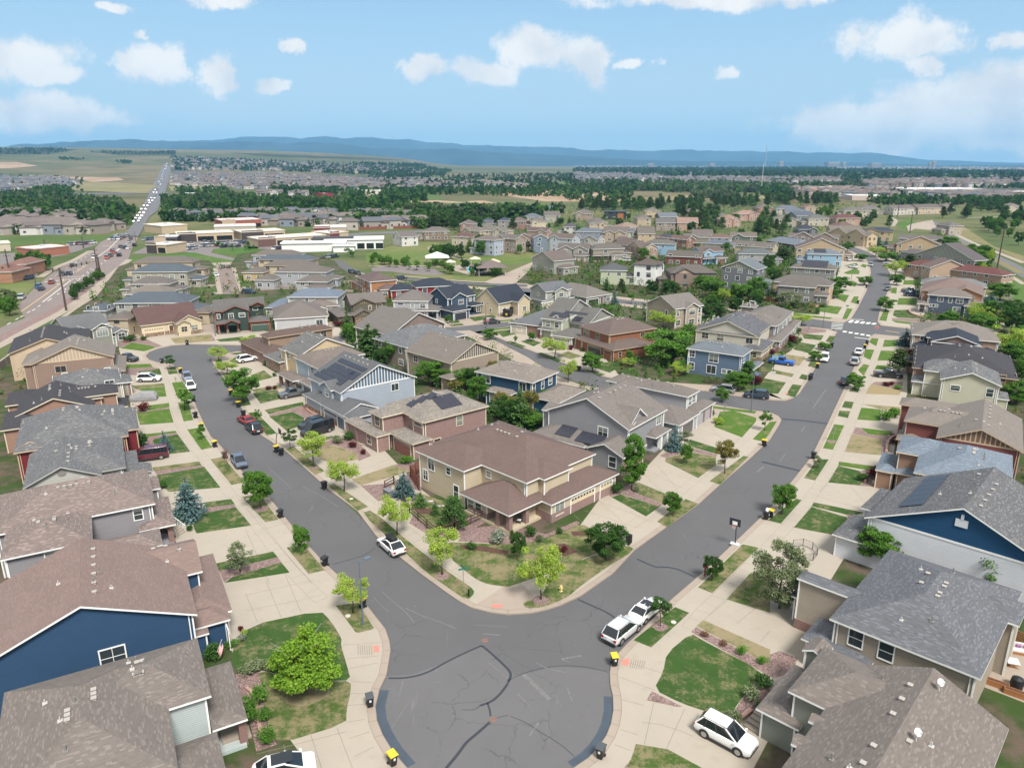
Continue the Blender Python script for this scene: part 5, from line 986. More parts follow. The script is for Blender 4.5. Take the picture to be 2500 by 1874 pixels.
HM('blue gray three storey house with white windows and brown roof',16,'1388,682 1512,700',10,'y',8.0,(.16,.115,.10),(.17,.21,.27),'',ang=8)
HM('light gray three storey house with white trimmed gables above the park',16,'1512,690 1712,702',10,'x',8.0,(.16,.115,.10),(.40,.43,.47),'g')
HM('pale house with slate roof gables among the upper houses',16,'1705,690 1925,705',9,'x',5.8,(.14,.16,.19),(.44,.43,.38),'j')
HM('house with a long slate blue hip roof among the upper houses',16,'1740,640 1980,645',9,'h',5.8,(.135,.16,.20),(.25,.27,.31),'')
HM('taupe house with cream gables at the far right of the upper houses',16,'1985,640 2160,648',9,'x',5.8,(.165,.135,.118),(.34,.25,.18),'j')
HM('white sided house with a mauve roof at the left of the park trees',16,'178,670 290,690',11,'y',5.4,(.17,.14,.135),(.58,.57,.53),'')
HM('brown house with a taupe hip roof above the park path',16,'462,640 680,638',11,'h',5.6,(.17,.14,.122),(.22,.16,.12),'w')
HM('cream house with a dark red roof half hidden by a round tree',16,'690,680 872,690',9,'h',5.0,(.16,.08,.07),(.48,.42,.32),'')
HM('cream house with a tan hip roof and two front gables above the park',16,'775,625 935,640',10,'h',5.4,(.20,.165,.135),(.46,.38,.27),'g')
HM('pale house with a sprawling tan green hip roof above the park',16,'930,628 1150,640',11,'h',5.4,(.19,.165,.13),(.46,.41,.33),'j')
HM('house with a maroon gable roof and white trim above the park',16,'1335,632 1500,640',9,'x',5.2,(.15,.09,.085),(.36,.26,.2),'j')
FAR=[(16,765,570,910,585,'h',(.16,.125,.12),PK,'house with a mauve hip roof at the edge of the park woods'),(16,940,550,1030,555,'h',(.07,.085,.12),(.3,.28,.26),'house with a navy blue gable roof among dark trees'),(16,1085,545,1175,550,'h',(.06,.07,.11),(.3,.28,.26),'house with a navy hip roof beside the mauve gable'),(16,1180,548,1325,560,'h',(.17,.125,.115),PK,'house with a low mauve roof below the slate roofed cream house'),(16,1290,516,1450,525,'h',(.14,.155,.19),(.50,.46,.38),'cream house with a slate blue hip roof on the wooded rise'),(16,1365,552,1500,556,'h',(.17,.14,.12),(.52,.44,.32),'cream three storey house with a taupe hip roof and balconies'),(16,1487,500,1620,510,'x',(.16,.135,.12),(.36,.33,.28),'house with brown gables just under the pine belt'),(16,1732,488,1880,490,'h',(.17,.145,.125),(.32,.25,.2),'house with a flat topped taupe hip roof under the pines'),(16,1862,568,2015,574,'h',(.17,.145,.125),(.46,.36,.25),'tan house with a taupe hip roof near the modern dark house'),(16,1645,598,1758,602,'h',(.10,.09,.10),(.50,.48,.45),'white house with a dark gray hip roof in the upper rows'),(17,8,655,152,660,'h',(.15,.13,.115),(.33,.26,.19),'brown house with taupe roof left of the modern dark house'),(17,605,640,740,642,'h',(.18,.15,.13),(.48,.37,.25),'cream house with a flat looking taupe roof amid the pines'),(17,540,700,662,703,'h',(.18,.145,.125),(.42,.34,.24),'cream house with a small taupe roof below a pine'),(17,730,688,885,694,'x',(.15,.17,.21),(.25,.17,.13),'house with a slate roof and brown stone gable'),(17,968,638,1066,640,'h',(.16,.125,.12),(.44,.37,.3),'pale mauve house with twin gables among pines'),(17,1200,690,1335,692,'h',(.16,.14,.12),(.36,.30,.25),'low house with a taupe roof left of the salmon roofs'),(17,1268,708,1420,714,'h',(.33,.19,.135),(.40,.26,.2),'house with a salmon tile roof over a maroon porch roof'),(17,1382,664,1570,668,'h',(.36,.20,.16),(.42,.26,.21),'wide house with a pink tile roof'),(17,1560,608,1680,616,'h',(.17,.125,.12),(.34,.19,.15),'pinkish house with a mauve hip roof under the pines'),(17,1725,620,1905,625,'h',(.14,.16,.20),(.46,.42,.35),'cream house with a broad slate hip roof'),(17,1800,655,1960,660,'x',(.13,.155,.20),(.42,.31,.19),'tan house with a slate gabled roof and arched entry'),(17,1880,675,2050,682,'x',(.10,.12,.16),(.20,.21,.24),'dark gray house with several slate gables'),(17,1990,700,2160,706,'h',(.15,.145,.135),(.42,.38,.3),'cream house with a gray hip roof right of the slate gables'),(17,1958,608,2050,614,'y',(.25,.11,.085),(.45,.33,.23),'tan house with a red tile roof against the pine belt'),(17,130,728,290,738,'h',(.18,.15,.13),(.46,.37,.26),'tan two storey house with a pale brown hip roof'),(17,395,775,580,782,'h',(.30,.20,.15),(.40,.30,.22),'house with salmon tan roofs below the modern house'),(17,250,815,440,830,'x',(.165,.135,.12),(.36,.27,.2),'tan house with brown front gables below the salmon roofs'),(17,420,812,560,820,'h',(.12,.135,.17),(.40,.42,.36),'pale green house with a blue gray hip roof'),(17,545,825,690,835,'x',(.17,.14,.12),(.44,.34,.22),'cream house with a taupe roof and orange lit gable'),(17,1700,700,1880,722,'h',(.17,.16,.13),(.34,.3,.24),'house with a gray green roof among dark evergreens'),(17,880,735,1050,745,'x',(.33,.2,.15),(.40,.27,.2),'low house with orange tan gables behind a pine'),(17,700,735,860,745,'x',(.15,.14,.135),(.28,.22,.19),'house with gray roof slopes behind green shrubs'),(17,1010,840,1180,850,'x',(.17,.13,.12),(.4,.33,.27),'house with a pinkish gabled roof behind the pines'),(18,840,614,985,622,'h',(.17,.15,.14),(.33,.29,.25),'house with a gray mauve hip roof near the four lane road'),(18,705,635,880,642,'h',(.17,.155,.13),(.46,.4,.3),'low cream house with an olive gray roof'),(18,630,692,845,708,'h',(.16,.06,.055),(.40,.27,.2),'house with a large deep red roof'),(18,1112,610,1298,628,'x',(.17,.135,.125),(.52,.48,.42),'white house with mauve gables beyond the four lane road'),(18,1322,608,1520,618,'x',(.16,.125,.11),(.48,.38,.27),'cream house with brown gables beyond the four lane road'),(18,600,800,830,818,'x',(.19,.165,.135),(.48,.38,.25),'cream house with arched windows and a gray tan roof'),(18,640,768,800,775,'h',(.18,.105,.09),(.4,.3,.22),'house with a dull red roof behind the cream arched house'),(18,320,790,470,800,'h',(.05,.055,.075),(.10,.11,.14),'dark slate house with charcoal roof under the pines'),(18,1540,590,1620,598,'h',(.18,.14,.12),(.42,.33,.25),'house with a brown roof half hidden at the upper right pines'),(18,2080,600,2200,606,'h',(.19,.15,.13),(.45,.38,.3),'pale house at the right edge behind trees'),(18,1590,760,1700,770,'h',(.17,.15,.14),(.4,.33,.27),'house with a tan roof behind dark trees right of the four lane road')]
for(f,u,v,u2,v2,t,rc,wc,lb)in FAR:
 HM(lb,f,'%g,%g %g,%g'%(u,(v+v2)/2,u2,(v+v2)/2),rnd.uniform(12,15),t,5.8,rc,wc,rnd.choice(('','g','j','e','w','gj')),ang=rnd.uniform(-14,18))
def modern():
 z=6.4;m=P(1400+350/3.4563,330+712/3.4563,0);root=empty('modern_house',(m[0],m[1],0),R(-8));tag(root,'modern dark two storey house with timber panels and a flat roof','house')
 b=MB();b.box(-9,0,.1,9,9,6.3);b.build('wall',siding((.04,.04,.05)),root,uv=True)
 b=MB();b.box(-9.8,-.8,6.3,9.8,9.8,6.7);b.build('flat_roof',plain((.045,.055,.09),.6),root)
 b=MB();b.box(2,-.12,.1,7,0,5.6);b.build('timber_panel',plain((.30,.12,.045),.6),root)
 for k in range(3):
  for z in(1.7,4.7):
   a,c=win_mesh(2.4,1.7,'s',DKTRIM);o=link('window',a,root,(-7.2+3.2*k,0,z));link('pane',c,o)
modern()
# townhouses at the left
rt=[(.165,.138,.12),(.095,.12,.15),(.215,.18,.15),(.155,.135,.125)]
def TH(lb,f,u,v,u2,v2,z,ri,wc,ang=2,dep=11,al=None,ar=None,gw=False):
 HM(lb,f,'%g,%g %g,%g'%(u,v,u2,v2),dep,'h',z,rt[ri],wc,('w' if al else '')+('e' if ar else ''),ang=ang,name='townhouse',cat='townhouse',trim=WHITE if wc!=CR else TAN)
for a in[('cream townhouse row with a brown roof nearest the shopping street lawn',14,1145,1076,1595,1066,6.2,0,CR,2,9,1,1),('gray townhouse row with a blue gray roof and a dark garage door at its end',14,1085,1158,1590,1148,6.4,1,(.36,.33,.27),2,11,1,1),('townhouse row with a plain brown roof between the blue and the pale roofs',14,1070,1262,1440,1250,5.2,3,(.36,.33,.27),2,9,1,1),('townhouse row with a pale tan roof and gray upstairs walls',14,1025,1352,1425,1330,6.2,2,(.33,.34,.31),2,10,1,1),('long townhouse with a blue gray roof right behind the cream ranch house',14,935,1425,1585,1405,5.6,1,(.36,.35,.32),2,11,1,1),('townhouse with a blue gray hip roof at the left end of the rows',14,690,1490,905,1472,4.2,1,(.36,.35,.32),2,9,0,0),('cream townhouse with a brown roof beside the dark batten house',14,872,1562,1090,1542,5.2,0,CR,2,8,0,0),('tan roofed low townhouse between the cream ranch and the green house',14,1605,1500,1770,1495,3.6,0,CR,2,8,0,0),('gray townhouse with a brown roof near the long white flat building',15,745,1018,1130,1010,6.2,0,(.36,.38,.42),-4,9,1,1),('townhouse with a long blue roof behind the tan roofed row',15,790,1055,1250,1048,5.4,1,CR,-4,8,1,0),('cream townhouse row with a taupe roof along the paver street',15,815,1112,1255,1092,5.6,0,CR,-4,9,0,0),('tan garage townhouse by the paver street',15,650,1160,845,1158,3.6,0,(.50,.36,.2),-4,9,0,0),('gray townhouse row with white windows and two roof levels',15,910,1168,1380,1142,5.8,0,(.34,.35,.37),-4,10,0,1),('low gray townhouse with white patio windows at the paver street',15,745,1225,938,1220,3.6,0,(.36,.36,.36),-4,9,0,0),('gray townhouse with a taupe hip roof and small dormers',15,1095,1242,1388,1232,5.2,0,(.36,.36,.36),-4,9,0,0),('low townhouse with a taupe roof in front of the long pale townhouse',15,1180,1285,1400,1290,3.4,0,(.38,.37,.35),-4,8,0,0)]:
 TH(*a)
 # == TREES
def leaf_mat(name,c1,c2,c3=None,tr=.3):
 m=bpy.data.materials.new(name);m.use_nodes=True;n=NT(m.node_tree)
 oc=n.new('ShaderNodeTexCoord').outputs['Object'];rn=n.new('ShaderNodeObjectInfo').outputs['Random']
 g=n.new('ShaderNodeNewGeometry').outputs['Random Per Island']
 c=n.mix(n.ss(n.noise(oc,.9,3),.35,.65),c1,c2)
 c=n.mix(n.math('MULTIPLY',g,.6),c,c3 or mul(c2,1.6))
 c=n.mix(n.math('MULTIPLY',rn,.35),c,mul(c1,.6))
 d=n.new('ShaderNodeBsdfDiffuse',inp={'Color':c});t=n.new('ShaderNodeBsdfTranslucent',inp={'Color':c})
 mx=n.new('ShaderNodeMixShader',inp={0:tr});n.l.new(d.outputs[0],mx.inputs[1]);n.l.new(t.outputs[0],mx.inputs[2])
 o=n.new('ShaderNodeOutputMaterial');n.l.new(mx.outputs[0],o.inputs[0]);return m
BARK=plain((.13,.10,.08),.9,var=.2);BARKG=plain((.22,.20,.18),.9,var=.2)
LM={'maple':leaf_mat('leaf_bright',(0.123,0.275,0.0261),(0.217,0.392,0.0435),(0.377,0.5,0.0725)),'locust':leaf_mat('leaf_yellow_green',(0.232,0.377,0.0435),(0.348,0.493,0.0725),(0.464,0.5,0.131)),'oak':leaf_mat('leaf_mid',(0.058,0.16,0.0232),(0.109,0.246,0.0348),(0.189,0.334,0.0653)),'dark':leaf_mat('leaf_dark',(0.0319,0.087,0.0203),(0.058,0.131,0.029),(0.109,0.203,0.0508)),'bronze':leaf_mat('leaf_bronze',(0.145,0.174,0.0435),(0.246,0.232,0.0653),(0.319,0.217,0.0725)),'grey':leaf_mat('leaf_grey',(0.131,0.167,0.0798),(0.203,0.246,0.123),(0.29,0.334,0.189)),'spruce':leaf_mat('needle_blue',(0.0508,0.109,0.102),(0.102,0.181,0.181),(0.203,0.304,0.319),.1),'pine':leaf_mat('needle_dark',(0.029,0.058,0.0203),(0.0551,0.087,0.029),(0.0943,0.131,0.0435),.1),'fir':leaf_mat('needle_green',(0.0435,0.102,0.029),(0.0798,0.16,0.0435),(0.131,0.217,0.0653),.1),'red':leaf_mat('leaf_burgundy',(0.0725,0.0174,0.0203),(0.131,0.029,0.029),(0.189,0.0508,0.0435)),'flower':leaf_mat('leaf_flowering',(0.102,0.174,0.058),(0.435,0.478,0.362),(0.5,0.5,0.5)),'tan':leaf_mat('twig_rust',(0.189,0.102,0.0725),(0.261,0.145,0.087),(0.29,0.174,0.116))}
def leafquad(mb,p,s,rr,flat=0.0,mi=0):
 n_=Vector((rr.gauss(0,1),rr.gauss(0,1),rr.gauss(0,1)+flat)).normalized()
 a=n_.orthogonal().normalized();b=n_.cross(a);th=rr.uniform(0,6.28);a,b=a*math.cos(th)+b*math.sin(th),b*math.cos(th)-a*math.sin(th)
 w_=s*rr.uniform(.6,1.25);l=s*rr.uniform(.7,1.4)
 mb.add([p-a*w_*.5,p+b*l*.5-a*w_*.1,p+a*w_*.5,p-b*l*.5+a*w_*.08],mi)
def trunk_mesh(name,h,r,branches,rr,mat,top=.62,spread=.35):
 mb=MB();pt=[Vector((0,0,-.1)),Vector((rr.uniform(-.03,.03)*h,rr.uniform(-.03,.03)*h,h*.3)),Vector((rr.uniform(-.04,.04)*h,rr.uniform(-.04,.04)*h,h*top))]
 mb.tube(pt,[r,r*.75,r*.3],6)
 for k in range(branches):
  t=rr.uniform(.30,.9);b=pt[1].lerp(pt[2],t);an=k*2.4+rr.uniform(-.4,.4);L=h*spread*rr.uniform(.6,1.1)
  e=b+Vector((math.cos(an)*L,math.sin(an)*L,L*rr.uniform(.5,1.1)));m_=b.lerp(e,.5)+Vector((0,0,-.06*L))
  mb.tube([b,m_,e],[r*.38,r*.24,r*.08],5)
 return mb.mesh('trunk',mat,smooth=True)
def crown_lumps(rr,shape,nl):
 out=[]
 for k in range(nl):
  while True:
   x,y,z=rr.uniform(-1,1),rr.uniform(-1,1),rr.uniform(0,1)
   d=math.hypot(x,y)
   if d<=shape(z)*1.0 and(d>shape(z)*.35 or rr.random()<.35):break
  out.append((x,y,z))
 return out
SH={'round':lambda z:math.sqrt(max(0,1-(2*z-1)**2))*.98,'oval':lambda z:(math.sqrt(max(0,1-(2*z-1)**2))**.9)*(1.05-.25*z),'pyr':lambda z:.98*(1-z)**.75*(.55+.45*min(1,z*5)),'vase':lambda z:(.35+.75*z)*math.sqrt(max(0,1-max(0,(z-.55)/.45)**2.2)),'col':lambda z:.95*math.sqrt(max(0,1-abs(2*z-1)**3))}
def make_broad(name,mat,h,w,base,shape,nl,per,ls,lump,seed,bark=BARK,branches=7,thin=1.0):
 rr=random.Random(seed);mb=MB();hh=h-base
 for(x,y,z)in crown_lumps(rr,SH[shape],nl):
  c=Vector((x*w/2,y*w/2,base+z*hh*.96));r=lump*rr.uniform(.65,1.3)
  for k in range(int(per*rr.uniform(.6,1.3)*thin)):
   d=Vector((rr.gauss(0,1),rr.gauss(0,1),rr.gauss(0,1))).normalized()*r*rr.random()**.45
   d.z*=.72
   leafquad(mb,c+d,ls,rr,.7)
 cm=mb.mesh('crown',mat)
 return trunk_mesh('trunk',h,max(.06,w*.028),branches,rr,bark,spread=w/h*.36),cm
def make_conifer(name,mat,h,w,layers,per,ls,seed,shape=.9,gap=0.0,lo=.05):
 rr=random.Random(seed);mb=MB()
 for L in range(layers):
  t=L/(layers-1);z=h*(lo+(.985-lo)*t);r=w/2*(1-t)**shape+.06
  nb=max(4,int(per*(1-t)**.8))
  for k in range(nb):
   an=rr.uniform(0,6.28);rl=r*rr.uniform(.72,1.1)
   if gap and rr.random()<gap:rl*=.5
   m_=max(2,int(rl/ls*1.6))
   for q in range(m_):
    f=(q+.6)/m_;p=Vector((math.cos(an)*rl*f,math.sin(an)*rl*f,z-.22*rl*f+rr.uniform(-.08,.08)))
    for _ in range(2):leafquad(mb,p+Vector((rr.gauss(0,.3),rr.gauss(0,.3),rr.gauss(0,.22)))*ls,ls,rr,1.3)
 tm=MB();tm.tube([(0,0,-.1),(0,0,h*.5),(0,0,h*.96)],[w*.035+.05,w*.02+.03,.02],6)
 return tm.mesh('trunk',BARK),mb.mesh('crown',mat)
def make_pine(mat,h,w,seed,nl=26,per=70,ls=.34):
 rr=random.Random(seed);mb=MB()
 for k in range(nl):
  t=rr.uniform(.22,1.0);z=h*t;r=w/2*(1-max(0,t-.35)/.72)*rr.uniform(.25,1.0);an=rr.uniform(0,6.28)
  c=Vector((math.cos(an)*r,math.sin(an)*r,z-.3));lr=w*.15*rr.uniform(.7,1.3)
  for q in range(per):
   d=Vector((rr.gauss(0,1),rr.gauss(0,1),rr.gauss(0,.55)))*lr*.62
   leafquad(mb,c+d,ls,rr,.6)
 tm=MB();tm.tube([(0,0,-.1),(.1,0,h*.5),(0,.05,h*.95)],[w*.04+.06,w*.03+.03,.03],6)
 return tm.mesh('trunk',BARK),mb.mesh('crown',mat)
def make_shrub(mat,seed,n_=700,ls=.11,flat=.0):
 rr=random.Random(seed);mb=MB()
 for _ in range(16):
  an=rr.uniform(0,6.28);e=Vector((math.cos(an)*.42*rr.random(),math.sin(an)*.42*rr.random(),.5+.3*rr.random()));
  for q in range(n_//16):
   d=Vector((rr.gauss(0,1),rr.gauss(0,1),rr.gauss(0,1))).normalized()*.3*rr.random()**.4;p=e+d
   p.z=max(.03,p.z-.12);leafquad(mb,p,ls,rr,.5)
 tm=MB()
 for k in range(5):
  an=k*1.3;tm.tube([(0,0,-.05),(math.cos(an)*.2,math.sin(an)*.2,.5)],[.03,.012],5)
 return tm.mesh('stem',BARK),mb.mesh('foliage',mat)
def make_bare(seed,mat,n_=28):
 rr=random.Random(seed);mb=MB();mb.tube([(0,0,-.1),(.02,0,1.5),(0,.03,3.0)],[.07,.05,.02],6)
 for k in range(n_):
  z=rr.uniform(.9,2.8);an=rr.uniform(0,6.28);L=rr.uniform(.5,1.1)*(1-.2*z/3)
  e=Vector((math.cos(an)*L*.7,math.sin(an)*L*.7,z+L));mb.tube([(0,0,z),e],[.02,.006],4)
  for q in range(3):
   s_=Vector((0,0,z)).lerp(e,rr.uniform(.4,.9));mb.tube([s_,s_+Vector((rr.gauss(0,.2),rr.gauss(0,.2),.35))],[.008,.004],3)
 return mb.mesh('trunk',mat),None
TP={}
def proto(k,h,w,me):TP[k]=(h,w,me)
proto('maple',6.5,6.2,make_broad('maple',LM['maple'],6.5,6.2,1.2,'pyr',62,285,0.192,.72,1,BARKG))
proto('maple2',6.5,5,make_broad('maple2',LM['oak'],6.5,5,1.0,'oval',48,255,0.2,.72,2))
proto('locust',6,5,make_broad('locust',LM['locust'],6,5,1.9,'vase',40,127,0.176,.66,3,BARK,12))
proto('locust2',6,5,make_broad('locust2',LM['locust'],6,5,1.7,'round',36,135,0.176,.70,4,BARK,12))
proto('oak',6,4.6,make_broad('oak',LM['oak'],6,4.6,1.2,'oval',46,255,0.176,.62,5))
proto('dark',6,4.8,make_broad('dark',LM['dark'],6,4.8,1.2,'round',48,285,0.176,.62,6))
proto('col',8,3.2,make_broad('col',LM['oak'],8,3.2,1.2,'col',52,285,0.176,.58,7))
proto('bronze',5,4,make_broad('bronze',LM['bronze'],5,4,1.3,'vase',34,195,0.16,.55,8))
proto('grey',6,5.6,make_broad('grey',LM['grey'],6,5.6,.5,'round',60,255,0.16,.68,9))
proto('sapling',3.2,1.6,make_broad('sapling',LM['oak'],3.2,1.6,1.0,'oval',16,127,0.128,.30,10))
proto('sapdark',3.2,1.8,make_broad('sapdark',LM['dark'],3.2,1.8,1.2,'round',18,142,0.12,.32,11))
proto('airy',4.5,2.4,make_broad('airy',LM['grey'],4.5,2.4,.6,'oval',26,90,0.136,.40,12,BARK,10))
proto('spruce',5,3.2,make_conifer('spruce',LM['spruce'],5,3.2,17,26,.20,13,.85))
proto('spruce2',4,3.6,make_conifer('spruce2',LM['spruce'],4,3.6,16,30,.18,14,.62))
proto('fir',6,3.0,make_conifer('fir',LM['fir'],6,3.0,17,20,.24,15,.8,.2))
proto('pine',9,5,make_pine(LM['pine'],9,5,16,34,80,.42))
proto('pine2',9,4.6,make_pine(LM['fir'],9,4.6,17,34,80,.40))
proto('pineb',4,3.4,make_pine(LM['fir'],4,3.4,18,34,120,.2))
proto('shrub',1,1,make_shrub(LM['oak'],19));proto('shrubd',1,1,make_shrub(LM['dark'],20));proto('shrubr',1,1,make_shrub(LM['red'],21));proto('shrubf',1,1,make_shrub(LM['flower'],22));proto('shrubg',1,1,make_shrub(LM['grey'],23));proto('shruby',1,1,make_shrub(LM['locust'],24));proto('shrubt',1,1,make_shrub(LM['tan'],25))
proto('bare',4,2.2,make_bare(26,plain((.17,.09,.07),.8)));proto('bareg',4,2.2,make_bare(27,plain((.3,.28,.26),.8)))
NAME={'maple':'maple_tree','maple2':'broadleaf_tree','locust':'locust_tree','locust2':'locust_tree','oak':'broadleaf_tree','dark':'broadleaf_tree','col':'columnar_tree','bronze':'broadleaf_tree','grey':'broadleaf_tree','sapling':'young_tree','sapdark':'young_tree','airy':'young_tree','spruce':'spruce_tree','spruce2':'spruce_tree','fir':'conifer_tree','pine':'pine_tree','pine2':'pine_tree','pineb':'pine_tree','bare':'bare_tree','bareg':'bare_tree'}
ntree=0
def tree_at(k,x,y,h,w,label,group=None,z=None,yaw=None):
 global ntree;ntree+=1
 h0,w0,(tm,cm)=TP[k];nm=NAME.get(k,'shrub')
 root=empty(nm,(x,y,BZ+.015 if z is None else z),rnd.uniform(0,6.28)if yaw is None else yaw);root.scale=(w/w0,w/w0,h/h0)
 tag(root,label,'shrub' if nm=='shrub' else 'tree',group)
 link('stem' if nm=='shrub' else 'trunk',tm,root)
 if cm:link('foliage' if nm=='shrub' else 'crown',cm,root)
 return root
def T(k,f,u,v,top,wpx,label,group=None,f2=None,z=None):
 """base pixel, top pixel row, crown width in the same zoom pixels"""
 bx,by=G(f,u,v,BZ);D=math.hypot(bx,by)
 d=ray(FR[f2 or f][0]+u/3.4563,FR[f2 or f][1]+top/3.4563);h=H+d.z*(by/d.y)-BZ;wd=wpx/3.4563*math.hypot(D,H)/F*(1.22 if 9<=f<=13 and 'shrub' not in k else 1)
 return tree_at(k,bx,by,max(.5,h),wd,label,group,z)
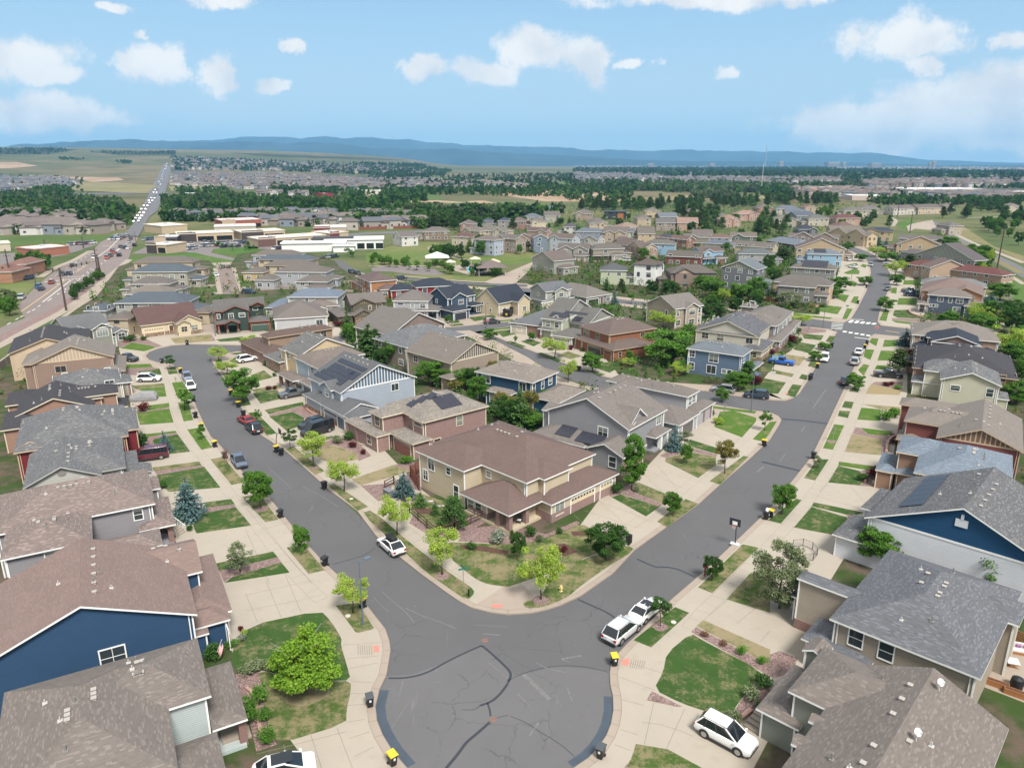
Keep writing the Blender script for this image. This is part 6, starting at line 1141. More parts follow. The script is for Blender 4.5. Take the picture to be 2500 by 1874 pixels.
NT_=[('maple',2,515,975,380,610,'big bright green maple on the lawn by the cul-de-sac'),('locust2',2,905,330,-10,270,'small yellow green tree beside the street lamp at left'),('locust2',3,278,215,-255,360,'yellow green tree on the tip of the corner verge, right of the ramp'),('sapdark',3,1285,440,195,150,'young dark tree in a ring of mulch behind the white sedan'),('dark',7,825,1440,1100,330,'dense dark green round tree beside the corner drive'),('dark',7,80,1440,1165,135,'narrow dark tree in front of the corner house porch'),('oak',7,1385,1065,830,155,'small dark oval tree beside the shared gravel strip'),('col',7,1045,850,385,195,'tall columnar bright green tree beside the gray house'),('bronze',7,1830,710,440,200,'tree with bronze tinged leaves on the right street verge'),('oak',7,1505,630,430,100,'slim young tree on the gray house lawn'),('spruce',7,1400,515,300,160,'blue spruce by the gray house porch'),('sapling',7,2165,350,165,90,'young tree by the bend of the side street kerb'),('bareg',7,1820,240,60,60,'nearly bare sapling on the side street lawn'),('oak',7,1815,100,-20,130,'small round tree in front of the parked silver crossover'),('airy',7,1490,510,330,130,'thin gray green shrubby tree beside the spruce'),('airy',7,1380,350,190,70,'thin leafy tree between the two gray houses'),('dark',7,1722,1610,1385,150,'dark sapling on the verge below the street hoop'),('oak',8,165,1050,750,190,'leaning young tree above the overflowing bins'),('airy',8,465,665,540,80,'thin sapling on the verge below the black bin'),('bareg',8,597,437,275,60,'bare sapling in a mulch ring on the right verge'),('grey',4,150,290,-260,420,'big gray green willowy tree by the dog pen at right'),('oak',8,1000,1490,1130,360,'leafy tree behind the gray roof in front of the white wall'),('airy',8,1440,1560,1060,220,'thin pale tree against the white siding'),('oak',8,1880,1700,1180,330,'green tree at the right in front of the white siding'),('locust',6,575,655,370,260,'yellow green verge tree in front of the dry lawn'),('locust2',6,830,860,560,260,'yellow green verge tree beside the pink brick house drive'),('locust2',6,1275,1230,870,270,'bright locust on the verge by the split rail fence'),('locust',6,1660,1560,1180,310,'wide locust on the verge near the street name sign'),('sapdark',6,375,500,340,110,'dark sapling at the foot of the black van drive'),('sapling',6,110,290,160,60,'tiny sapling on the verge beside the black hatchback'),('oak',6,125,1000,630,230,'full round green tree on the left street verge'),('maple2',6,475,1390,1120,140,'small dark green tree on the verge above the lamp'),('spruce2',6,1340,910,695,215,'dense blue spruce by the rust red fence'),('pineb',6,1755,1185,895,230,'bushy pine inside the split rail fence'),('fir',6,1478,985,870,130,'small dark evergreen nearest the blue spruce'),('fir',6,1600,1060,940,95,'narrow evergreen between the bushy pine and the small one'),('maple2',6,1680,430,335,130,'leafy shrub tree between the brick and beige houses'),('spruce2',5,1600,1085,752,290,'large blue spruce on the lawn by the white rail steps'),('spruce',5,1395,520,350,125,'small blue spruce on the lawn by the maroon van'),('airy',5,2030,1540,1265,200,'drooping sparse tree on the gravel strip'),('sapling',5,1560,178,-10,140,'leafy verge tree beside the covered vehicle lawn'),('sapling',5,1705,430,290,70,'thin sapling on the verge by the yellow lidded bin'),('bare',5,1925,690,450,110,'bare reddish tree beside the blue gray sedan'),('sapdark',9,1440,1040,925,70,'dark conical sapling at the bulb verge'),('locust2',9,1850,965,845,125,'round lime tree at the inner corner of the bend'),('locust2',9,1915,1080,960,140,'lime tree above the white crossover drive'),('oak',10,330,1320,1010,215,'tall full green verge tree at mid left street'),('locust',10,380,885,755,140,'broad lime green tree at the top of the left street'),('bareg',9,1485,1150,1085,40,'leafless sapling near the two parked cars'),('fir',10,1390,965,660,260,'tall bright conifer behind the yellow house'),('fir',10,1490,980,760,180,'second conifer behind the yellow house, lower one'),('oak',10,1625,1000,755,200,'tall leafy tree beside the gray roofed taupe house'),('oak',10,1920,1170,930,235,'full green tree in front of the taupe batten house'),('oak',10,2090,1190,1010,170,'leafy tree behind the pink brick house roof'),('maple2',11,245,1200,1020,200,'round tree left of the navy blue house'),('bronze',11,180,1230,1130,160,'rusty shrub tree left of the navy blue house'),('fir',11,490,1430,1290,150,'dark conifer below the navy blue house'),('fir',11,730,1540,1225,250,'tall pale topped conifer below the navy blue house'),('dark',11,620,1480,1330,150,'dark tree between the conifers below the navy house'),('maple2',11,850,1560,1400,200,'dark leafy tree against the gray house end wall'),('oak',11,950,1345,1180,150,'leafy tree right of the navy blue house'),('locust2',11,1130,1150,945,125,'pale green tree by the back street kerb'),('oak',11,1335,1060,880,155,'round green tree at the rust brown house drive'),('locust2',11,1015,945,760,190,'broad lime tree in front of the sage house'),('sapling',11,690,825,755,40,'tiny sapling on the back street verge'),('oak',11,470,790,690,110,'green tree at the back street corner'),('maple2',11,1965,995,680,340,'largest dark green tree beside the rust brown house'),('locust2',11,1925,705,535,205,'round lime tree behind the rust brown house'),('locust2',11,1645,1015,945,100,'lime shrub tree at the rust brown house lawn'),('fir',11,1770,1300,1090,185,'pale conifer between the two gray houses'),('locust2',11,2075,1090,975,140,'lime round tree by the slate blue house wall'),('oak',11,115,655,570,50,'slim tree by the navy gray house drive'),('spruce',11,1520,495,380,70,'blue spruce by the gray ranch house'),('oak',11,825,800,715,60,'upright small tree at the brick ranch drive'),('dark',11,698,700,610,90,'dense dark tree at the brick ranch corner'),('oak',11,2160,760,650,120,'tree behind the largest dark tree'),('maple2',12,960,615,420,170,'tall dense green tree in front of the dark gray house'),('oak',12,880,540,400,120,'green tree left of the tall dense one by the dark gray house'),('maple2',12,1200,645,470,150,'rounded green tree under the rear deck'),('locust2',12,1060,655,520,85,'lime conical tree between two green trees'),('oak',12,1340,600,415,130,'tall tree at the right end of the dark gray house'),('grey',12,1592,690,555,165,'pale gray green tree before the gray taupe house'),('oak',12,1990,612,505,115,'round tree by the drive beyond the crossing'),('oak',12,2040,550,420,130,'tall tree left of the street beyond the crossing'),('dark',12,620,565,470,140,'dark tree below the brown house stair'),('fir',12,75,545,440,80,'conifer by the pale green house'),('fir',12,218,570,480,60,'green conifer beside the white tall house'),('pine',12,195,555,450,60,'dark conifer beside the white tall house'),('sapling',12,280,662,560,45,'slender tree by the collector road walk'),('pine',12,1555,320,195,150,'dark bushy pine between the pale gray and solar houses'),('oak',12,1910,1050,980,90,'round tree on the verge by the black bin'),('oak',12,1825,1145,1050,90,'verge tree beside the white parked crossover'),('oak',12,1180,1385,1205,175,'leafy tree at the slate blue house corner'),('col',12,1255,1335,1145,75,'slim columnar tree at the slate blue house'),('dark',12,960,775,650,170,'dark tree behind the cream gabled house'),('grey',12,1040,770,690,150,'flowering gray tree behind the cream gabled house'),('locust2',12,1710,845,740,135,'lime tree by the side of the collector road'),('bareg',12,1775,895,820,50,'bare tree on the rock bed before the crossing'),('oak',12,1430,380,290,100,'bright tree behind the dark gray house'),('oak',13,1045,722,590,115,'bright round verge tree just beyond the crossing'),('oak',13,785,1385,1230,115,'verge tree beside the black parked car'),('spruce',13,1200,1015,865,105,'tall spruce at the near corner of the crossing'),('pine',13,1150,1235,1045,135,'dark pine by the black pickup'),('oak',13,862,505,415,100,'round tree on the left verge beyond the crossing'),('oak',13,1132,505,395,90,'tree by the right kerb up the street'),('locust2',13,1122,425,285,135,'large lime tree on the right kerb up the street'),('locust2',13,957,262,170,95,'lime tree at the top of the street bend'),('oak',13,1045,302,215,130,'green tree below the lime one at the street bend'),('oak',13,832,302,230,80,'round tree at the left kerb of the street bend'),('oak',13,722,215,135,70,'green tree by the light blue solar house'),('pine',13,1235,405,245,115,'dark pine nearest the red roofed house'),('pine',13,1315,425,280,115,'second dark pine beside the white suv drive'),('spruce',13,1040,202,115,65,'blue spruce at the end of the street'),('spruce',13,968,165,70,75,'tall dark spruce at the end of the street'),('oak',13,1560,835,715,125,'leafy tree by the rail fence of the slate blue house'),('oak',13,1870,905,725,175,'green tree at the fence end right of the slate blue house'),('locust2',13,2080,1105,835,260,'big lime tree at the right edge by the navy roof'),('oak',13,2170,1190,960,200,'green tree at the right edge below the big lime one'),('oak',13,2150,1500,1300,170,'green tree at the right edge by the cream green house'),('spruce2',13,1920,705,578,140,'broad blue spruce behind the slate blue house'),('oak',13,2010,630,470,150,'tall tree behind the blue spruce at right'),('bareg',13,2080,690,560,100,'bare pale tree near the right edge'),('dark',13,2110,760,620,140,'dark brownish tree near the right edge'),('dark',13,1990,850,700,160,'dark tree behind the lime tree at right'),('oak',13,1540,195,80,155,'broad tree by the four lane road at right'),('oak',13,600,470,415,0,'x')]
for t in NT_:
 if t[6]!='x':T(*t)
SB=[('shrubd',6,1900,1345,1290,90,'dark bush on the bark bed of the corner lawn'),('shrubr',7,470,1370,1320,70,'low red bush on the bark patch of the corner lawn'),('shrub',6,1360,630,555,95,'round green bush at the beige house wall corner'),('shrubg',6,770,455,385,90,'olive bush at the black van drive end'),('shrubd',6,877,425,355,95,'dark round bush by the pale blue garage'),('shrubr',6,902,490,440,70,'rust bush on the rock bed of the brick house'),('shrubr',6,990,545,505,55,'small rust bush by the brick house walk'),('shrubf',6,2140,1290,1180,140,'white flowering bush by the beige house porch'),('shrubd',7,918,880,780,105,'dark bush at the rock bed by the beige garage'),('shrubd',7,437,1215,1168,58,'dark purple bush at the porch walk'),('shrubd',7,195,1240,1150,90,'spreading dark juniper by the porch steps'),('shrubg',7,265,1290,1220,60,'gray green bush in the front rock bed'),('shrubd',7,1720,225,165,40,'small dark conical bush at the brick columns'),('shruby',7,1770,290,235,85,'yellow bush by the gray porch steps'),('shrubg',7,1080,860,820,60,'tan grass clump by the columnar tree'),('shrubd',5,1205,490,365,120,'dark bush by the stone porch'),('shrubr',5,1210,180,110,100,'burgundy bush by the covered vehicle'),('shrubd',5,1380,830,775,75,'low bush at the gray porch edge'),('shrubd',5,1600,1190,1145,50,'small dark bush by the white rail steps'),('shrub',5,1490,1110,1030,150,'green hedge bush below the blue spruce'),('shrubd',9,1095,805,745,100,'round dark bush by the arched garage'),('shrubd',9,1212,795,760,45,'little bush at the cream ranch drive'),('shrub',8,1050,255,175,115,'dark leafy bush at the brick house wall'),('shrub',8,1120,240,150,90,'second leafy bush at the brick house wall'),('shrubr',8,955,740,650,130,'big burgundy bush by the slate blue porch'),('shrubd',8,845,770,705,80,'low dark bush beside the burgundy bush'),('shrubr',8,1110,460,420,55,'dark red bush in the curved planter'),('shrubt',8,1100,400,365,40,'yellowish bush by the curved planter'),('shrubr',12,1632,985,920,85,'burgundy bush by the gray porch base'),('shrubd',12,1612,1025,980,45,'green bush below the burgundy one'),('shrubr',12,1470,1095,1045,50,'red bush by the blue pickup'),('shrubr',12,1340,1340,1260,110,'rust bush at the slate blue porch'),('shrubd',12,1690,910,860,45,'dark bush at the taupe house corner'),('shrubr',11,1157,875,835,60,'crimson bush at the rust brown house planter'),('shrubr',11,905,780,750,50,'dark red bush by the sage house porch'),('shrubd',11,1250,890,855,40,'dark bush in the round planter'),('shrubr',10,1140,680,630,110,'wine red bush by the olive garage'),('shrubr',10,540,1215,1180,50,'red bush beside the lawn of the brown roofed house'),('shrubr',10,590,1210,1178,42,'second red bush beside the same lawn'),('shrubg',10,520,1010,960,60,'gray bush at the white crossover drive'),('shrubd',10,585,1100,1070,38,'dark bush by the curved stone bed'),('shrubg',13,515,685,650,75,'trimmed olive hedge in the brick planter'),('shrubr',13,1050,1355,1320,60,'burgundy bush by the black pickup drive'),('shrubr',13,1090,1345,1315,50,'second burgundy bush by the black pickup drive'),('shrubr',13,1220,1110,1030,75,'dark red tree shaped bush at the mauve house'),('shrub',13,1140,1380,1345,60,'green bush in the rock garden'),('shrubd',3,2150,950,845,130,'dark bush at the taupe house walk'),('shrub',3,1975,680,610,80,'green grass clump on the rock strip, third from the walk'),('shrub',3,2145,755,705,75,'green grass clump on the rock strip, fourth from the walk'),('shrubt',3,1662,528,485,60,'brown grass clump on the rock strip, first from the walk'),('shrubt',3,1815,600,560,62,'brown grass clump on the rock strip, second from the walk'),('shrubg',3,1920,1240,1160,110,'straw coloured bush behind the white suv'),('shrubg',3,2060,1060,960,130,'reddish straw bush by the stepping stones'),('shrubd',3,2130,1160,1080,80,'low dark bush by the porch steps at right'),('shrub',2,30,1270,1010,140,'green hedge bush inside the curved edging'),('shrub',2,120,1100,940,130,'green hedge bush at the top of the curved edging'),('shrub',2,150,1240,1120,110,'middle hedge bush on the lawn side of the edging'),('shrub',2,190,1420,1290,130,'lowest hedge bush near the drive'),('shrubg',2,60,830,750,160,'brownish green bush at the lawn edge by the maple'),('shrubg',2,190,800,745,130,'low bush at the lawn edge behind the maple'),('shrubd',1,1850,560,470,110,'dark bush below the flag'),('shrub',1,1960,620,560,90,'hosta clump beside the flag'),('shrubf',1,2050,570,510,70,'pale flowering clump by the lawn corner'),('shruby',1,2060,520,470,50,'lime clump in the flower corner'),('shrubr',1,2035,480,440,45,'pink flowering clump in the flower corner'),('shrubd',1,1800,720,580,130,'dark bush under the bay window')]
for t in SB:T(*t)
# scattered yard and park trees as individuals (nearest), with true local descriptions
def inpoly(x,y,p):
 c=False;j=len(p)-1
 for i in range(len(p)):
  if(p[i][1]>y)!=(p[j][1]>y)and x<(p[j][0]-p[i][0])*(y-p[i][1])/(p[j][1]-p[i][1])+p[i][0]:c=not c
  j=i
 return c
HB=[]
for lb,root,info in HOUSES:
 m=root.matrix_basis.inverted();HB.append((m,[q['R']for q in info],root.location.copy()))
def hits_house(x,y,pad=.8):
 for m,rs,lc in HB:
  if abs(lc.x-x)>26 or abs(lc.y-y)>26:continue
  p=m@Vector((x,y,0))
  for r in rs:
   if r[0]-pad<p.x<r[1]+pad and r[2]-pad<p.y<r[3]+pad:return True
 return False
def scatter(f,s,n_,seed=0,mind=2.2):
 pp=[(FR[a][0]+u/3.4563,FR[a][1]+v/3.4563)for a,u,v in pts(f,s)]
 w_=[P(a,b)for a,b in pp];x0,x1=min(p[0]for p in w_),max(p[0]for p in w_);y0,y1=min(p[1]for p in w_),max(p[1]for p in w_)
 rr=random.Random(seed+int(x0));out=[];tries=0
 while len(out)<n_ and tries<n_*60:
  tries+=1;x,y=rr.uniform(x0,x1),rr.uniform(y0,y1)
  if not inpoly(x,y,w_)or hits_house(x,y):continue
  if any((x-a)**2+(y-b)**2<mind*mind for a,b in out):continue
  out.append((x,y))
 return out
ZN=[(12,'300,300 1000,240 1460,260 1600,330 1000,400 300,330',9,('oak','dark','fir'),(4,6.5),'garden tree between the houses below the pale gray hip roof','garden trees in the middle block'),(12,'380,90 1400,90 1600,200 1000,230 400,200',12,('oak','dark','fir'),(4,6.5),'garden tree between the far row houses','garden trees of the far row'),(16,'1380,560 2212,520 2212,700 1500,720',14,('dark','oak','fir','pine2'),(4.5,7.5),'tree among the upper houses left of the dark modern house','trees among the upper houses'),(17,'250,760 1400,690 1900,760 1400,880 600,840',16,('dark','oak','pine2'),(5,8),'tree between the salmon and taupe roofs','trees between the salmon and taupe roofs'),(13,'0,330 240,420 240,560 60,640 0,520',6,('oak','dark','fir'),(4,6),'tree behind the gray taupe house yard','trees behind the gray taupe house'),(12,'880,700 1330,640 1450,700 1060,760 900,800',6,('oak','dark','grey'),(4,6.5),'tree in the yard above the cream gabled house','trees above the cream gabled house'),(11,'1500,960 2100,900 2212,1080 1700,1130 1560,1060',5,('dark','oak','shrub'),(2.5,4),'small garden tree right of the rust brown house','small trees right of the rust brown house'),(11,'80,1080 420,1090 900,1330 900,1560 560,1560 330,1330',11,('oak','dark','fir','bronze'),(3.5,6),'leafy yard tree around the navy blue house','yard trees round the navy blue house'),(10,'1180,740 1560,930 1720,1040 1760,1190 1500,1060 1240,860',7,('oak','fir','dark'),(4,7),'yard tree behind the yellow and pale blue houses','yard trees behind the yellow and pale blue houses'),(13,'1560,780 1960,840 2212,900 2212,1640 2120,1300 1990,960 1700,870',11,('oak','dark','locust2'),(4.5,7.5),'yard tree along the right edge behind the navy roof','yard trees along the right edge'),(18,'380,640 1100,640 1100,800 500,790',24,('dark','oak','pine2'),(5,8.5),'tree between the deep red roof and the four lane road','trees near the deep red roof'),(14,'1800,930 2212,930 2212,985 1820,985',8,('sapling','oak'),(2.5,4),'small tree along the store parking edge','small trees along the store parking'),(15,'1500,1000 1700,1040 2150,1100 2150,1150 1700,1110',9,('oak','sapling','dark'),(3,4.5),'small tree along the road by the park slope','small trees along the park road'),(17,'0,610 700,585 1400,560 2212,545 2212,590 1500,615 700,640 0,650',150,('pine','pine','pine2'),(7,12),'dark pine in the long belt behind the far houses','pines of the long dark belt'),(17,'880,660 1180,650 1260,780 1000,820 860,760',26,('pine','pine2','pine'),(7,11),'dark pine standing among the salmon roofed houses','pines among the salmon roofed houses'),(17,'1400,770 1600,700 1740,720 1850,860 1620,880',13,('pine','pine2'),(7,11),'dark pine in the clump left of the cream stucco house','pines left of the cream stucco house'),(16,'560,575 1300,580 1330,630 720,640 540,625',40,('pine','dark','pine2'),(6,10),'dark tree in the woods above the park','dark trees in the woods above the park'),(16,'740,790 900,770 1380,760 1360,830 900,850',17,('oak','dark','fir','pine2'),(4,8),'tree below the tall houses on the park slope','trees below the tall houses on the park slope'),(12,'300,545 700,600 1460,600 1480,660 900,650 560,620',9,('dark','oak','fir'),(4,6),'tree along the rail fence by the collector road','trees along the collector road fence'),(13,'1680,230 1900,300 1950,440 1830,420 1720,300',22,('oak','dark','locust2'),(5,8),'leafy tree on the slope behind the right hand houses','leafy trees on the slope behind the right hand houses'),(18,'1280,800 1700,560 2212,620 2212,760 1800,700 1500,740',34,('pine','dark','pine2'),(7,11),'dark pine beyond the four lane road at right','pines beyond the four lane road'),(18,'1850,760 2212,700 2212,960 1950,860',20,('oak','dark','oak'),(6,9),'green tree past the sidewalk at the right edge','green trees at the right edge beyond the road'),(16,'20,900 640,930 650,1000 300,960 20,960',12,('oak','dark','sapling'),(3,4.5),'small round tree along the pool parking lot','small trees along the pool parking lot'),(16,'620,930 1120,980 1100,1040 640,1010',15,('oak','dark','sapling'),(3,5),'small tree around the swimming pool','small trees around the swimming pool'),(16,'500,850 700,830 900,860 880,900 520,880',7,('pine','dark','oak'),(5,8),'dark tree between the park path and the white canopy','dark trees between the path and the canopy'),(14,'650,1350 880,1220 830,1160 600,1330 640,1470',15,('dark','shrubd','oak','fir'),(2.5,4),'dark shrub tree between the arterial walk and the townhouses','dark shrubs between the arterial and the townhouses'),(14,'30,1190 380,1060 400,1150 240,1180 60,1240',11,('oak','dark','fir'),(5,8),'tree at the stores left of the arterial','trees at the stores left of the arterial'),(14,'0,1460 120,1440 150,1500 0,1560',4,('oak','grey'),(5,7),'tree at the left edge beside the arterial','trees at the left edge beside the arterial')]
for f,s,n_,ks,(h0,h1),lb,gp in ZN:
 for x,y in scatter(f,s,n_,3):
  k=rnd.choice(ks);h=rnd.uniform(h0,h1)*1.12;tree_at(k,x,y,h,h*rnd.uniform(.58,.82)if k!='shrubd' else h,lb,gp,z=0)
  # ---- far trees: one mass nobody could count
FT=[(17,'0,385 2212,380 2212,470 0,470',420,8,10,(0,1,2)),(16,'0,180 2212,150 2212,300 0,300',500,9,8,(0,3)),(14,'0,340 700,365 700,480 0,490',120,6,8,(0,)),(16,'0,296 1200,296 1500,262 2212,290 2212,400 1750,400 1600,350 200,325',300,7,10,(0,1)),(15,'1500,470 2212,470 2212,560 1900,600 1500,560',120,7,12,(0,1))]
def far_trees(name,zones,mats,label,cat):
 mb=MB();rr=random.Random(77)
 for f,s,n_,h,nq,mi in zones:
  n_=int(n_*1.7);pp=[(FR[a][0]+u/3.4563,FR[a][1]+v/3.4563)for a,u,v in pts(f,s)]
  w_=[PT(a,b)[:2]for a,b in pp];x0,x1=min(p[0]for p in w_),max(p[0]for p in w_);y0,y1=min(p[1]for p in w_),max(p[1]for p in w_)
  c=0;tries=0
  while c<n_ and tries<n_*30:
   tries+=1;x,y=rr.uniform(x0,x1),rr.uniform(y0,y1)
   if not inpoly(x,y,w_):continue
   if noise.noise((x/60,y/60,1.3))<-.12 and rr.random()<.85:continue
   c+=1;hh=h*rr.uniform(.6,1.35);g=terr(x,y);w2=hh*rr.uniform(.32,.5);m_=rr.choice(mi)
   for q in range(nq):
    t=rr.uniform(.05,1);rad=w2*math.sqrt(max(.05,1-(1.7*t-.75)**2))*rr.uniform(.5,1)
    an=rr.uniform(0,6.28)
    leafquad(mb,Vector((x+math.cos(an)*rad,y+math.sin(an)*rad,g+hh*t)),hh*(.42 if nq>14 else .62),rr,.5,m_)
 o=mb.build(name,mats);tag(o,label,cat,kind='stuff')
far_trees('distant_woods',FT+[(14,'0,600 1150,640 1100,700 0,720',260,7,18,(0,1)),(15,'60,560 1900,600 1900,650 60,650',260,8,16,(0,1)),(17,'0,430 900,440 1300,460 2212,430 2212,470 0,470',200,7,12,(0,2)),(14,'0,520 350,500 620,560 1010,590 1140,650 1090,800 600,740 300,760 0,740',520,7.5,22,(0,1,2)),(14,'230,480 560,470 620,520 300,530',70,8,16,(0,1)),(14,'0,780 860,760 980,800 700,840 0,840',60,4.5,18,(0,1)),(15,'0,560 540,520 900,560 1500,560 1900,610 1560,630 900,600 500,640 0,650',330,8,20,(0,1,2)),(15,'80,470 540,470 560,510 200,515',50,8,16,(0,1)),(15,'880,460 1480,470 1440,520 900,500',120,8,16,(0,)),(15,'0,690 500,680 1300,690 2100,690 2100,780 1500,790 1080,770 600,740 0,730',300,6.5,22,(0,1)),(16,'240,475 500,470 680,490 1200,485 1640,480 1600,520 1000,530 640,520 260,520',260,8,20,(1,2,0)),(16,'0,480 700,500 760,580 500,620 0,600',170,6.5,22,(0,1)),(17,'500,440 1200,420 1800,440 1820,480 1300,490 560,480',420,8,14,(2,1)),(17,'200,455 520,400 500,480',60,8,14,(0,)),(17,'980,500 1250,490 1400,540 1100,550',110,7,16,(2,)),(18,'250,440 700,410 1050,395 1100,430 500,470',160,7,10,(2,0)),(18,'0,470 240,460 240,520 0,520',60,7,14,(0,)),(16,'0,90 500,100 700,130 640,170 300,190 0,170',360,9,9,(0,)),(17,'0,290 2212,280 2212,372 1300,375 700,350 0,330',2300,14,7,(0,3)),(18,'0,290 2212,320 2212,395 1500,385 900,400 400,375 0,375',1900,14,7,(0,3)),(15,'60,190 560,210 1000,230 1500,250 2212,260 2212,350 1500,330 1000,310 500,300 100,300',1100,11,8,(0,3)),(15,'60,320 1000,360 1600,400 2100,420 2100,470 1400,460 700,450 60,400',380,6,8,(0,)),(16,'700,210 1100,250 1400,280 900,300 560,280',90,7,9,(0,)),(16,'0,200 700,230 1200,260 1200,300 300,290 0,280',300,6,8,(0,)),(14,'0,120 420,110 640,130 420,165 0,165',220,9,6,(3,)),(14,'760,140 1480,140 1480,165 1000,165',160,9,6,(3,)),(14,'500,195 720,200 700,215 500,210',40,8,6,(0,)),(14,'980,225 1120,225 1100,240 1000,240',24,9,7,(0,)),(18,'900,560 1300,545 1900,560 2212,545 2212,590 1600,590 1000,590',130,7,18,(0,1)),(18,'1400,440 2212,430 2212,480 1600,470',120,6,9,(0,)),(18,'860,480 1240,470 1220,520 880,520',50,6,10,(0,))],[leaf_mat('woods_dark',(.020,.05,.014),(.035,.075,.02)),leaf_mat('woods_mid',(.035,.08,.018),(.055,.11,.025)),leaf_mat('woods_grey',(.06,.085,.04),(.085,.11,.055)),leaf_mat('woods_pine',(.018,.036,.014),(.03,.05,.018))],'dark green masses of trees spread over the far valley','trees')
# ---- hedges and undergrowth filling the yards farther back
def undergrowth():
 mb=MB();rr=random.Random(31)
 zs=[(YARDS[0],420,150),(YARDS[1],150,125),(YARDS[2],330,130),(YARDS[3],300,110),(YARDS[4],220,0),(YARDS[5],1500,0)]
 zs.append(([PT(FR[17][0]+u/3.4563,FR[17][1]+v/3.4563)for u,v in((-300,600),(2400,580),(2400,760),(1900,900),(300,900),(-300,760))],1500,0))
 zs.append(([PT(FR[16][0]+u/3.4563,FR[16][1]+v/3.4563)for u,v in((650,560),(1400,560),(1400,840),(800,800))],420,0))
 zs.append(([PT(FR[13][0]+u/3.4563,FR[13][1]+v/3.4563)for u,v in((1480,60),(1700,200),(1960,420),(1960,640),(1800,420),(1500,200))],260,0))
 for p,n_,dm in zs:
  x0,x1=min(q[0]for q in p),max(q[0]for q in p);y0,y1=min(q[1]for q in p),max(q[1]for q in p);c=tr=0
  while c<n_ and tr<n_*25:
   tr+=1;x,y=rr.uniform(x0,x1),rr.uniform(y0,y1)
   if math.hypot(x,y)<dm or not inpoly(x,y,p)or hits_house(x,y,.6):continue
   c+=1;h=rr.choice((.8,1.2,1.8,2.6,3.6));w2=h*rr.uniform(.45,.9);m_=rr.choice((0,0,1,1,2,3,4));D=math.hypot(x,y);s=.26 if D<220 else .45
   for q in range(int(26 if D>220 else 46)):
    d=Vector((rr.gauss(0,1),rr.gauss(0,1),rr.gauss(0,1))).normalized()*rr.random()**.4
    leafquad(mb,Vector((x+d.x*w2*.6,y+d.y*w2*.6,BZ+max(.08,h*.55+d.z*h*.5))),s*rr.uniform(.8,1.4),rr,.5,m_)
 o=mb.build('yard_undergrowth',[LM['dark'],LM['oak'],LM['grey'],LM['fir'],LM['bronze']]);tag(o,'hedges and shrubs filling the back yards between the houses','shrubs',kind='stuff')
undergrowth()
# == VEHICLES
def paint(c,metal=.0):
 k=('cp',c,metal)
 if k in _mc:return _mc[k]
 m,n,b=matbase('car_paint');
 oc=n.new('ShaderNodeTexCoord').outputs['Object'];z=n.sep(oc)[2]
 dust=n.ss(n.math('ADD',z,n.math('MULTIPLY',n.noise(oc,5,4),.2)),.25,.6,.35,0)
 n.set(b.inputs['Base Color'],n.mix(dust,c,(.22,.19,.16)));b.inputs['Roughness'].default_value=.28;b.inputs['Metallic'].default_value=metal
 b.inputs['Coat Weight'].default_value=.6;b.inputs['Coat Roughness'].default_value=.06
 _mc[k]=m;return m
_m,_n,_b=matbase('car_glass');_b.inputs['Base Color'].default_value=(.012,.016,.02,1);_b.inputs['Roughness'].default_value=.05;_b.inputs['Specular IOR Level'].default_value=.7;CGLASS=_m
TYRE=plain((.018,.018,.019),.85);RIM=plain((.45,.45,.46),.3,.8);TRIM=plain((.025,.025,.027),.6);TAIL=plain((.35,.012,.012),.25);HEAD=plain((.65,.68,.7),.15);CHROME=plain((.55,.55,.55),.2,.9)
PLATE=plain((.6,.62,.6),.5)
def loft(st,cap=True):
 bm=bmesh.new();rings=[]
 for(x,ring)in st:rings.append([bm.verts.new((x,y,z))for y,z in ring])
 n_=len(rings[0])
 for a,b in zip(rings,rings[1:]):
  for i in range(n_):
   bm.faces.new((a[i],a[(i+1)%n_],b[(i+1)%n_],b[i]))
 if cap:bm.faces.new(rings[0][::-1]);bm.faces.new(rings[-1])
 bmesh.ops.recalc_face_normals(bm,faces=bm.faces[:]);return bm
def ring(hw,zb,zs,zt,tw):
 return[(-hw*.86,zb),(-hw*.98,zb+.14),(-hw,(zb+zs)/2+.05),(-hw*.97,zs),(-tw,zt),(0,zt+.025),(tw,zt),(hw*.97,zs),(hw,(zb+zs)/2+.05),(hw*.98,zb+.14),(hw*.86,zb)]
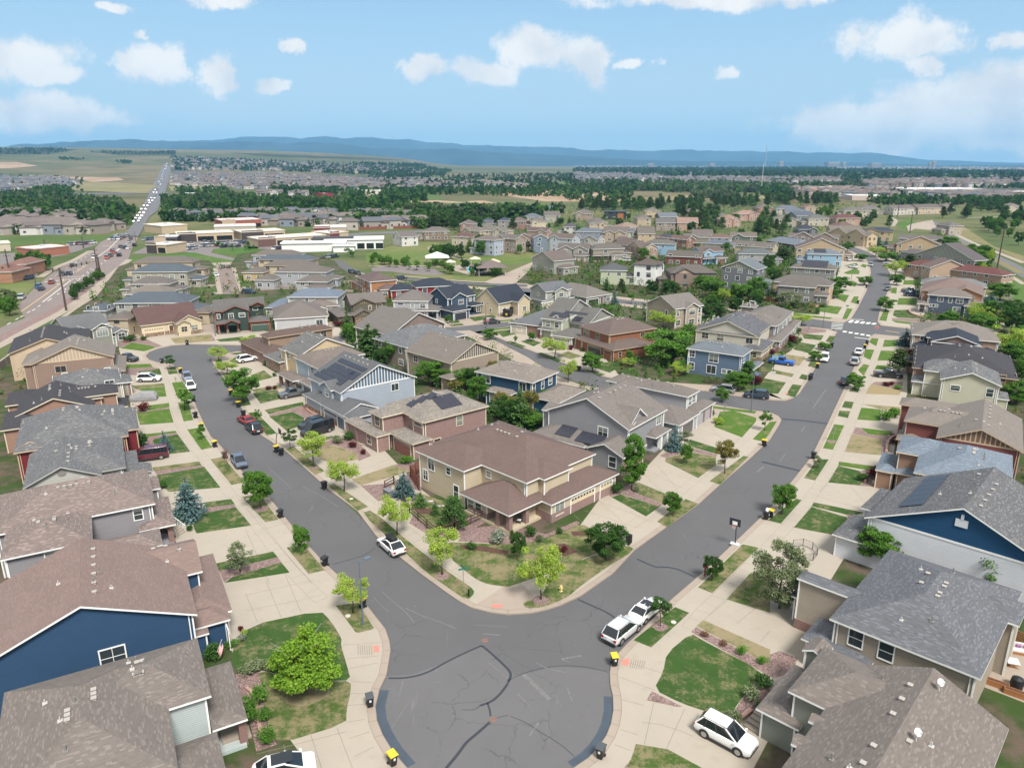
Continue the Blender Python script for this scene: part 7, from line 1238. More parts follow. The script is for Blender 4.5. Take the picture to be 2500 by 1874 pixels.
SPEC={'sedan':dict(L=4.7,W=1.82,low=[(0,.80,.86),(.05,.86,.98),(.20,.88,1.0),(.62,.88,.96),(.75,.84,.92),(.95,.74,.80),(1,.62,.66)],cab=(.08,.28,.53,.77,.91,1.44),wr=.33,wx=(.19,.81)),'hatch':dict(L=4.65,W=1.86,low=[(0,.85,.92),(.04,.93,1.02),(.3,.93,1.0),(.66,.92,.98),(.78,.88,.94),(.95,.76,.82),(1,.64,.68)],cab=(.04,.26,.52,.80,.95,1.57),wr=.36,wx=(.19,.81)),'suv':dict(L=4.85,W=1.94,low=[(0,.86,.92),(.03,.99,1.05),(.3,1.02,1.08),(.70,1.0,1.06),(.80,.97,1.03),(.93,.90,.96),(.985,.79,.85),(1,.64,.68)],cab=(.02,.14,.54,.765,1.06,1.80),wr=.39,wx=(.20,.80)),'van':dict(L=5.6,W=2.02,low=[(0,1.05,1.1),(.02,1.12,1.2),(.3,1.12,1.2),(.7,1.1,1.18),(.80,1.05,1.12),(.95,.95,1.02),(1,.82,.88)],cab=(.01,.03,.68,.82,1.16,2.05),wr=.38,wx=(.19,.80)),'bigvan':dict(L=5.9,W=2.08,low=[(0,1.1,1.2),(.02,1.2,1.3),(.3,1.2,1.3),(.76,1.18,1.28),(.84,1.1,1.2),(.96,1.0,1.06),(1,.85,.9)],cab=(.01,.03,.72,.86,1.25,2.35),wr=.40,wx=(.2,.81)),'pickup':dict(L=5.7,W=2.0,low=[(0,1.02,1.06),(.01,1.06,1.1),(.40,1.06,1.1),(.66,1.06,1.12),(.72,1.05,1.12),(.95,.98,1.05),(1,.85,.9)],cab=(.37,.41,.62,.72,1.1,1.84),wr=.41,wx=(.20,.81))}
def car_meshes(kind):
 def mk():
  s=SPEC[kind];L,W=s['L'],s['W'];hw=W/2;out={}
  X=lambda f:(f-.5)*L
  st=[]
  for f,zs,zt in s['low']:
   taper=1-.10*max(0,(.06-f)/.06)-.16*max(0,(f-.93)/.07)
   st.append((X(f),ring(hw*taper,.24 if .03<f<.97 else .32,zs,zt,hw*.86*taper)))
  bm=loft(st)
  # wheel arches read as dark: arches are pressed-in discs on the body sides
  br,tr,tf,bf,zb,zr=s['cab'];hb,ht=hw*.90,hw*.74
  # pillars and roof, body coloured
  roof=loft([(X(tr)-.04,[(-ht*.94,zr-.07),(-ht*.9,zr-.02),(0,zr+.0),(ht*.9,zr-.02),(ht*.94,zr-.07)]),(X(tr)+.25,[(-ht,zr-.06),(-ht*.94,zr+.01),(0,zr+.04),(ht*.94,zr+.01),(ht,zr-.06)]),(X(tf)-.3,[(-ht,zr-.07),(-ht*.94,zr),(0,zr+.035),(ht*.94,zr),(ht,zr-.07)]),(X(tf)+.04,[(-ht*.94,zr-.09),(-ht*.9,zr-.05),(0,zr-.02),(ht*.9,zr-.05),(ht*.94,zr-.09)])])
  me=bpy.data.meshes.new('body');
  mb=MB()
  for B in(bm,roof):
   o=len(mb.v);B.verts.index_update();mb.v+=[tuple(v.co)for v in B.verts]
   for f in B.faces:mb.f.append(tuple(o+v.index for v in f.verts));mb.m.append(0)
   B.free()
  pil=[((X(br),hb,zb-.03),(X(tr),ht,zr-.05)),((X(bf),hb*.97,zb-.03),(X(tf),ht,zr-.05))]
  m1,m2=(X(br)+X(bf))/2,(X(tr)+X(tf))/2
  pil.append(((m1+.1,hb,zb-.03),(m2+.05,ht,zr-.05)))
  if kind in('suv','van','bigvan','hatch'):pil.append(((X(br)+.22*(X(bf)-X(br)),hb,zb-.03),(X(tr)+.2*(X(tf)-X(tr)),ht,zr-.05)))
  dark=pil[2:];pil=pil[:2]
  for a,b in pil:
   for sg in(1,-1):mb.bar((a[0],a[1]*sg,a[2]),(b[0],b[1]*sg,b[2]),.075,.10)
  for sg in(1,-1):mb.box(X(bf)-.15,sg*hw-.02 if sg>0 else-hw-.16,zb-.02,X(bf)+.0,sg*hw+.16 if sg>0 else-hw+.02,zb+.13)
  bme=mb.mesh('body',paint((.5,.5,.5)),smooth=True);bme.set_sharp_from_angle(angle=R(38));out['body']=bme
  g=MB();e=.012
  P8=[(X(br),-hb,zb),(X(bf),-hb*.97,zb),(X(bf),hb*.97,zb),(X(br),hb,zb),(X(tr),-ht,zr-.05),(X(tf),-ht,zr-.06),(X(tf),ht,zr-.06),(X(tr),ht,zr-.05)]
  i=0;g.v=P8;g.f=[(0,1,5,4),(1,2,6,5),(2,3,7,6),(3,0,4,7)];g.m=[0]*4
  out['glass']=g.mesh('window',CGLASS)
  t=MB()
  for a,b in dark:
   for sg in(1,-1):t.bar((a[0],a[1]*sg,a[2]),(b[0],b[1]*sg,b[2]),.06,.09)
  t.box(X(0)-.03,-hw*.86,.34,X(0)+.12,hw*.86,.56);t.box(X(1)-.14,-hw*.80,.30,X(1)+.02,hw*.80,.50)
  t.box(X(.12),-hw*1.005,.22,X(.88),hw*1.005,.36)
  for f in s['wx']:
   for sg in(1,-1):
    for q in range(9):
     a0,a1=math.pi*q/9,math.pi*(q+1)/9;r0,r1=s['wr']*1.0,s['wr']*1.22;yy=sg*(hw+.004)
     t.add([(X(f)+math.cos(a0)*r0,yy,s['wr']+math.sin(a0)*r0),(X(f)+math.cos(a0)*r1,yy,s['wr']+math.sin(a0)*r1),(X(f)+math.cos(a1)*r1,yy,s['wr']+math.sin(a1)*r1),(X(f)+math.cos(a1)*r0,yy,s['wr']+math.sin(a1)*r0)])
  t.box(X(1)-.10,-hw*.45,.55,X(1)+.0,hw*.45,.70)
  if kind=='pickup':
   t.box(X(.02),-hw*.80,.92,X(.365),hw*.80,1.10);
  out['trim']=t.mesh('bumper',TRIM)
  wm=MB();wr=s['wr'];sg=16
  wm.tube([(0,-.11,0),(0,.11,0)],wr,sg);rmm=MB();rmm.tube([(0,-.118,0),(0,.118,0)],wr*.64,12)
  out['tyre']=wm.mesh('wheel',TYRE);out['rim']=rmm.mesh('rim',RIM)
  hm=MB();hm.box(-.18,-.2,-.07,.03,.2,.07);out['head']=hm.mesh('headlight',HEAD)
  tm=MB();tm.box(-.03,-.14,-.12,.14,.14,.12);out['tail']=tm.mesh('tail_light',TAIL)
  pm=MB();pm.box(-.02,-.26,-.08,.02,.26,.08);out['plate']=pm.mesh('licence_plate',PLATE)
  return out
 return inst(('car',kind),mk)
def car(kind,x,y,yaw,col,label,group=None,z=0.0,metal=0.0,name=None,cat=None,roofcol=None):
 s=SPEC[kind];m=car_meshes(kind);L,W=s['L'],s['W']
 nm=name or{'sedan':'sedan','hatch':'hatchback_car','suv':'suv','van':'van','bigvan':'van','pickup':'pickup_truck'}[kind]
 root=empty(nm,(x,y,z),yaw);tag(root,label,cat or{'sedan':'car','hatch':'car','suv':'car','van':'van','bigvan':'van','pickup':'pickup truck'}[kind],group)
 pc=paint(col,metal)
 b=link('body',m['body'],root);b.material_slots[0].link='OBJECT';b.material_slots[0].material=pc
 link('window',m['glass'],root);link('bumper',m['trim'],root)
 for f in s['wx']:
  for sg in(1,-1):
   w_=link('wheel',m['tyre'],root,((f-.5)*L,sg*(W/2-.10),s['wr']));link('rim',m['rim'],w_)
 lo=s['low']
 for sg in(1,-1):
  link('headlight',m['head'],root,(L/2-.14,sg*(W/2-.34),lo[-2][1]-.09));link('tail_light',m['tail'],root,(-L/2+.01,sg*(W/2-.24),lo[0][1]-.02))
 link('licence_plate',m['plate'],root,(-L/2-.02,0,.70))
 return root
def CAR(kind,f,a,b,c,col,label,z=0.0,**k):
 """a: rear pixel, b: front pixel giving the heading, c: centre on the ground (zoom pixels)"""
 p,q=G(f,*a,z),G(f,*b,z);o=G(f,*c,z)
 return car(kind,o[0],o[1],math.atan2(q[1]-p[1],q[0]-p[0]),col,label,z=z,**k)
Wc=(.78,.78,.77);Bk=(.016,.016,.018);Si=(.42,.43,.44);DG=(.09,.095,.105);Nv=(.03,.045,.075);Rd=(.30,.02,.025);Bl=(.05,.11,.25);Mr=(.10,.014,.025)
ZD=BZ+.02
car1=CAR('hatch',6,(1205,1410),(1110,1325),(1228,1352),Wc,'white crossover with a black roof box parked on the left street')
car2=CAR('suv',3,(955,610),(1090,500),(965,515),(.62,.63,.64),'silver suv parked at the cul-de-sac mouth behind the white sedan',metal=.15)
car3=CAR('sedan',3,(955,610),(1090,500),(1165,345),Wc,'white sedan with a dark roof panel parked ahead of the silver suv')
car4=CAR('suv',3,(1620,1380),(1910,1540),(1835,1405),Wc,'large white suv on the drive at bottom right',z=ZD)
car5=CAR('hatch',2,(300,1710),(560,1640),(330,1690),Wc,'white car with a black glass roof at the bottom edge',z=ZD)
CAR('van',5,(1380,580),(1170,610),(1262,588),Mr,'dark maroon van on the drive of the light gray house',z=ZD)
CAR('hatch',5,(1985,570),(2050,665),(2020,635),(.13,.16,.22),'slate blue electric sedan parked beside the bare tree',metal=.4)
CAR('sedan',5,(2120,300),(2040,255),(2080,285),Rd,'bright red car parked ahead of the black suv')
CAR('suv',6,(110,385),(30,320),(70,352),Bk,'black suv parked behind the red car on the left street')
CAR('suv',9,(1170,1150),(1350,1146),(1262,1140),Wc,'white three row suv on the drive near the bulb',z=ZD)
CAR('hatch',9,(1575,1100),(1610,1165),(1580,1125),(.25,.30,.38),'gray blue car parked behind a white one on the left street',metal=.4)
CAR('hatch',9,(1590,1150),(1625,1215),(1608,1200),Wc,'small white car facing downhill on the left street')
CAR('pickup',9,(1000,960),(1135,975),(1075,968),(.05,.055,.065),'dark pickup nose out beside the brown batten house',z=ZD)
CAR('suv',10,(290,985),(435,960),(360,975),Wc,'white crossover on the drive at the inner bend',z=ZD)
CAR('pickup',10,(840,1255),(650,1290),(745,1268),(.13,.14,.15),'gray pickup on the drive of the brown roofed house',z=ZD,metal=.3)
CAR('bigvan',6,(740,330),(470,412),(608,372),Bk,'tall glossy black van on the drive of the pale blue house',z=ZD)
CAR('suv',6,(700,270),(450,340),(560,318),(.02,.022,.027),'black suv on the far side of the tall black van',z=ZD)
CAR('suv',12,(1145,1425),(940,1400),(1050,1408),Si,'silver crossover parked in the side street',metal=.5)
CAR('suv',12,(1430,1465),(1240,1445),(1335,1455),Nv,'dark navy suv with roof bars parked on the side street corner')
CAR('pickup',12,(1650,1190),(1440,1160),(1548,1170),(.015,.10,.42),'bright blue pickup on a drive by the street hoop',z=ZD)
CAR('suv',12,(1925,1100),(1895,1165),(1910,1140),Wc,'white suv facing down the right street on its left kerb')
CAR('hatch',13,(805,1110),(835,1060),(818,1085),Wc,'white hatchback parked on the right kerb nearest the crossing')
CAR('suv',13,(770,1185),(800,1140),(785,1170),(.5,.5,.5),'silver gray suv parked second from the crossing on the right kerb',metal=.4)
CAR('hatch',13,(690,1350),(720,1300),(700,1335),Bk,'black hatchback parked alone on the right kerb',)
CAR('pickup',13,(945,1275),(1175,1290),(1062,1280),(.02,.02,.022),'black crew pickup on a drive right of the street',z=ZD)
CAR('pickup',13,(1170,570),(1330,575),(1248,566),(.05,.06,.08),'dark gray pickup on the drive before the slate blue house',z=ZD)
CAR('suv',13,(1195,598),(1315,602),(1258,598),Nv,'navy suv beside the dark pickup up the street',z=ZD)
CAR('suv',13,(1045,565),(1080,525),(1063,548),(.3,.31,.32),'gray suv parked at the right kerb beyond the crossing',metal=.4)
CAR('suv',13,(1215,432),(1330,435),(1272,430),Wc,'white suv on a drive below the dark pines',z=ZD)
CAR('pickup',13,(1190,385),(1275,378),(1230,380),(.45,.46,.47),'silver pickup on a drive between the dark pines',z=ZD)
CAR('hatch',13,(1035,365),(1055,325),(1048,345),Bl,'blue car parked at the right kerb of the street bend')
CAR('suv',13,(915,320),(920,365),(915,345),(.33,.34,.36),'gray suv driving up at the street bend',metal=.4)
CAR('sedan',13,(815,368),(720,355),(766,360),Wc,'white sedan on a drive inside the street bend',z=ZD)
CAR('suv',13,(745,300),(690,290),(715,298),Wc,'white suv at the light blue solar house',z=ZD)
CAR('van',13,(740,275),(690,262),(708,272),Wc,'white van behind the white suv at the solar house',z=ZD)
CAR('van',13,(1120,285),(1200,290),(1165,288),(.08,.11,.2),'blue van on a drive at the right of the street bend',z=ZD)
CAR('hatch',13,(1110,270),(1140,272),(1125,270),Mr,'dark red car behind the blue van',z=ZD)
CAR('pickup',13,(1850,735),(1940,735),(1895,735),Wc,'white work truck half hidden behind the slate blue house',z=ZD)
CAR('suv',11,(440,655),(535,650),(487,655),(.05,.055,.065),'dark suv parked on the back cross street')
CAR('suv',11,(1260,970),(1420,925),(1345,955),Bk,'black suv at the open garage of the rust brown house',z=ZD)
CAR('van',11,(1640,130),(1575,125),(1608,132),Wc,'white van parked by the taupe porch house',z=ZD)
CAR('suv',11,(1690,130),(1640,125),(1660,130),(.03,.03,.035),'dark suv beside the white van uphill',z=ZD)
CAR('suv',10,(330,405),(420,405),(372,402),Nv,'dark suv parked at the near end of the paver street',z=ZD)
CAR('sedan',10,(155,195),(160,175),(157,186),Bk,'black car at the far end of the paver street',z=.02);CAR('sedan',10,(200,195),(200,175),(200,186),Bk,'second black car at the far end of the paver street',z=.02)
CAR('sedan',14,(1800,1180),(1830,1190),(1820,1190),Wc,'white car in a paver street parking bay',z=.02)
CAR('suv',10,(1640,290),(1680,285),(1660,285),Nv,'blue suv passing by the orange brown house')
CAR('suv',10,(1220,225),(1260,240),(1240,232),Bk,'dark suv parked below the white flat building',z=.02);CAR('suv',10,(1265,235),(1310,250),(1290,245),Bk,'black suv parked next in line below the white flat building',z=.02)
# details of the nearest cars
def roofpanel(root,x0,x1,w,z,mat,name='roof_glass'):
 m=MB();m.box(x0,-w,z,x1,w,z+.02);m.build(name,mat,root)
roofpanel(car3,-.55,.35,.52,1.455,CGLASS);roofpanel(car5,-.9,.7,.58,1.60,CGLASS);roofpanel(car1,-1.0,.4,.56,1.60,CGLASS)
m=MB();bmx=loft([(-1.15,[(-.3,1.72),(-.38,1.8),(-.3,1.95),(.3,1.95),(.38,1.8),(.3,1.72)]),(-.6,[(-.42,1.70),(-.48,1.82),(-.38,2.06),(.38,2.06),(.48,1.82),(.42,1.70)]),(.5,[(-.42,1.70),(-.48,1.8),(-.36,2.0),(.36,2.0),(.48,1.8),(.42,1.70)]),(.95,[(-.25,1.74),(-.3,1.78),(-.2,1.86),(.2,1.86),(.3,1.78),(.25,1.74)])])
me=bpy.data.meshes.new('roof_box');bmx.to_mesh(me);bmx.free();me.materials.append(plain((.02,.02,.022),.35));rb=link('roof_box',me,None);rb.location=car1.location;rb.rotation_euler=car1.rotation_euler;tag(rb,'black cargo box on the roof of the white crossover','roof box')
m=MB()
for sg in(1,-1):m.bar((-.5,sg*.6,1.62),(-.5,sg*.3,1.72),.05);m.bar((.3,sg*.6,1.62),(.3,sg*.3,1.70),.05)
m.build('roof_rack',TRIM,car1)
for c_ in(car2,car4):
 m=MB()
 for sg in(1,-1):m.bar((-1.9,sg*.66,1.80),(.35,sg*.66,1.80),.05)
 m.build('roof_rail',plain((.1,.1,.1),.4)if c_ is car4 else RIM,c_)
 # covered vehicle
o=G(9,1215,1300,ZD)
bmx=loft([(-2.5,[(-.8,.0),(-.85,.6),(-.5,1.0),(.5,1.0),(.85,.6),(.8,0)]),(-2.0,[(-.95,0),(-.98,.9),(-.7,1.65),(.7,1.65),(.98,.9),(.95,0)]),(.3,[(-.97,0),(-1.0,.95),(-.72,1.72),(.72,1.72),(1.0,.95),(.97,0)]),(1.3,[(-.95,0),(-.98,.8),(-.75,1.15),(.75,1.15),(.98,.8),(.95,0)]),(2.5,[(-.8,0),(-.82,.5),(-.6,.85),(.6,.85),(.82,.5),(.8,0)])])
bmesh.ops.subdivide_edges(bmx,edges=bmx.edges[:],cuts=3,use_grid_fill=True)
for v in bmx.verts:v.co+=Vector((noise.noise(v.co*1.8),noise.noise(v.co*1.8+Vector((5,0,0))),noise.noise(v.co*1.5+Vector((0,7,0)))))*.09
me=bpy.data.meshes.new('covered_vehicle');bmx.to_mesh(me);bmx.free();me.materials.append(plain((.24,.24,.25),.8,var=.12));me.polygons.foreach_set('use_smooth',[True]*len(me.polygons))
cv=link('covered_vehicle',me,None,(o[0],o[1],ZD),math.atan2(G(9,1090,1305)[1]-G(9,1330,1290)[1],G(9,1090,1305)[0]-G(9,1330,1290)[0]));tag(cv,'vehicle under a wrinkled gray cover on a drive','covered vehicle')
# small far cars: one mesh each, shared
def mini(kind,col):
 def mk():
  mb=MB();L,W,h=(4.6,1.8,1.45)if kind==0 else(5.0,1.95,1.8)
  mb.box(-L/2,-W/2,.3,L/2,W/2,.9 if kind==0 else 1.05)
  b=.9 if kind==0 else 1.05;x0,x1=(-L*.33,L*.22)if kind==0 else(-L*.47,L*.2)
  q=[(x0,-W*.45,b),(x1+.5,-W*.45,b),(x1+.5,W*.45,b),(x0,W*.45,b),(x0+.35,-W*.38,h),(x1-.2,-W*.38,h),(x1-.2,W*.38,h),(x0+.35,W*.38,h)]
  i=len(mb.v);mb.v+=q
  for f,mi in(((0,1,5,4),1),((1,2,6,5),1),((2,3,7,6),1),((3,0,4,7),1),((4,5,6,7),0)):mb.f.append(tuple(i+j for j in f));mb.m.append(mi)
  for fx in(-.31,.31):mb.box(fx*L-.32,-W/2-.02,0,fx*L+.32,W/2+.02,.62,2)
  return mb.mesh('car',[paint(col),CGLASS,TYRE])
 return inst(('mini',kind,col),mk)
COLS=[Wc,Wc,Si,Si,DG,Bk,Bk,Nv,(.3,.02,.03),(.2,.21,.23),(.12,.16,.24),Wc]
def MINI(x,y,yaw,label,group,col=None,z=.03):
 o=link('car',mini(rnd.choice((0,1,1)),col or rnd.choice(COLS)),None,(x,y,z),yaw);return tag(o,label,'car',group)
 # == STREET FURNITURE AND SMALL THINGS
def bin_mesh(lid):
 def mk():
  bm=loft([(0,[(-.22,-.26),(.22,-.26),(.22,.26),(-.22,.26)]),(.12,[(-.24,-.27),(.24,-.27),(.24,.27),(-.24,.27)]),(1.0,[(-.31,-.37),(.31,-.37),(.31,.37),(-.31,.37)])])
  bmesh.ops.bevel(bm,geom=bm.edges[:],offset=.03,segments=1,affect='EDGES')
  for v in bm.verts:v.co=Vector((v.co.y,v.co.z,v.co.x+.06))
  bmesh.ops.recalc_face_normals(bm,faces=bm.faces[:])
  me=bpy.data.meshes.new('body');bm.to_mesh(me);bm.free();me.materials.append(BLACK)
  l=MB();l.add([(-.35,-.42,1.08),(.35,-.42,1.08),(.33,.38,1.16),(-.33,.38,1.16)]);
  l.v=[];l.f=[];l.m=[]
  q=[(-.35,-.42,1.06),(.35,-.42,1.06),(.34,.40,1.06),(-.34,.40,1.06),(-.33,-.40,1.11),(.33,-.40,1.11),(.31,.36,1.19),(-.31,.36,1.19)]
  l.v=q;l.f=[(0,3,2,1),(4,5,6,7),(0,1,5,4),(1,2,6,5),(2,3,7,6),(3,0,4,7)];l.m=[0]*6
  l.bar((-.32,.44,1.05),(.32,.44,1.05),.05)
  h=l.mesh('lid',plain({'y':(.62,.44,.03),'k':(.02,.02,.023),'g':(.06,.07,.08),'b':(.08,.055,.04)}[lid],.5))
  w_=MB();
  for sg in(1,-1):w_.tube([(sg*.30,.30,.13),(sg*.24,.30,.13)],.13,10)
  s_=MB();s_.box(-.09,-.375,.66,.09,-.352,.86)
  return me,h,w_.mesh('wheel',TYRE),s_.mesh('sticker',plain((.6,.6,.58),.6))
 return inst(('bin',lid),mk)
def BIN(f,u,v,lid,label,yaw=0.0,z=None):
 x,y=G(f,u,v,BZ if z is None else z);a,b,c,d=bin_mesh(lid)
 root=empty('wheelie_bin',(x,y,(BZ+.005)if z is None else z+.005),R(yaw));tag(root,label,'bin','wheeled bins along the kerbs')
 link('body',a,root);link('lid',b,root);link('wheel',c,root);link('sticker',d,root)
for b in[(2,1050,1115,'g','gray lidded bin on the left rim of the cul-de-sac',20),(2,1240,1610,'y','yellow lidded bin at the bottom edge of the cul-de-sac',40),(2,985,287,'y','yellow lidded bin behind the street lamp',-30),(3,897,770,'y','yellow lidded bin behind the silver suv',10),(3,782,1550,'g','gray lidded bin on the right rim of the cul-de-sac',-30),(6,292,1082,'k','black bin on the left kerb below the round tree',-40),(6,667,1487,'k','black bin on the left kerb nearest the lamp',-40),(6,665,838,'k','black bin at the drive of the pink brick house',140),(6,302,553,'k','black bin beside the kerb hoop base',140),(6,262,528,'y','yellow rimmed bin under the kerb hoop',140),(5,2078,765,'k','black bin just below the slate blue sedan',-40),(5,1812,488,'y','yellow lidded bin above the bare tree',-40),(5,1898,583,'b','brown black bin right at the bare tree foot',-40),(5,1650,243,'k','black bin at the drive of the maroon walled house',-35),(5,1700,340,'y','yellow lidded bin half behind a thin sapling',-35),(5,1632,103,'k','black bin below the small white car',-35),(5,2015,148,'y','yellow lidded bin at the tall verge tree drive',140),(5,2057,228,'k','black bin knocked open ahead of the red car',140),(5,1950,47,'y','yellow lidded bin beside the tall verge tree',140),(9,1522,1072,'y','yellow lidded bin beside the dark conical sapling',-30),(9,1367,990,'k','black bin on the outer rim of the left bulb',-10),(9,1580,833,'k','black bin across the bulb by the cream ranch lawn',0),(8,435,586,'k','lone black bin beside a verge sapling on the right street',50),(8,35,1097,'k','black overfilled bin with bags at the right kerb',50),(7,2160,477,'y','yellow lidded bin at the garage drive of the broad brown roof house',-130),(11,1200,1052,'k','left black bin of two on the back street kerb',150),(11,1225,1055,'k','right black bin of two on the back street kerb',150),(12,1850,1203,'y','yellow lidded bin below the white parked suv',-120),(12,1785,1303,'k','front black bin of a pair on the right street',-120),(12,1797,1290,'k','rear black bin of a pair on the right street',-120),(12,1972,1027,'k','black bin on the left kerb near the crossing',-120),(13,868,1042,'y','yellow lidded bin on the right kerb near the crossing',60),(13,886,1007,'k','black bin on the right kerb closest to the crossing',60),(13,808,662,'k','black bin on the left kerb beyond the crossing',-120),(13,881,527,'k','black bin further up the left kerb',-120)]:
 BIN(*b)
BIN(8,72,1080,'y','yellow lidded bin lying open beside the overfilled one',50)
m=MB();rr=random.Random(5)
x,y=G(8,35,1095,BZ)
for k in range(3):
 bmx=bmesh.new();bmesh.ops.create_icosphere(bmx,subdivisions=2,radius=.22);off=Vector((rr.uniform(-.15,.15),rr.uniform(-.15,.15),1.32+.1*k))
 for v in bmx.verts:v.co*=1+.25*noise.noise(v.co*6+Vector((k,0,0)))
 me=bpy.data.meshes.new('rubbish_bag');bmx.to_mesh(me);bmx.free();me.materials.append(plain((.6,.6,.62),.4));tag(link('rubbish_bag',me,None,(x+off.x,y+off.y,off.z)),'white rubbish bag piled on the overfilled black bin','bag','rubbish bags on the overfilled bin')
 # ---- street lamps
LAMPC=plain((.10,.13,.17),.45)
def lamp(f,u,v,label,yaw,h=7.2):
 x,y=G(f,u,v,BZ);root=empty('street_lamp',(x,y,BZ),R(yaw));tag(root,label,'street lamp')
 b=MB();b.tube([(0,0,0),(0,0,.25)],.15,10);b.build('base',LAMPC,root)
 p=MB();p.tube([(0,0,0),(0,0,h)],[.085,.055],8);p.build('pole',LAMPC,root)
 a=MB();a.bar((0,0,h-.1),(.75,0,h-.02),.07);a.build('arm',LAMPC,root)
 hd=MB();hd.box(.6,-.2,h-.06,1.25,.2,h+.08);o=hd.build('lamp_head',LAMPC,root)
 l=MB();l.box(.7,-.15,h-.085,1.15,.15,h-.055);l.build('lens',plain((.7,.7,.68),.2),o)
lamp(2,990,425,'tall slate blue street lamp by the cul-de-sac',40);lamp(12,1290,1567,'street lamp on the verge of the side street corner',60,7.4);lamp(13,513,865,'street lamp left of the crossing',30,7.4);lamp(10,90,760,'street lamp by the dark green house',-60,6.5);lamp(11,437,692,'street lamp at the back street stop sign',60,7);lamp(13,752,465,'street lamp on the left inside the street bend',40,6.5)
# ---- text, signs
def text(s,size,mat,parent,loc,rot,name='lettering',depth=.004,align='CENTER'):
 cu=bpy.data.curves.new(name,'FONT');cu.body=s;cu.size=size;cu.align_x=align;cu.align_y='CENTER';cu.extrude=depth
 o=bpy.data.objects.new(name,cu);C.objects.link(o)
 dg=bpy.context.evaluated_depsgraph_get();me=bpy.data.meshes.new_from_object(o.evaluated_get(dg));bpy.data.objects.remove(o);me.materials.clear();me.materials.append(mat)
 return link(name,me,parent,loc,rot)
POST=plain((.30,.31,.32),.5,.5)
def stop(f,u,v,label,yaw,h=2.6):
 x,y=G(f,u,v,BZ);root=empty('stop_sign',(x,y,BZ),R(yaw));tag(root,label,'stop sign')
 p=MB();p.bar((0,0,0),(0,0,h),.06);p.build('post',POST,root)
 for r,yy,mt,nm in((.42,-.05,WHITE,'sign_border'),(.385,-.058,plain((.5,.015,.02),.5),'sign_face')):
  b=MB();rg=[(math.cos(R(22.5+45*k))*r,math.sin(R(22.5+45*k))*r)for k in range(8)]
  b.add([(a,yy,h-.1+c)for a,c in rg]);b.add([(a,yy+.02,h-.1+c)for a,c in reversed(rg)]);b.build(nm,mt,root)
 text('STOP',.25,WHITE,root,(0,-.065,h-.1),(math.pi/2,0,0))
stop(13,960,937,'red stop sign facing down the right street at the crossing',-20);stop(11,452,700,'red stop sign on the back street corner',20)
GREEN=plain((.02,.16,.12),.5)
def streetname(f,u,v,label,yaw):
 x,y=G(f,u,v,BZ);root=empty('street_name_sign',(x,y,BZ),R(yaw));tag(root,label,'street sign')
 p=MB();p.tube([(0,0,0),(0,0,3.0)],.04,7);p.build('post',POST,root)
 b=MB();b.box(-.55,-.015,2.78,.55,.015,3.0);b.build('name_blade',GREEN,root)
 b=MB();b.box(-.015,-.5,3.02,.015,.5,3.22);b.build('name_blade',GREEN,root)
streetname(2,1838,155,'green street name sign with two crossed blades on the corner verge',25);streetname(13,712,760,'street name sign near the crossing island',20)
# hydrants
def hydrant(f,u,v,col,label):
 x,y=G(f,u,v,BZ);root=empty('fire_hydrant',(x,y,BZ));tag(root,label,'fire hydrant');m=plain(col,.5)
 b=MB();b.tube([(0,0,0),(0,0,.08),(0,0,.09),(0,0,.55),(0,0,.56),(0,0,.62)],[.19,.19,.13,.12,.16,.15],10);b.build('barrel',m,root)
 c=MB();c.tube([(0,0,.62),(0,0,.72),(0,0,.80)],[.14,.10,.03],10);c.build('bonnet',m,root)
 n_=MB();n_.tube([(-.24,0,.42),(.24,0,.42)],.06,8);n_.tube([(0,-.24,.42),(0,0,.42)],.075,8);n_.build('nozzle',m,root)
hydrant(3,448,148,(.62,.50,.20),'pale yellow fire hydrant on the corner verge');hydrant(9,1047,818,(.5,.03,.02),'red fire hydrant on the rock bed by the batten house')
# basketball hoops
def hoop(f,u,v,label,yaw,board,h=3.0):
 x,y=G(f,u,v,.01);root=empty('basketball_hoop',(x,y,.01),R(yaw));tag(root,label,'basketball hoop')
 b=MB();b.box(-.55,-.35,.02,.55,.35,.22);b.build('base',plain((.5,.5,.5),.5),root)
 b=MB();b.box(-.62,-.42,0,.62,.42,.08);b.build('base_foot',BLACK,root)
 p=MB();p.bar((0,.15,.2),(0,-.25,h+.2),.09);p.bar((0,-.2,h),(0,-.75,h+.35),.06);p.build('pole',BLACK,root)
 k=MB();k.box(-.68,-.80,h-.05,.68,-.76,h+.9);k.build('backboard',board,root)
 k=MB();k.box(-.3,-.815,h+.1,.3,-.803,h+.55);k.build('target_square',WHITE,root)
 r=MB();pt=[(math.cos(a*math.pi/8)*.23,-1.05+math.sin(a*math.pi/8)*.23,h+.05)for a in range(17)];r.tube(pt,.02,5,cap=False);r.build('rim',plain((.5,.12,.04),.4),root)
 nt=MB()
 for a in range(10):
  c_,s_=math.cos(a*math.pi/5),math.sin(a*math.pi/5);nt.bar((c_*.22,-1.05+s_*.22,h+.03),(c_*.13,-1.05+s_*.13,h-.38),.012)
 nt.build('net',plain((.6,.6,.6),.8),root)
hoop(7,1915,1312,'portable basketball hoop with a dark backboard on the right street kerb',-35,plain((.03,.035,.05),.2));hoop(12,1477,1245,'basketball hoop with a clear blue backboard beside the blue pickup',150,plain((.25,.4,.52),.2));hoop(6,262,520,'basketball hoop standing at the left street kerb',125,plain((.03,.03,.035),.3),2.8)
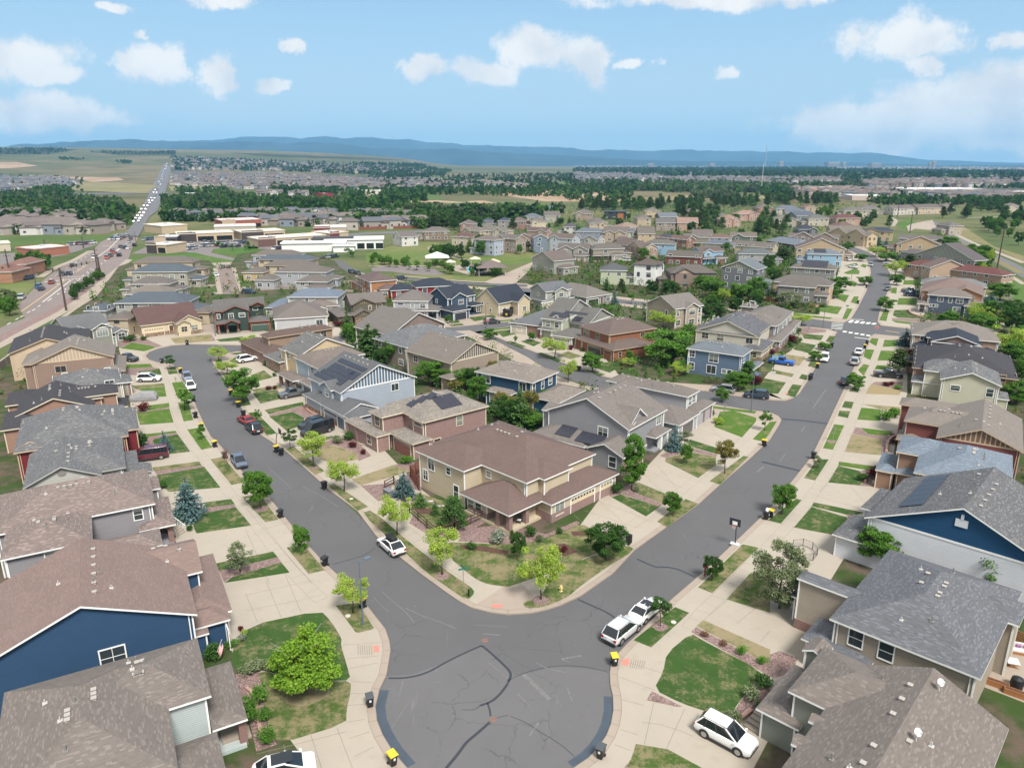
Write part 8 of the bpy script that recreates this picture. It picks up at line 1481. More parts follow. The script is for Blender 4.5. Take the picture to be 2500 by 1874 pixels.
# ---- fences
RUST=plain((.19,.06,.035),.8,var=.2);DKW=plain((.07,.04,.032),.8,var=.2)
def railfence(f,s,label,mat=DKW,h=1.25,rails=3,step=2.4,group=None,z=BZ):
 q=[G(a,u,v,z)for a,u,v in pts(f,s)];root=empty('rail_fence',(*q[0],z));tag(root,label,'fence',group);o0=Vector((*q[0],0))
 for a,b in zip(q,q[1:]):
  A_,B_=Vector((*a,0))-o0,Vector((*b,0))-o0;L=(B_-A_).length;n_=max(1,round(L/step))
  for k in range(n_+1):
   p=A_.lerp(B_,k/n_);m=MB();m.box(p.x-.07,p.y-.07,-.1,p.x+.07,p.y+.07,h+.05);m.build('post',mat,root)
  for r in range(rails):
   m=MB();zz=.3+(h-.35)*r/(rails-1);m.bar(A_+Vector((0,0,zz)),B_+Vector((0,0,zz)),.05,.13);m.build('rail',mat,root)
railfence(6,'1175,840 1250,800 1385,1045 1605,1240 1760,1200 2035,1080','dark split rail fence round the beige house side yard')
railfence(13,'1470,765 1620,790 1790,825','dark rail fence beside the slate blue house',h=1.3);railfence(12,'1640,690 1790,700 1880,640','dark rail fence behind the gray taupe house');railfence(12,'900,1330 1060,1345 1090,1290','dark rail fence at the slate blue house rear');railfence(12,'300,545 640,570 1000,600 1300,610','long dark fence along the collector road yards',step=3.5)
railfence(16,'1345,1005 1530,1010','dark fence below the gray green house',h=1.4)
def slatfence(f,a,b,label,mat=RUST,h=1.9,n_=9):
 p,q=G(f,*a,BZ),G(f,*b,BZ);root=empty('slat_fence',(*p,BZ));tag(root,label,'fence');B_=Vector((q[0]-p[0],q[1]-p[1],0))
 for k in(0,.5,1):
  m=MB();c=B_*k;m.box(c.x-.07,c.y-.07,-.1,c.x+.07,c.y+.07,h+.1);m.build('post',mat,root)
 m=MB()
 for k in range(n_):
  zz=.12+h*k/n_;m.bar((0,0,zz),B_+Vector((0,0,zz)),.03,h/n_*.72)
 m.build('slat_panel',mat,root)
slatfence(6,(1392,745),(1478,700),'rust red slatted fence beside the large blue spruce');slatfence(6,(1392,745),(1466,855),'rust red slatted fence return toward the street');slatfence(11,(345,1250),(450,1290),'rust red slatted fence left of the navy blue house');slatfence(12,(1390,640),(1500,660),'rust red fence behind the gray taupe house')
def longfence(pa,pb,label,mat,h=1.9):
 a,b=P(*pa),P(*pb);root=empty('board_fence',(*a,0));tag(root,label,'fence');B_=Vector((b[0]-a[0],b[1]-a[1],0));m=MB();m.bar((0,0,h/2),B_+Vector((0,0,h/2)),.06,h);m.build('board_panel',mat,root)
 L=B_.length;n_=min(40,int(L/4))
 for k in range(n_+1):
  c=B_*(k/n_);m=MB();m.box(c.x-.1,c.y-.1,0,c.x+.1,c.y+.1,h+.15);m.build('post',mat,root)
longfence((852,562),(1044,556),'long rust brown board fence behind the shopping road',RUST);longfence((0,905),(34,880),'gray board fence at the left edge behind the row',plain((.26,.23,.20),.9))
# ---- utility poles with wires
WOOD=plain((.075,.05,.04),.9,var=.2);WIRE=plain((.04,.04,.04),.6)
PT_=[]
def upole(f,u,v,u2,v2,label,arms=2,side=1):
 x,y=G(f,u,v,0);d=ray(FR[f][0]+u2/3.4563,FR[f][1]+v2/3.4563);h=H+d.z*(y/d.y)
 root=empty('utility_pole',(x,y,0));tag(root,label,'utility pole')
 p=MB();p.tube([(0,0,-.2),(0,0,h)],[.34,.20],9);p.build('pole',WOOD,root)
 for k in range(arms):
  a=MB();a.bar((-1.3,0,h-1.0-1.6*k),(1.3,0,h-1.0-1.6*k),.14,.16);c=a.build('cross_arm',WOOD,root)
  for sx in(-1.2,-.4,.4,1.2):
   i_=MB();i_.tube([(sx,0,h-.92-1.6*k),(sx,0,h-.65-1.6*k)],.06,6);i_.build('insulator',plain((.3,.3,.32),.3),c)
 PT_.append((x,y,h));return x,y,h
l1=upole(14,560,1480,490,1118,'tall wooden utility pole nearest on the left arterial');l2=upole(14,835,1215,785,950,'thick utility pole at the signal on the left arterial');l3=upole(14,95,1240,38,962,'utility pole at the far left edge by the stores');l5=upole(14,848,1200,812,1010,'shorter utility pole just behind the thick one',1);l4=upole(14,705,955,688,850,'slim pole beside the store parking at left',1)
upole(14,378,935,372,880,'small pole on the field beyond the stores',1)
r1=upole(18,1980,1150,2042,775,'tall wooden utility pole at right beside the four lane road');r2=upole(18,1247,825,1278,640,'second utility pole up the four lane road at right');r3=upole(18,1143,692,1166,535,'third utility pole up the four lane road at right')
r0=(r1[0]+55,r1[1]-75,r1[2])
def wire(a,b,dx,dz,label,gp):
 m=MB();A_,B_=Vector((a[0]+dx,a[1],a[2]+dz)),Vector((b[0]+dx,b[1],b[2]+dz));L=(B_-A_).length
 pt=[A_.lerp(B_,t/10)-Vector((0,0,4*L*.018*(t/10)*(1-t/10)))for t in range(11)]
 m.tube(pt,.035,4,cap=False);o=m.build('power_line',WIRE);tag(o,label,'power line',gp)
for a,b in((r0,r1),(r1,r2),(r2,r3)):
 for dx,dz in((-1.2,-.6),(1.2,-.6),(0,-2.3)):wire(a,b,dx,dz,'thin sagging power line strung along the right hand poles','power lines at right')
l0=(l1[0]-40,l1[1]-75,l1[2])
for a,b in((l0,l1),(l1,l2),(l2,l4)):
 for dx,dz in((-1.2,-.6),(1.2,-.6)):wire(a,b,dx,dz,'thin sagging power line strung along the left hand poles','power lines at left')
 # ---- traffic signals
SIGY=plain((.03,.03,.03),.5)
def signal(f,base,arm,label,n_=3):
 a=G(f,*base,0);h=6.4;b=G(f,*arm,h);root=empty('traffic_signal',(*a,0));tag(root,label,'traffic signal');A_=Vector((0,0,h));B_=Vector((b[0]-a[0],b[1]-a[1],h+.3))
 p=MB();p.tube([(0,0,0),(0,0,h+1)],[.16,.12],8);p.build('pole',plain((.08,.07,.065),.5),root)
 p=MB();p.tube([A_,B_],[.1,.06],7);p.build('mast_arm',plain((.08,.07,.065),.5),root)
 for k in range(n_):
  c=A_.lerp(B_,.45+.55*k/max(1,n_-1));m=MB();m.box(c.x-.2,c.y-.18,c.z-.65,c.x+.2,c.y+.18,c.z+.55);o=m.build('signal_head',SIGY,root)
  for q,cc in enumerate(((.35,.02,.02),(.3,.2,.02),(.02,.2,.06))):
   m=MB();m.box(c.x-.11,c.y-.22,c.z+.25-.38*q,c.x+.11,c.y-.17,c.z+.47-.38*q);m.build('signal_lens',plain(cc,.3),o)
signal(14,(852,1185),(600,1112),'traffic signal whose long mast arm spans the arterial',4);signal(14,(302,1252),(510,1150),'traffic signal on the far side of the arterial crossing',3);signal(14,(1150,920),(1020,880),'traffic signal at the upper arterial crossing',2)
# ---- manholes and small covers
for f,u,v,r,lb in((2,2017,562,.36,'rusty round manhole cover on the bend'),(2,2085,1228,.34,'rusty round manhole cover in the cul-de-sac')):
 x,y=G(f,u,v,0);m=MB();m.tube([(0,0,0),(0,0,.014)],r,20);tag(m.build('manhole_cover',plain((.17,.10,.08),.7,var=.2)),lb,'manhole cover').location=(x,y,0)
for f,u,v in((2,863,357),(3,1398,410),(6,15,928),(6,890,925)):
 x,y=G(f,u,v,BZ);m=MB();m.tube([(0,0,0),(0,0,.05)],.28,12);o=m.build('valve_cover',plain((.5,.47,.42),.7));tag(o,'small pale utility cover set in a verge lawn','utility cover','pale utility covers in the verges');o.location=(x,y,BZ+.015)
x,y=G(2,1882,190,BZ);m=MB();m.box(-.09,-.09,0,.09,.09,.75);m.box(-.11,-.11,.75,.11,.11,.85);o=m.build('marker_post',BLACK);o.location=(x,y,BZ);tag(o,'short black marker post at the verge tip','marker post')
x,y=G(3,1660,20,BZ);root=empty('mailbox',(x,y,BZ),R(50));tag(root,'brown mailbox on a post under the dark sapling','mailbox');m=MB();m.box(-.08,-.08,0,.08,.08,1.1);m.build('post',RUST,root);m=MB();m.box(-.14,-.28,1.1,.14,.28,1.4);m.build('box',RUST,root)
x,y=G(7,1018,1312,BZ);root=empty('mailbox_cluster',(x,y,BZ),R(-40));tag(root,'black community mailbox cabinet on the corner kerb','mailbox')
m=MB();m.box(-.35,-.22,.35,.35,.22,1.45);m.build('cabinet',BLACK,root);m=MB();m.box(-.1,-.1,0,.1,.1,.35);m.build('pedestal',BLACK,root)
for k in range(4):
 m=MB();m.box(-.31,-.235,.45+.24*k,.31,-.22,.64+.24*k);m.build('door',plain((.035,.035,.04),.4),root)
 # dog pen
q=[(238,1420),(260,1330),(345,1320),(425,1350),(465,1400),(430,1445),(345,1455)]
w_=[G(8,u,v,BZ)for u,v in q];root=empty('wire_pen',(*w_[0],BZ));tag(root,'low octagonal wire exercise pen on the drive at right','pet pen');o0=Vector((*w_[0],0))
for i in range(len(w_)):
 a,b=Vector((*w_[i],0))-o0,Vector((*w_[(i+1)%len(w_)],0))-o0;m=MB()
 m.bar(a,a+Vector((0,0,1.0)),.06);m.build('post',BLACK,root);m=MB();m.bar(a+Vector((0,0,.95)),b+Vector((0,0,.95)),.03);m.bar(a+Vector((0,0,.08)),b+Vector((0,0,.08)),.03)
 for k in range(1,9):c=a.lerp(b,k/9);m.bar(c+Vector((0,0,.08)),c+Vector((0,0,.95)),.012)
 m.build('wire_panel',plain((.10,.10,.11),.5),root)
 # flags
def flag(f,u,v,z,yaw,label,s=1.0):
 x,y=G(f,u,v,z);root=empty('flag',(x,y,z),R(yaw));tag(root,label,'flag');p=MB();p.tube([(0,0,-.9*s),(0.55*s,0,.35*s)],.02,6);p.build('pole',WHITE,root)
 mt=[plain((.5,.02,.03),.8),WHITE,plain((.03,.05,.18),.8)];m=MB();W_,Hh=1.35*s,.85*s
 def pt(i,j):a=i/13;b=j/8;return(.5*s-b*W_*.30+a*.1,.12*math.sin(b*5+a*2)*s,.3*s-a*Hh-b*W_*.85)
 for i in range(13):
  for j in range(8):
   m.add([pt(i,j),pt(i,j+1),pt(i+1,j+1),pt(i+1,j)],2 if i<7 and j<3 else(i%2))
 m.build('cloth',mt,root)
flag(1,1822,590,2.2,20,'striped american flag hanging from the blue house porch');flag(5,1100,125,2.3,20,'small american flag at the charcoal roofed house',.9)
# porch steps and rails
def steps(f,a,b,wd,label,n_=3,rise=.17,z0=BZ,rail=None):
 p,q=G(f,*a,z0),G(f,*b,z0);root=empty('front_steps',(*p,z0),math.atan2(q[1]-p[1],q[0]-p[0]));tag(root,label,'steps');L=math.dist(p,q)
 m=MB()
 for k in range(n_):m.box(L*k/n_,-wd/2,0,L,wd/2,rise*(k+1)-.002*k)
 m.box(L,-wd/2,0,L+1.2,wd/2,rise*n_+.01);m.build('treads',M_conc,root)
 if rail:
  for sg in(1,-1):
   m=MB()
   for k in range(8):x_=L*k/7;zz=rise*n_*k/7;m.bar((x_,sg*wd/2,zz),(x_,sg*wd/2,zz+.9),.04)
   m.bar((0,sg*wd/2,.9),(L,sg*wd/2,.9+rise*n_),.06);m.build('railing',rail,root)
steps(1,(2110,1330),(2000,1370),1.6,'concrete front steps of the corner sage house',3);steps(5,(1530,1225),(1440,1200),1.5,'front steps with white rails by the large spruce',5,.17,BZ,WHITE);steps(3,(2060,1330),(2160,1240),1.6,'concrete steps of the house at bottom right',4);steps(8,(930,790),(1010,800),1.4,'steps up to the slate blue porch',3);steps(6,(985,475),(1040,450),1.2,'small front step of the pink brick house',2)
m=MB();a=G(3,2160,1385,.6);
# curved stone edgings
def edging(f,s,label,mat,wd=.28,h=.22):
 m=MB();pl=smooth(poly(f,s,BZ),2,False);a=offset(pl,wd/2);b=offset(pl,-wd/2);z0,z1=BZ,BZ+h
 for i in range(len(pl)-1):
  m.add([(*b[i],z1),(*b[i+1],z1),(*a[i+1],z1),(*a[i],z1)]);m.add([(*b[i],z0),(*b[i+1],z0),(*b[i+1],z1),(*b[i],z1)]);m.add([(*a[i+1],z0),(*a[i],z0),(*a[i],z1),(*a[i+1],z1)])
 for i in(0,len(pl)-1):m.add([(*a[i],z0),(*b[i],z0),(*b[i],z1),(*a[i],z1)])
 tag(m.build('garden_edging',mat),label,'edging')
EDG=plain((.36,.22,.17),.85,var=.15)
edging(2,'5,970 50,1000 85,1080 105,1200 130,1390','curved pinkish block edging beside the hedge at left',EDG);edging(6,'480,170 520,160 560,190 620,235','curved block edging of the dark planter by the pale blue house',EDG,.3,.35);edging(8,'1050,540 1055,470 1090,415 1140,405','curved block wall of the planter at the slate blue house',EDG,.35,.5);edging(8,'870,790 890,730 910,690','low block wall beside the burgundy bush',EDG,.3,.4);edging(13,'1235,720 1260,755 1320,775 1390,770','curved brick planter wall by the slate blue house at the crossing',EDG,.4,.6);edging(11,'1170,880 1190,855 1230,860 1270,890','round pale planter wall before the rust brown house',plain((.42,.36,.33),.8),.35,.5);edging(13,'450,690 520,680 560,665','brick planter wall of the gray taupe house',EDG,.4,.6);edging(10,'825,1385 850,1370 880,1400 950,1450','red block edging by the pale blue porch',EDG,.3,.35);edging(3,'1900,1280 1970,1225 2050,1160','stepped stone edging by the bottom right porch',EDG,.4,.3)
# mulch rings
for f,u,v,r in((3,1285,448,.75),(8,590,440,.8),(6,130,1010,.9),(3,275,225,.9),(2,515,985,2.0),(6,575,665,.7),(6,1660,1575,.8)):
 x,y=G(f,u,v,BZ);m=MB();pt=[(x+math.cos(a*.314)*r*(1+.15*math.sin(a*2.1)),y+math.sin(a*.314)*r)for a in range(20)];sheet('tree_ring',M_mulch if r<1.5 else M_lawn['d'],pt,BZ+.022)
 # patio at the right with furniture
x0=G(4,2050,760,BZ);pr=R(-43)
sheet('patio',M_conc,[G(4,1880,780,BZ),G(4,1990,560,BZ),G(4,2400,650,BZ),G(4,2300,1120,BZ),G(4,1860,950,BZ)],BZ+.02)
CED=plain((.33,.14,.05),.7,var=.2);CUSH=plain((.62,.60,.57),.8)
def thing_at(name,f,u,v,yaw,label,cat):x,y=G(f,u,v,BZ);r=empty(name,(x,y,BZ+.02),R(yaw));tag(r,label,cat);return r
t=thing_at('outdoor_sofa',4,2100,655,-20,'white cushioned corner sofa on the patio at right','sofa')
m=MB();m.box(-1.5,-.4,.0,1.5,.45,.30);m.build('frame',CED,t);m=MB();m.box(-1.5,-.4,.30,1.5,.3,.45);m.build('seat_cushion',CUSH,t);m=MB();m.box(-1.5,.25,.45,1.5,.45,.9);m.build('back_cushion',CUSH,t)
for k,cc in enumerate(((.02,.3,.38),(.6,.25,.12),(.4,.42,.1),(.35,.15,.35),(.5,.48,.1))):
 m=MB();m.obox((-1.2+.6*k,.18,.62),(.19,0,0),(0,.07,.03),(0,-.05,.18));m.build('throw_pillow',plain(cc,.8),t)
t=thing_at('garden_armchair',4,2000,690,-20,'white cushioned wooden armchair at the left of the patio','chair');m=MB();m.box(-.4,-.4,0,.4,.4,.28);m.build('frame',CED,t);m=MB();m.box(-.36,-.36,.28,.36,.36,.42);m.build('seat_cushion',CUSH,t)
t=thing_at('coffee_table',4,2110,770,-20,'low wooden table with crossed legs on the patio','table');m=MB();m.box(-.5,-.5,.4,.5,.5,.48);m.build('table_top',CUSH,t);m=MB();m.bar((-.45,-.45,0),(.45,-.45,.4),.07);m.bar((.45,-.45,0),(-.45,-.45,.4),.07);m.bar((-.45,.45,0),(.45,.45,.4),.07);m.bar((.45,.45,0),(-.45,.45,.4),.07);m.build('cross_leg',CED,t)
t=thing_at('bistro_table',4,1985,765,0,'small round gray table on the patio','table');m=MB();m.tube([(0,0,.7),(0,0,.74)],.45,18);m.build('table_top',plain((.35,.37,.38),.4),t)
for k in range(4):
 m=MB();m.bar((0,0,.7),(.35*math.cos(k*1.57),.35*math.sin(k*1.57),0),.03);m.build('leg',plain((.35,.37,.38),.4),t)
for f,u,v,lb in((4,1980,950,'cedar planter box at the patio edge'),(4,2140,1030,'cedar planter box below the covered grill')):
 t=thing_at('planter_box',f,u,v,-38,lb,'planter');m=MB();m.box(-.9,-.25,0,.9,-.19,.55);m.box(-.9,.19,0,.9,.25,.55);m.box(-.9,-.19,0,-.84,.19,.55);m.box(.84,-.19,0,.9,.19,.55);m.build('boards',CED,t);m=MB();m.box(-.84,-.19,.05,.84,.19,.48);m.build('soil',M_bark,t)
t=thing_at('covered_grill',4,2145,960,-30,'barbecue grill under a round black cover','grill');m=MB();m.tube([(0,0,0),(0,0,.5),(0,0,.95),(0,0,1.1)],[.5,.55,.48,.2],14);m.build('cover',BLACK,t);m=MB();m.box(-.5,-.1,.06,-.42,.1,.12);m.build('wheel',TYRE,t)
slatfence(4,(2010,530),(2240,640),'cedar privacy panel behind the patio sofa',CED,1.5,6)
# porch chairs, ac units, grey bin store
for f,u,v,lb in((7,95,1125,'black rocking chair with a white cushion on the corner porch'),(7,5,1130,'second black chair on the corner porch')):
 x,y=G(f,u,v,.45);t=empty('porch_chair',(x,y,.43),R(-20));tag(t,lb,'chair');m=MB();m.box(-.28,-.28,.36,.28,.28,.42);m.build('seat',BLACK,t);m=MB();m.box(-.28,.24,.42,.28,.30,1.05);m.build('backrest',BLACK,t)
 for sx in(-.25,.25):
  for sy in(-.25,.25):m=MB();m.box(sx-.03,sy-.03,0,sx+.03,sy+.03,.36);m.build('leg',BLACK,t)
 m=MB();m.box(-.24,-.24,.42,.24,.22,.48);m.build('cushion',WHITE,t)
x,y=G(6,1205,905,BZ);t=empty('storage_chest',(x,y,BZ+.02),R(-45));tag(t,'gray slatted storage chest by the rail fence','chest');m=MB();m.box(-.7,-.4,0,.7,.4,1.0);m.build('body',plain((.13,.14,.15),.7),t);m=MB();m.box(-.75,-.45,1.0,.75,.45,1.08);m.build('lid',plain((.16,.17,.18),.6),t)
for f,u,v in((6,1545,925),(6,1635,965)):
 x,y=G(f,u,v,BZ);t=empty('window_well',(x,y,BZ+.02),R(-45));tag(t,'gray basement window well beside the beige house wall','window well','window wells of the beige house');m=MB()
 m.tube([(-.9,0,.0),(-.6,-.55,.0),(0,-.75,0),(.6,-.55,0),(.9,0,0)],.12,6);m.build('rim',plain((.35,.36,.37),.4,.5),t)
x,y=G(6,1395,550,BZ);
# black dump trailer on the cream house drive
x,y=G(11,625,590,BZ);t=empty('dump_trailer',(x,y,BZ+.02),R(-12));tag(t,'high sided black dump trailer on the cream house drive','trailer')
m=MB();m.box(-1.1,-2.4,.6,1.1,2.4,.7);m.box(-1.1,-2.4,.7,-1.03,2.4,2.4);m.box(1.03,-2.4,.7,1.1,2.4,2.4);m.box(-1.03,2.33,.7,1.03,2.4,2.4);m.box(-1.03,-2.4,.7,1.03,-2.33,2.4);m.build('box_body',BLACK,t)
for k in range(5):m=MB();m.box(-1.16,-2.2+1.1*k,.6,-1.1,-2.1+1.1*k,2.4);m.build('side_rib',BLACK,t)
for sx in(-1.05,1.05):
 for sy in(-.5,.5):m=MB();m.tube([(sx-.12,sy,.36),(sx+.12,sy,.36)],.36,12);m.build('wheel',TYRE,t)
m=MB();m.bar((0,-2.4,.6),(0,-3.6,.55),.12);m.build('tow_bar',BLACK,t);m=MB();m.box(-.3,-2.75,.65,.3,-2.42,1.2);m.build('pump_box',plain((.5,.38,.03),.5),t)
# == FAR GROUND, ARTERIAL, STORES, VALLEY, MOUNTAINS
def drape(name,mat,f,s,dz,kind='structure',n_=6):
 q=[(FR[a][0]+u/3.4563,FR[a][1]+v/3.4563)for a,u,v in pts(f,s)]
 out=[]
 for a,b in zip(q,q[1:]+q[:1]):
  for k in range(n_):out.append((a[0]+(b[0]-a[0])*k/n_,a[1]+(b[1]-a[1])*k/n_))
 return sheet(name,mat,[PT(x,y,dz)for x,y in out],0)
M_gf=ground_mat('green_field',(.075,.125,.03),(.11,.14,.05),(.06,.10,.025),.004,.02,.3,k3=.25);M_tf=ground_mat('tan_field',(.20,.175,.085),(.25,.21,.115),(.14,.15,.06),.004,.02,.3,k3=.25)
M_park=ground_mat('park_grass',(.12,.165,.045),(.19,.18,.08),(.085,.135,.03),.012,.06,.8,k3=.35);M_lush=ground_mat('lush_grass',(.065,.135,.025),(.10,.15,.04),(.05,.11,.02),.02,.2,1,k3=.25)
M_lot=asphalt_mat('parking_lot',(.19,.165,.16),.3);M_town=ground_mat('town_ground',(.075,.08,.05),(.13,.115,.095),(.045,.07,.03),.006,.03,.2,k3=.4)
M_scrub=ground_mat('scrub',(.045,.055,.03),(.075,.075,.045),(.03,.04,.02),.004,.02,.1,k3=.4)
for m_,f,s,dz in((M_scrub,14,'-300,122 420,112 640,124 420,160 -300,170',1.5),(M_scrub,14,'740,140 1490,138 1480,166 1000,166',1.5),(M_scrub,15,'560,150 1600,185 2100,215 1600,205 900,180',1.5),(M_gf,14,'0,850 500,840 1000,835 830,905 400,925 0,938',.04),(M_tf,14,'700,395 1000,405 1330,425 1240,495 560,470',.7),(M_dirt,14,'-300,228 150,232 320,262 100,285 -300,292',1.2),(M_dirt,14,'440,348 650,356 1000,362 1050,383 780,402 640,372',.9),(M_gf,15,'930,650 1000,618 1250,598 1550,628 1610,662 1250,682 975,678',.05),(M_tf,15,'40,435 350,430 560,465 60,475',.5),(M_gf,16,'210,340 500,300 600,330 640,375 400,382',.06),(M_dirt,16,'-60,352 300,343 620,380 840,397 200,397 -60,400',.05),(M_dirt,16,'1080,322 1400,298 1850,285 2100,328 2212,388 1500,388 1250,352',.07),(M_dirt,16,'830,386 960,378 1080,400 900,406',.09),(M_gf,16,'380,180 560,163 740,198 1250,190 1260,232 800,242 500,202',.5),(M_gf,16,'1380,240 1700,213 1990,268 1830,292 1400,272',.4),(M_tf,17,'380,540 1100,500 1300,530 900,560 500,565',.05),(M_tf,17,'1250,505 2212,505 2212,540 1300,535',.05),(M_town,15,'60,180 700,190 2212,250 2212,470 1400,470 700,450 60,400',.35),(M_town,14,'-200,340 600,365 720,430 400,480 -200,500',.4),(M_town,17,'0,265 2212,260 2212,440 1200,420 700,400 0,400',.3),(M_town,18,'200,270 2212,290 2212,560 1000,555 240,500',.3),(M_park,16,'-20,830 250,740 560,730 830,800 1400,810 1370,900 1000,935 600,925 300,930 -20,920',.03),(M_park,16,'230,1020 500,1000 1000,1020 1340,1030 1900,960 1700,1070 1000,1075 500,1050',.03),(M_park,12,'0,330 110,560 300,610 600,600 300,500 0,480',.13),(M_lush,14,'1020,1080 1100,1040 1300,1010 1640,990 1760,1020 1980,1060 1960,1100 1750,1095 1590,1020 1150,1070 990,1110',.05),(M_lush,14,'180,1640 560,1490 720,1380 840,1170 1010,1080 1000,1150 830,1330 690,1480 480,1640',.05),(M_lush,15,'420,960 800,940 790,980 600,1010 430,1000',.05),(M_lush,18,'1140,740 1240,700 1300,730 1220,800 1150,780',.05),(M_tf,18,'1560,830 1700,770 1960,940 2212,1020 2212,1070 1900,930',.05),(M_lush,13,'2000,400 2212,480 2212,700 2100,600 2020,480',.05),(M_park,14,'0,1220 300,1260 170,1400 60,1520 0,1560',.04)):
 drape('field',m_,f,s,dz)
 # mown strip by the arterial walk and water
M_water=plain((.30,.31,.33),.08,var=.03);
drape('reservoir',M_water,16,'240,418 400,402 560,418 700,415 1000,420 1200,426 1640,425 1560,448 1100,446 700,442 450,430',.12)
_m,_n,_b=matbase('pool_water');_oc=_n.new('ShaderNodeTexCoord').outputs['Object'];_n.set(_b.inputs['Base Color'],_n.mix(_n.noise(_oc,.8,3),(.04,.38,.55),(.08,.50,.66)));_b.inputs['Roughness'].default_value=.08;M_pool=_m
drape('pool_deck',M_conc,16,'700,930 880,915 1010,950 1000,1000 840,1005 720,970',.07)
drape('swimming_pool',M_pool,16,'825,945 900,941 965,957 935,972 880,985 840,978',.12)
drape('pool_parking',M_lot,16,'20,950 130,930 400,930 560,960 640,1000 560,1010 350,1000 200,980 30,975',.05)
def pathstrip(name,mat,f,s,wd,dz=.06,it=2,labels=None):
 q=[(FR[a][0]+u/3.4563,FR[a][1]+v/3.4563)for a,u,v in pts(f,s)];q=smooth(q,it,False)
 w3=[PT(*p)for p in q];pl=[(a[0],a[1])for a in w3];mb=MB();A_=offset(pl,wd/2);B_=offset(pl,-wd/2)
 for i in range(len(pl)-1):mb.add([(*B_[i],terr(*B_[i])+dz),(*B_[i+1],terr(*B_[i+1])+dz),(*A_[i+1],terr(*A_[i+1])+dz),(*A_[i],terr(*A_[i])+dz)])
 return tag(mb.build(name,mat),kind='structure')
pathstrip('path',M_conc,16,'850,880 760,870 700,850 740,825 700,805 640,795 560,800 510,785 530,765 600,768',2.6);pathstrip('path',M_conc,16,'0,930 200,935 500,930 640,940',2.4);pathstrip('path',M_conc,18,'1080,690 1140,720 1100,770',3);pathstrip('path',M_conc,18,'1990,1130 2100,1190 2212,1260',2.2,.08)
# ---- arterial at the left
def road(name,mat,f,sl,sr,dz,n_=10):
 L=[(FR[a][0]+u/3.4563,FR[a][1]+v/3.4563)for a,u,v in pts(f,sl)];Rr=[(FR[a][0]+u/3.4563,FR[a][1]+v/3.4563)for a,u,v in pts(f,sr)]
 mb=MB()
 for i in range(len(L)-1):
  for k in range(n_):
   t0,t1=k/n_,(k+1)/n_;lp=lambda A,t:(A[i][0]+(A[i+1][0]-A[i][0])*t,A[i][1]+(A[i+1][1]-A[i][1])*t)
   a,b,c,d=PT(*lp(L,t0),dz),PT(*lp(Rr,t0),dz),PT(*lp(Rr,t1),dz),PT(*lp(L,t1),dz);mb.add([a,b,c,d])
 return tag(mb.build(name,mat),kind='structure')
AL='-160,1700 60,1600 212,1545 175,1480 150,1440 290,1290 420,1180 600,1060 780,975 860,895 960,850'
AR='-160,1830 0,1745 300,1590 500,1480 640,1390 760,1300 830,1240 960,1140 1080,1060 1110,965 1170,860'
road('arterial_road',M_art,14,AL,AR,.06)
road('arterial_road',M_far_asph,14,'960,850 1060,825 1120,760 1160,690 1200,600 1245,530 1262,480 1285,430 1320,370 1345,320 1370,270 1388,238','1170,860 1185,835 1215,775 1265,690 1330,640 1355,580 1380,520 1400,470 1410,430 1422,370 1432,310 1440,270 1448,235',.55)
for wd,s in((3.0,'-160,1850 0,1780 300,1610 520,1500 660,1400 780,1320 850,1250 1000,1130 1090,1050'),):
 pathstrip('sidewalk',M_conc,14,s,wd,.1)
pathstrip('rock_strip',M_mulch,14,'-160,1800 0,1720 300,1565 500,1460 640,1370 770,1280',3.5,.085,1);pathstrip('sidewalk',M_conc,14,'340,1200 480,1110 620,1060 740,990 770,975',3,.1)
mb=MB()
def lane(f,s,wd,dash=None,dz=.10):
 q=[(FR[a][0]+u/3.4563,FR[a][1]+v/3.4563)for a,u,v in pts(f,s)];w3=[Vector(PT(*p))for p in q]
 for a,b in zip(w3,w3[1:]):
  L=(b-a).length;t=(b-a)/L;n2=Vector((-t.y,t.x,0))*wd/2;k=0.0
  while k<L:
   e=min(L,k+(dash[0]if dash else 20));p,q2=a+t*k,a+t*e;p.z=terr(p.x,p.y)+dz;q2.z=terr(q2.x,q2.y)+dz
   mb.add([tuple(p-n2),tuple(q2-n2),tuple(q2+n2),tuple(p+n2)]);k=e+(dash[1]if dash else 0)
for s,d in(('360,1410 600,1225',None),('540,1330 790,1110',(3,8)),('130,1560 420,1390 700,1200 960,1010',(3,8)),('60,1600 330,1450',(3,8)),('420,1220 640,1075 800,980',(3,8)),('480,1260 720,1090',(3,8)),('880,1050 1000,960 1090,900',None),('960,1000 1060,920',None),('740,1090 920,960 1000,880',None)):lane(14,s,.35,d)
for k in range(12):
 lane(14,'%g,%g %g,%g'%(380+32*k,1240-2*k*1.6,398+32*k,1238-2*k*1.6),1.2);lane(14,'%g,%g %g,%g'%(600+17*k,1196-.5*k,608+17*k,1195-.5*k),1.2)
for k in range(10):lane(14,'%g,%g %g,%g'%(870+12*k,938-.6*k,876+12*k,937.6-.6*k),1.5)
tag(mb.build('lane_marking',M_paint),kind='structure')
mb=MB();lane(14,'180,1490 420,1320 560,1215',.5);lane(14,'640,1160 800,1050',.5);tag(mb.build('centre_line',plain((.42,.30,.16),.8)),kind='structure')
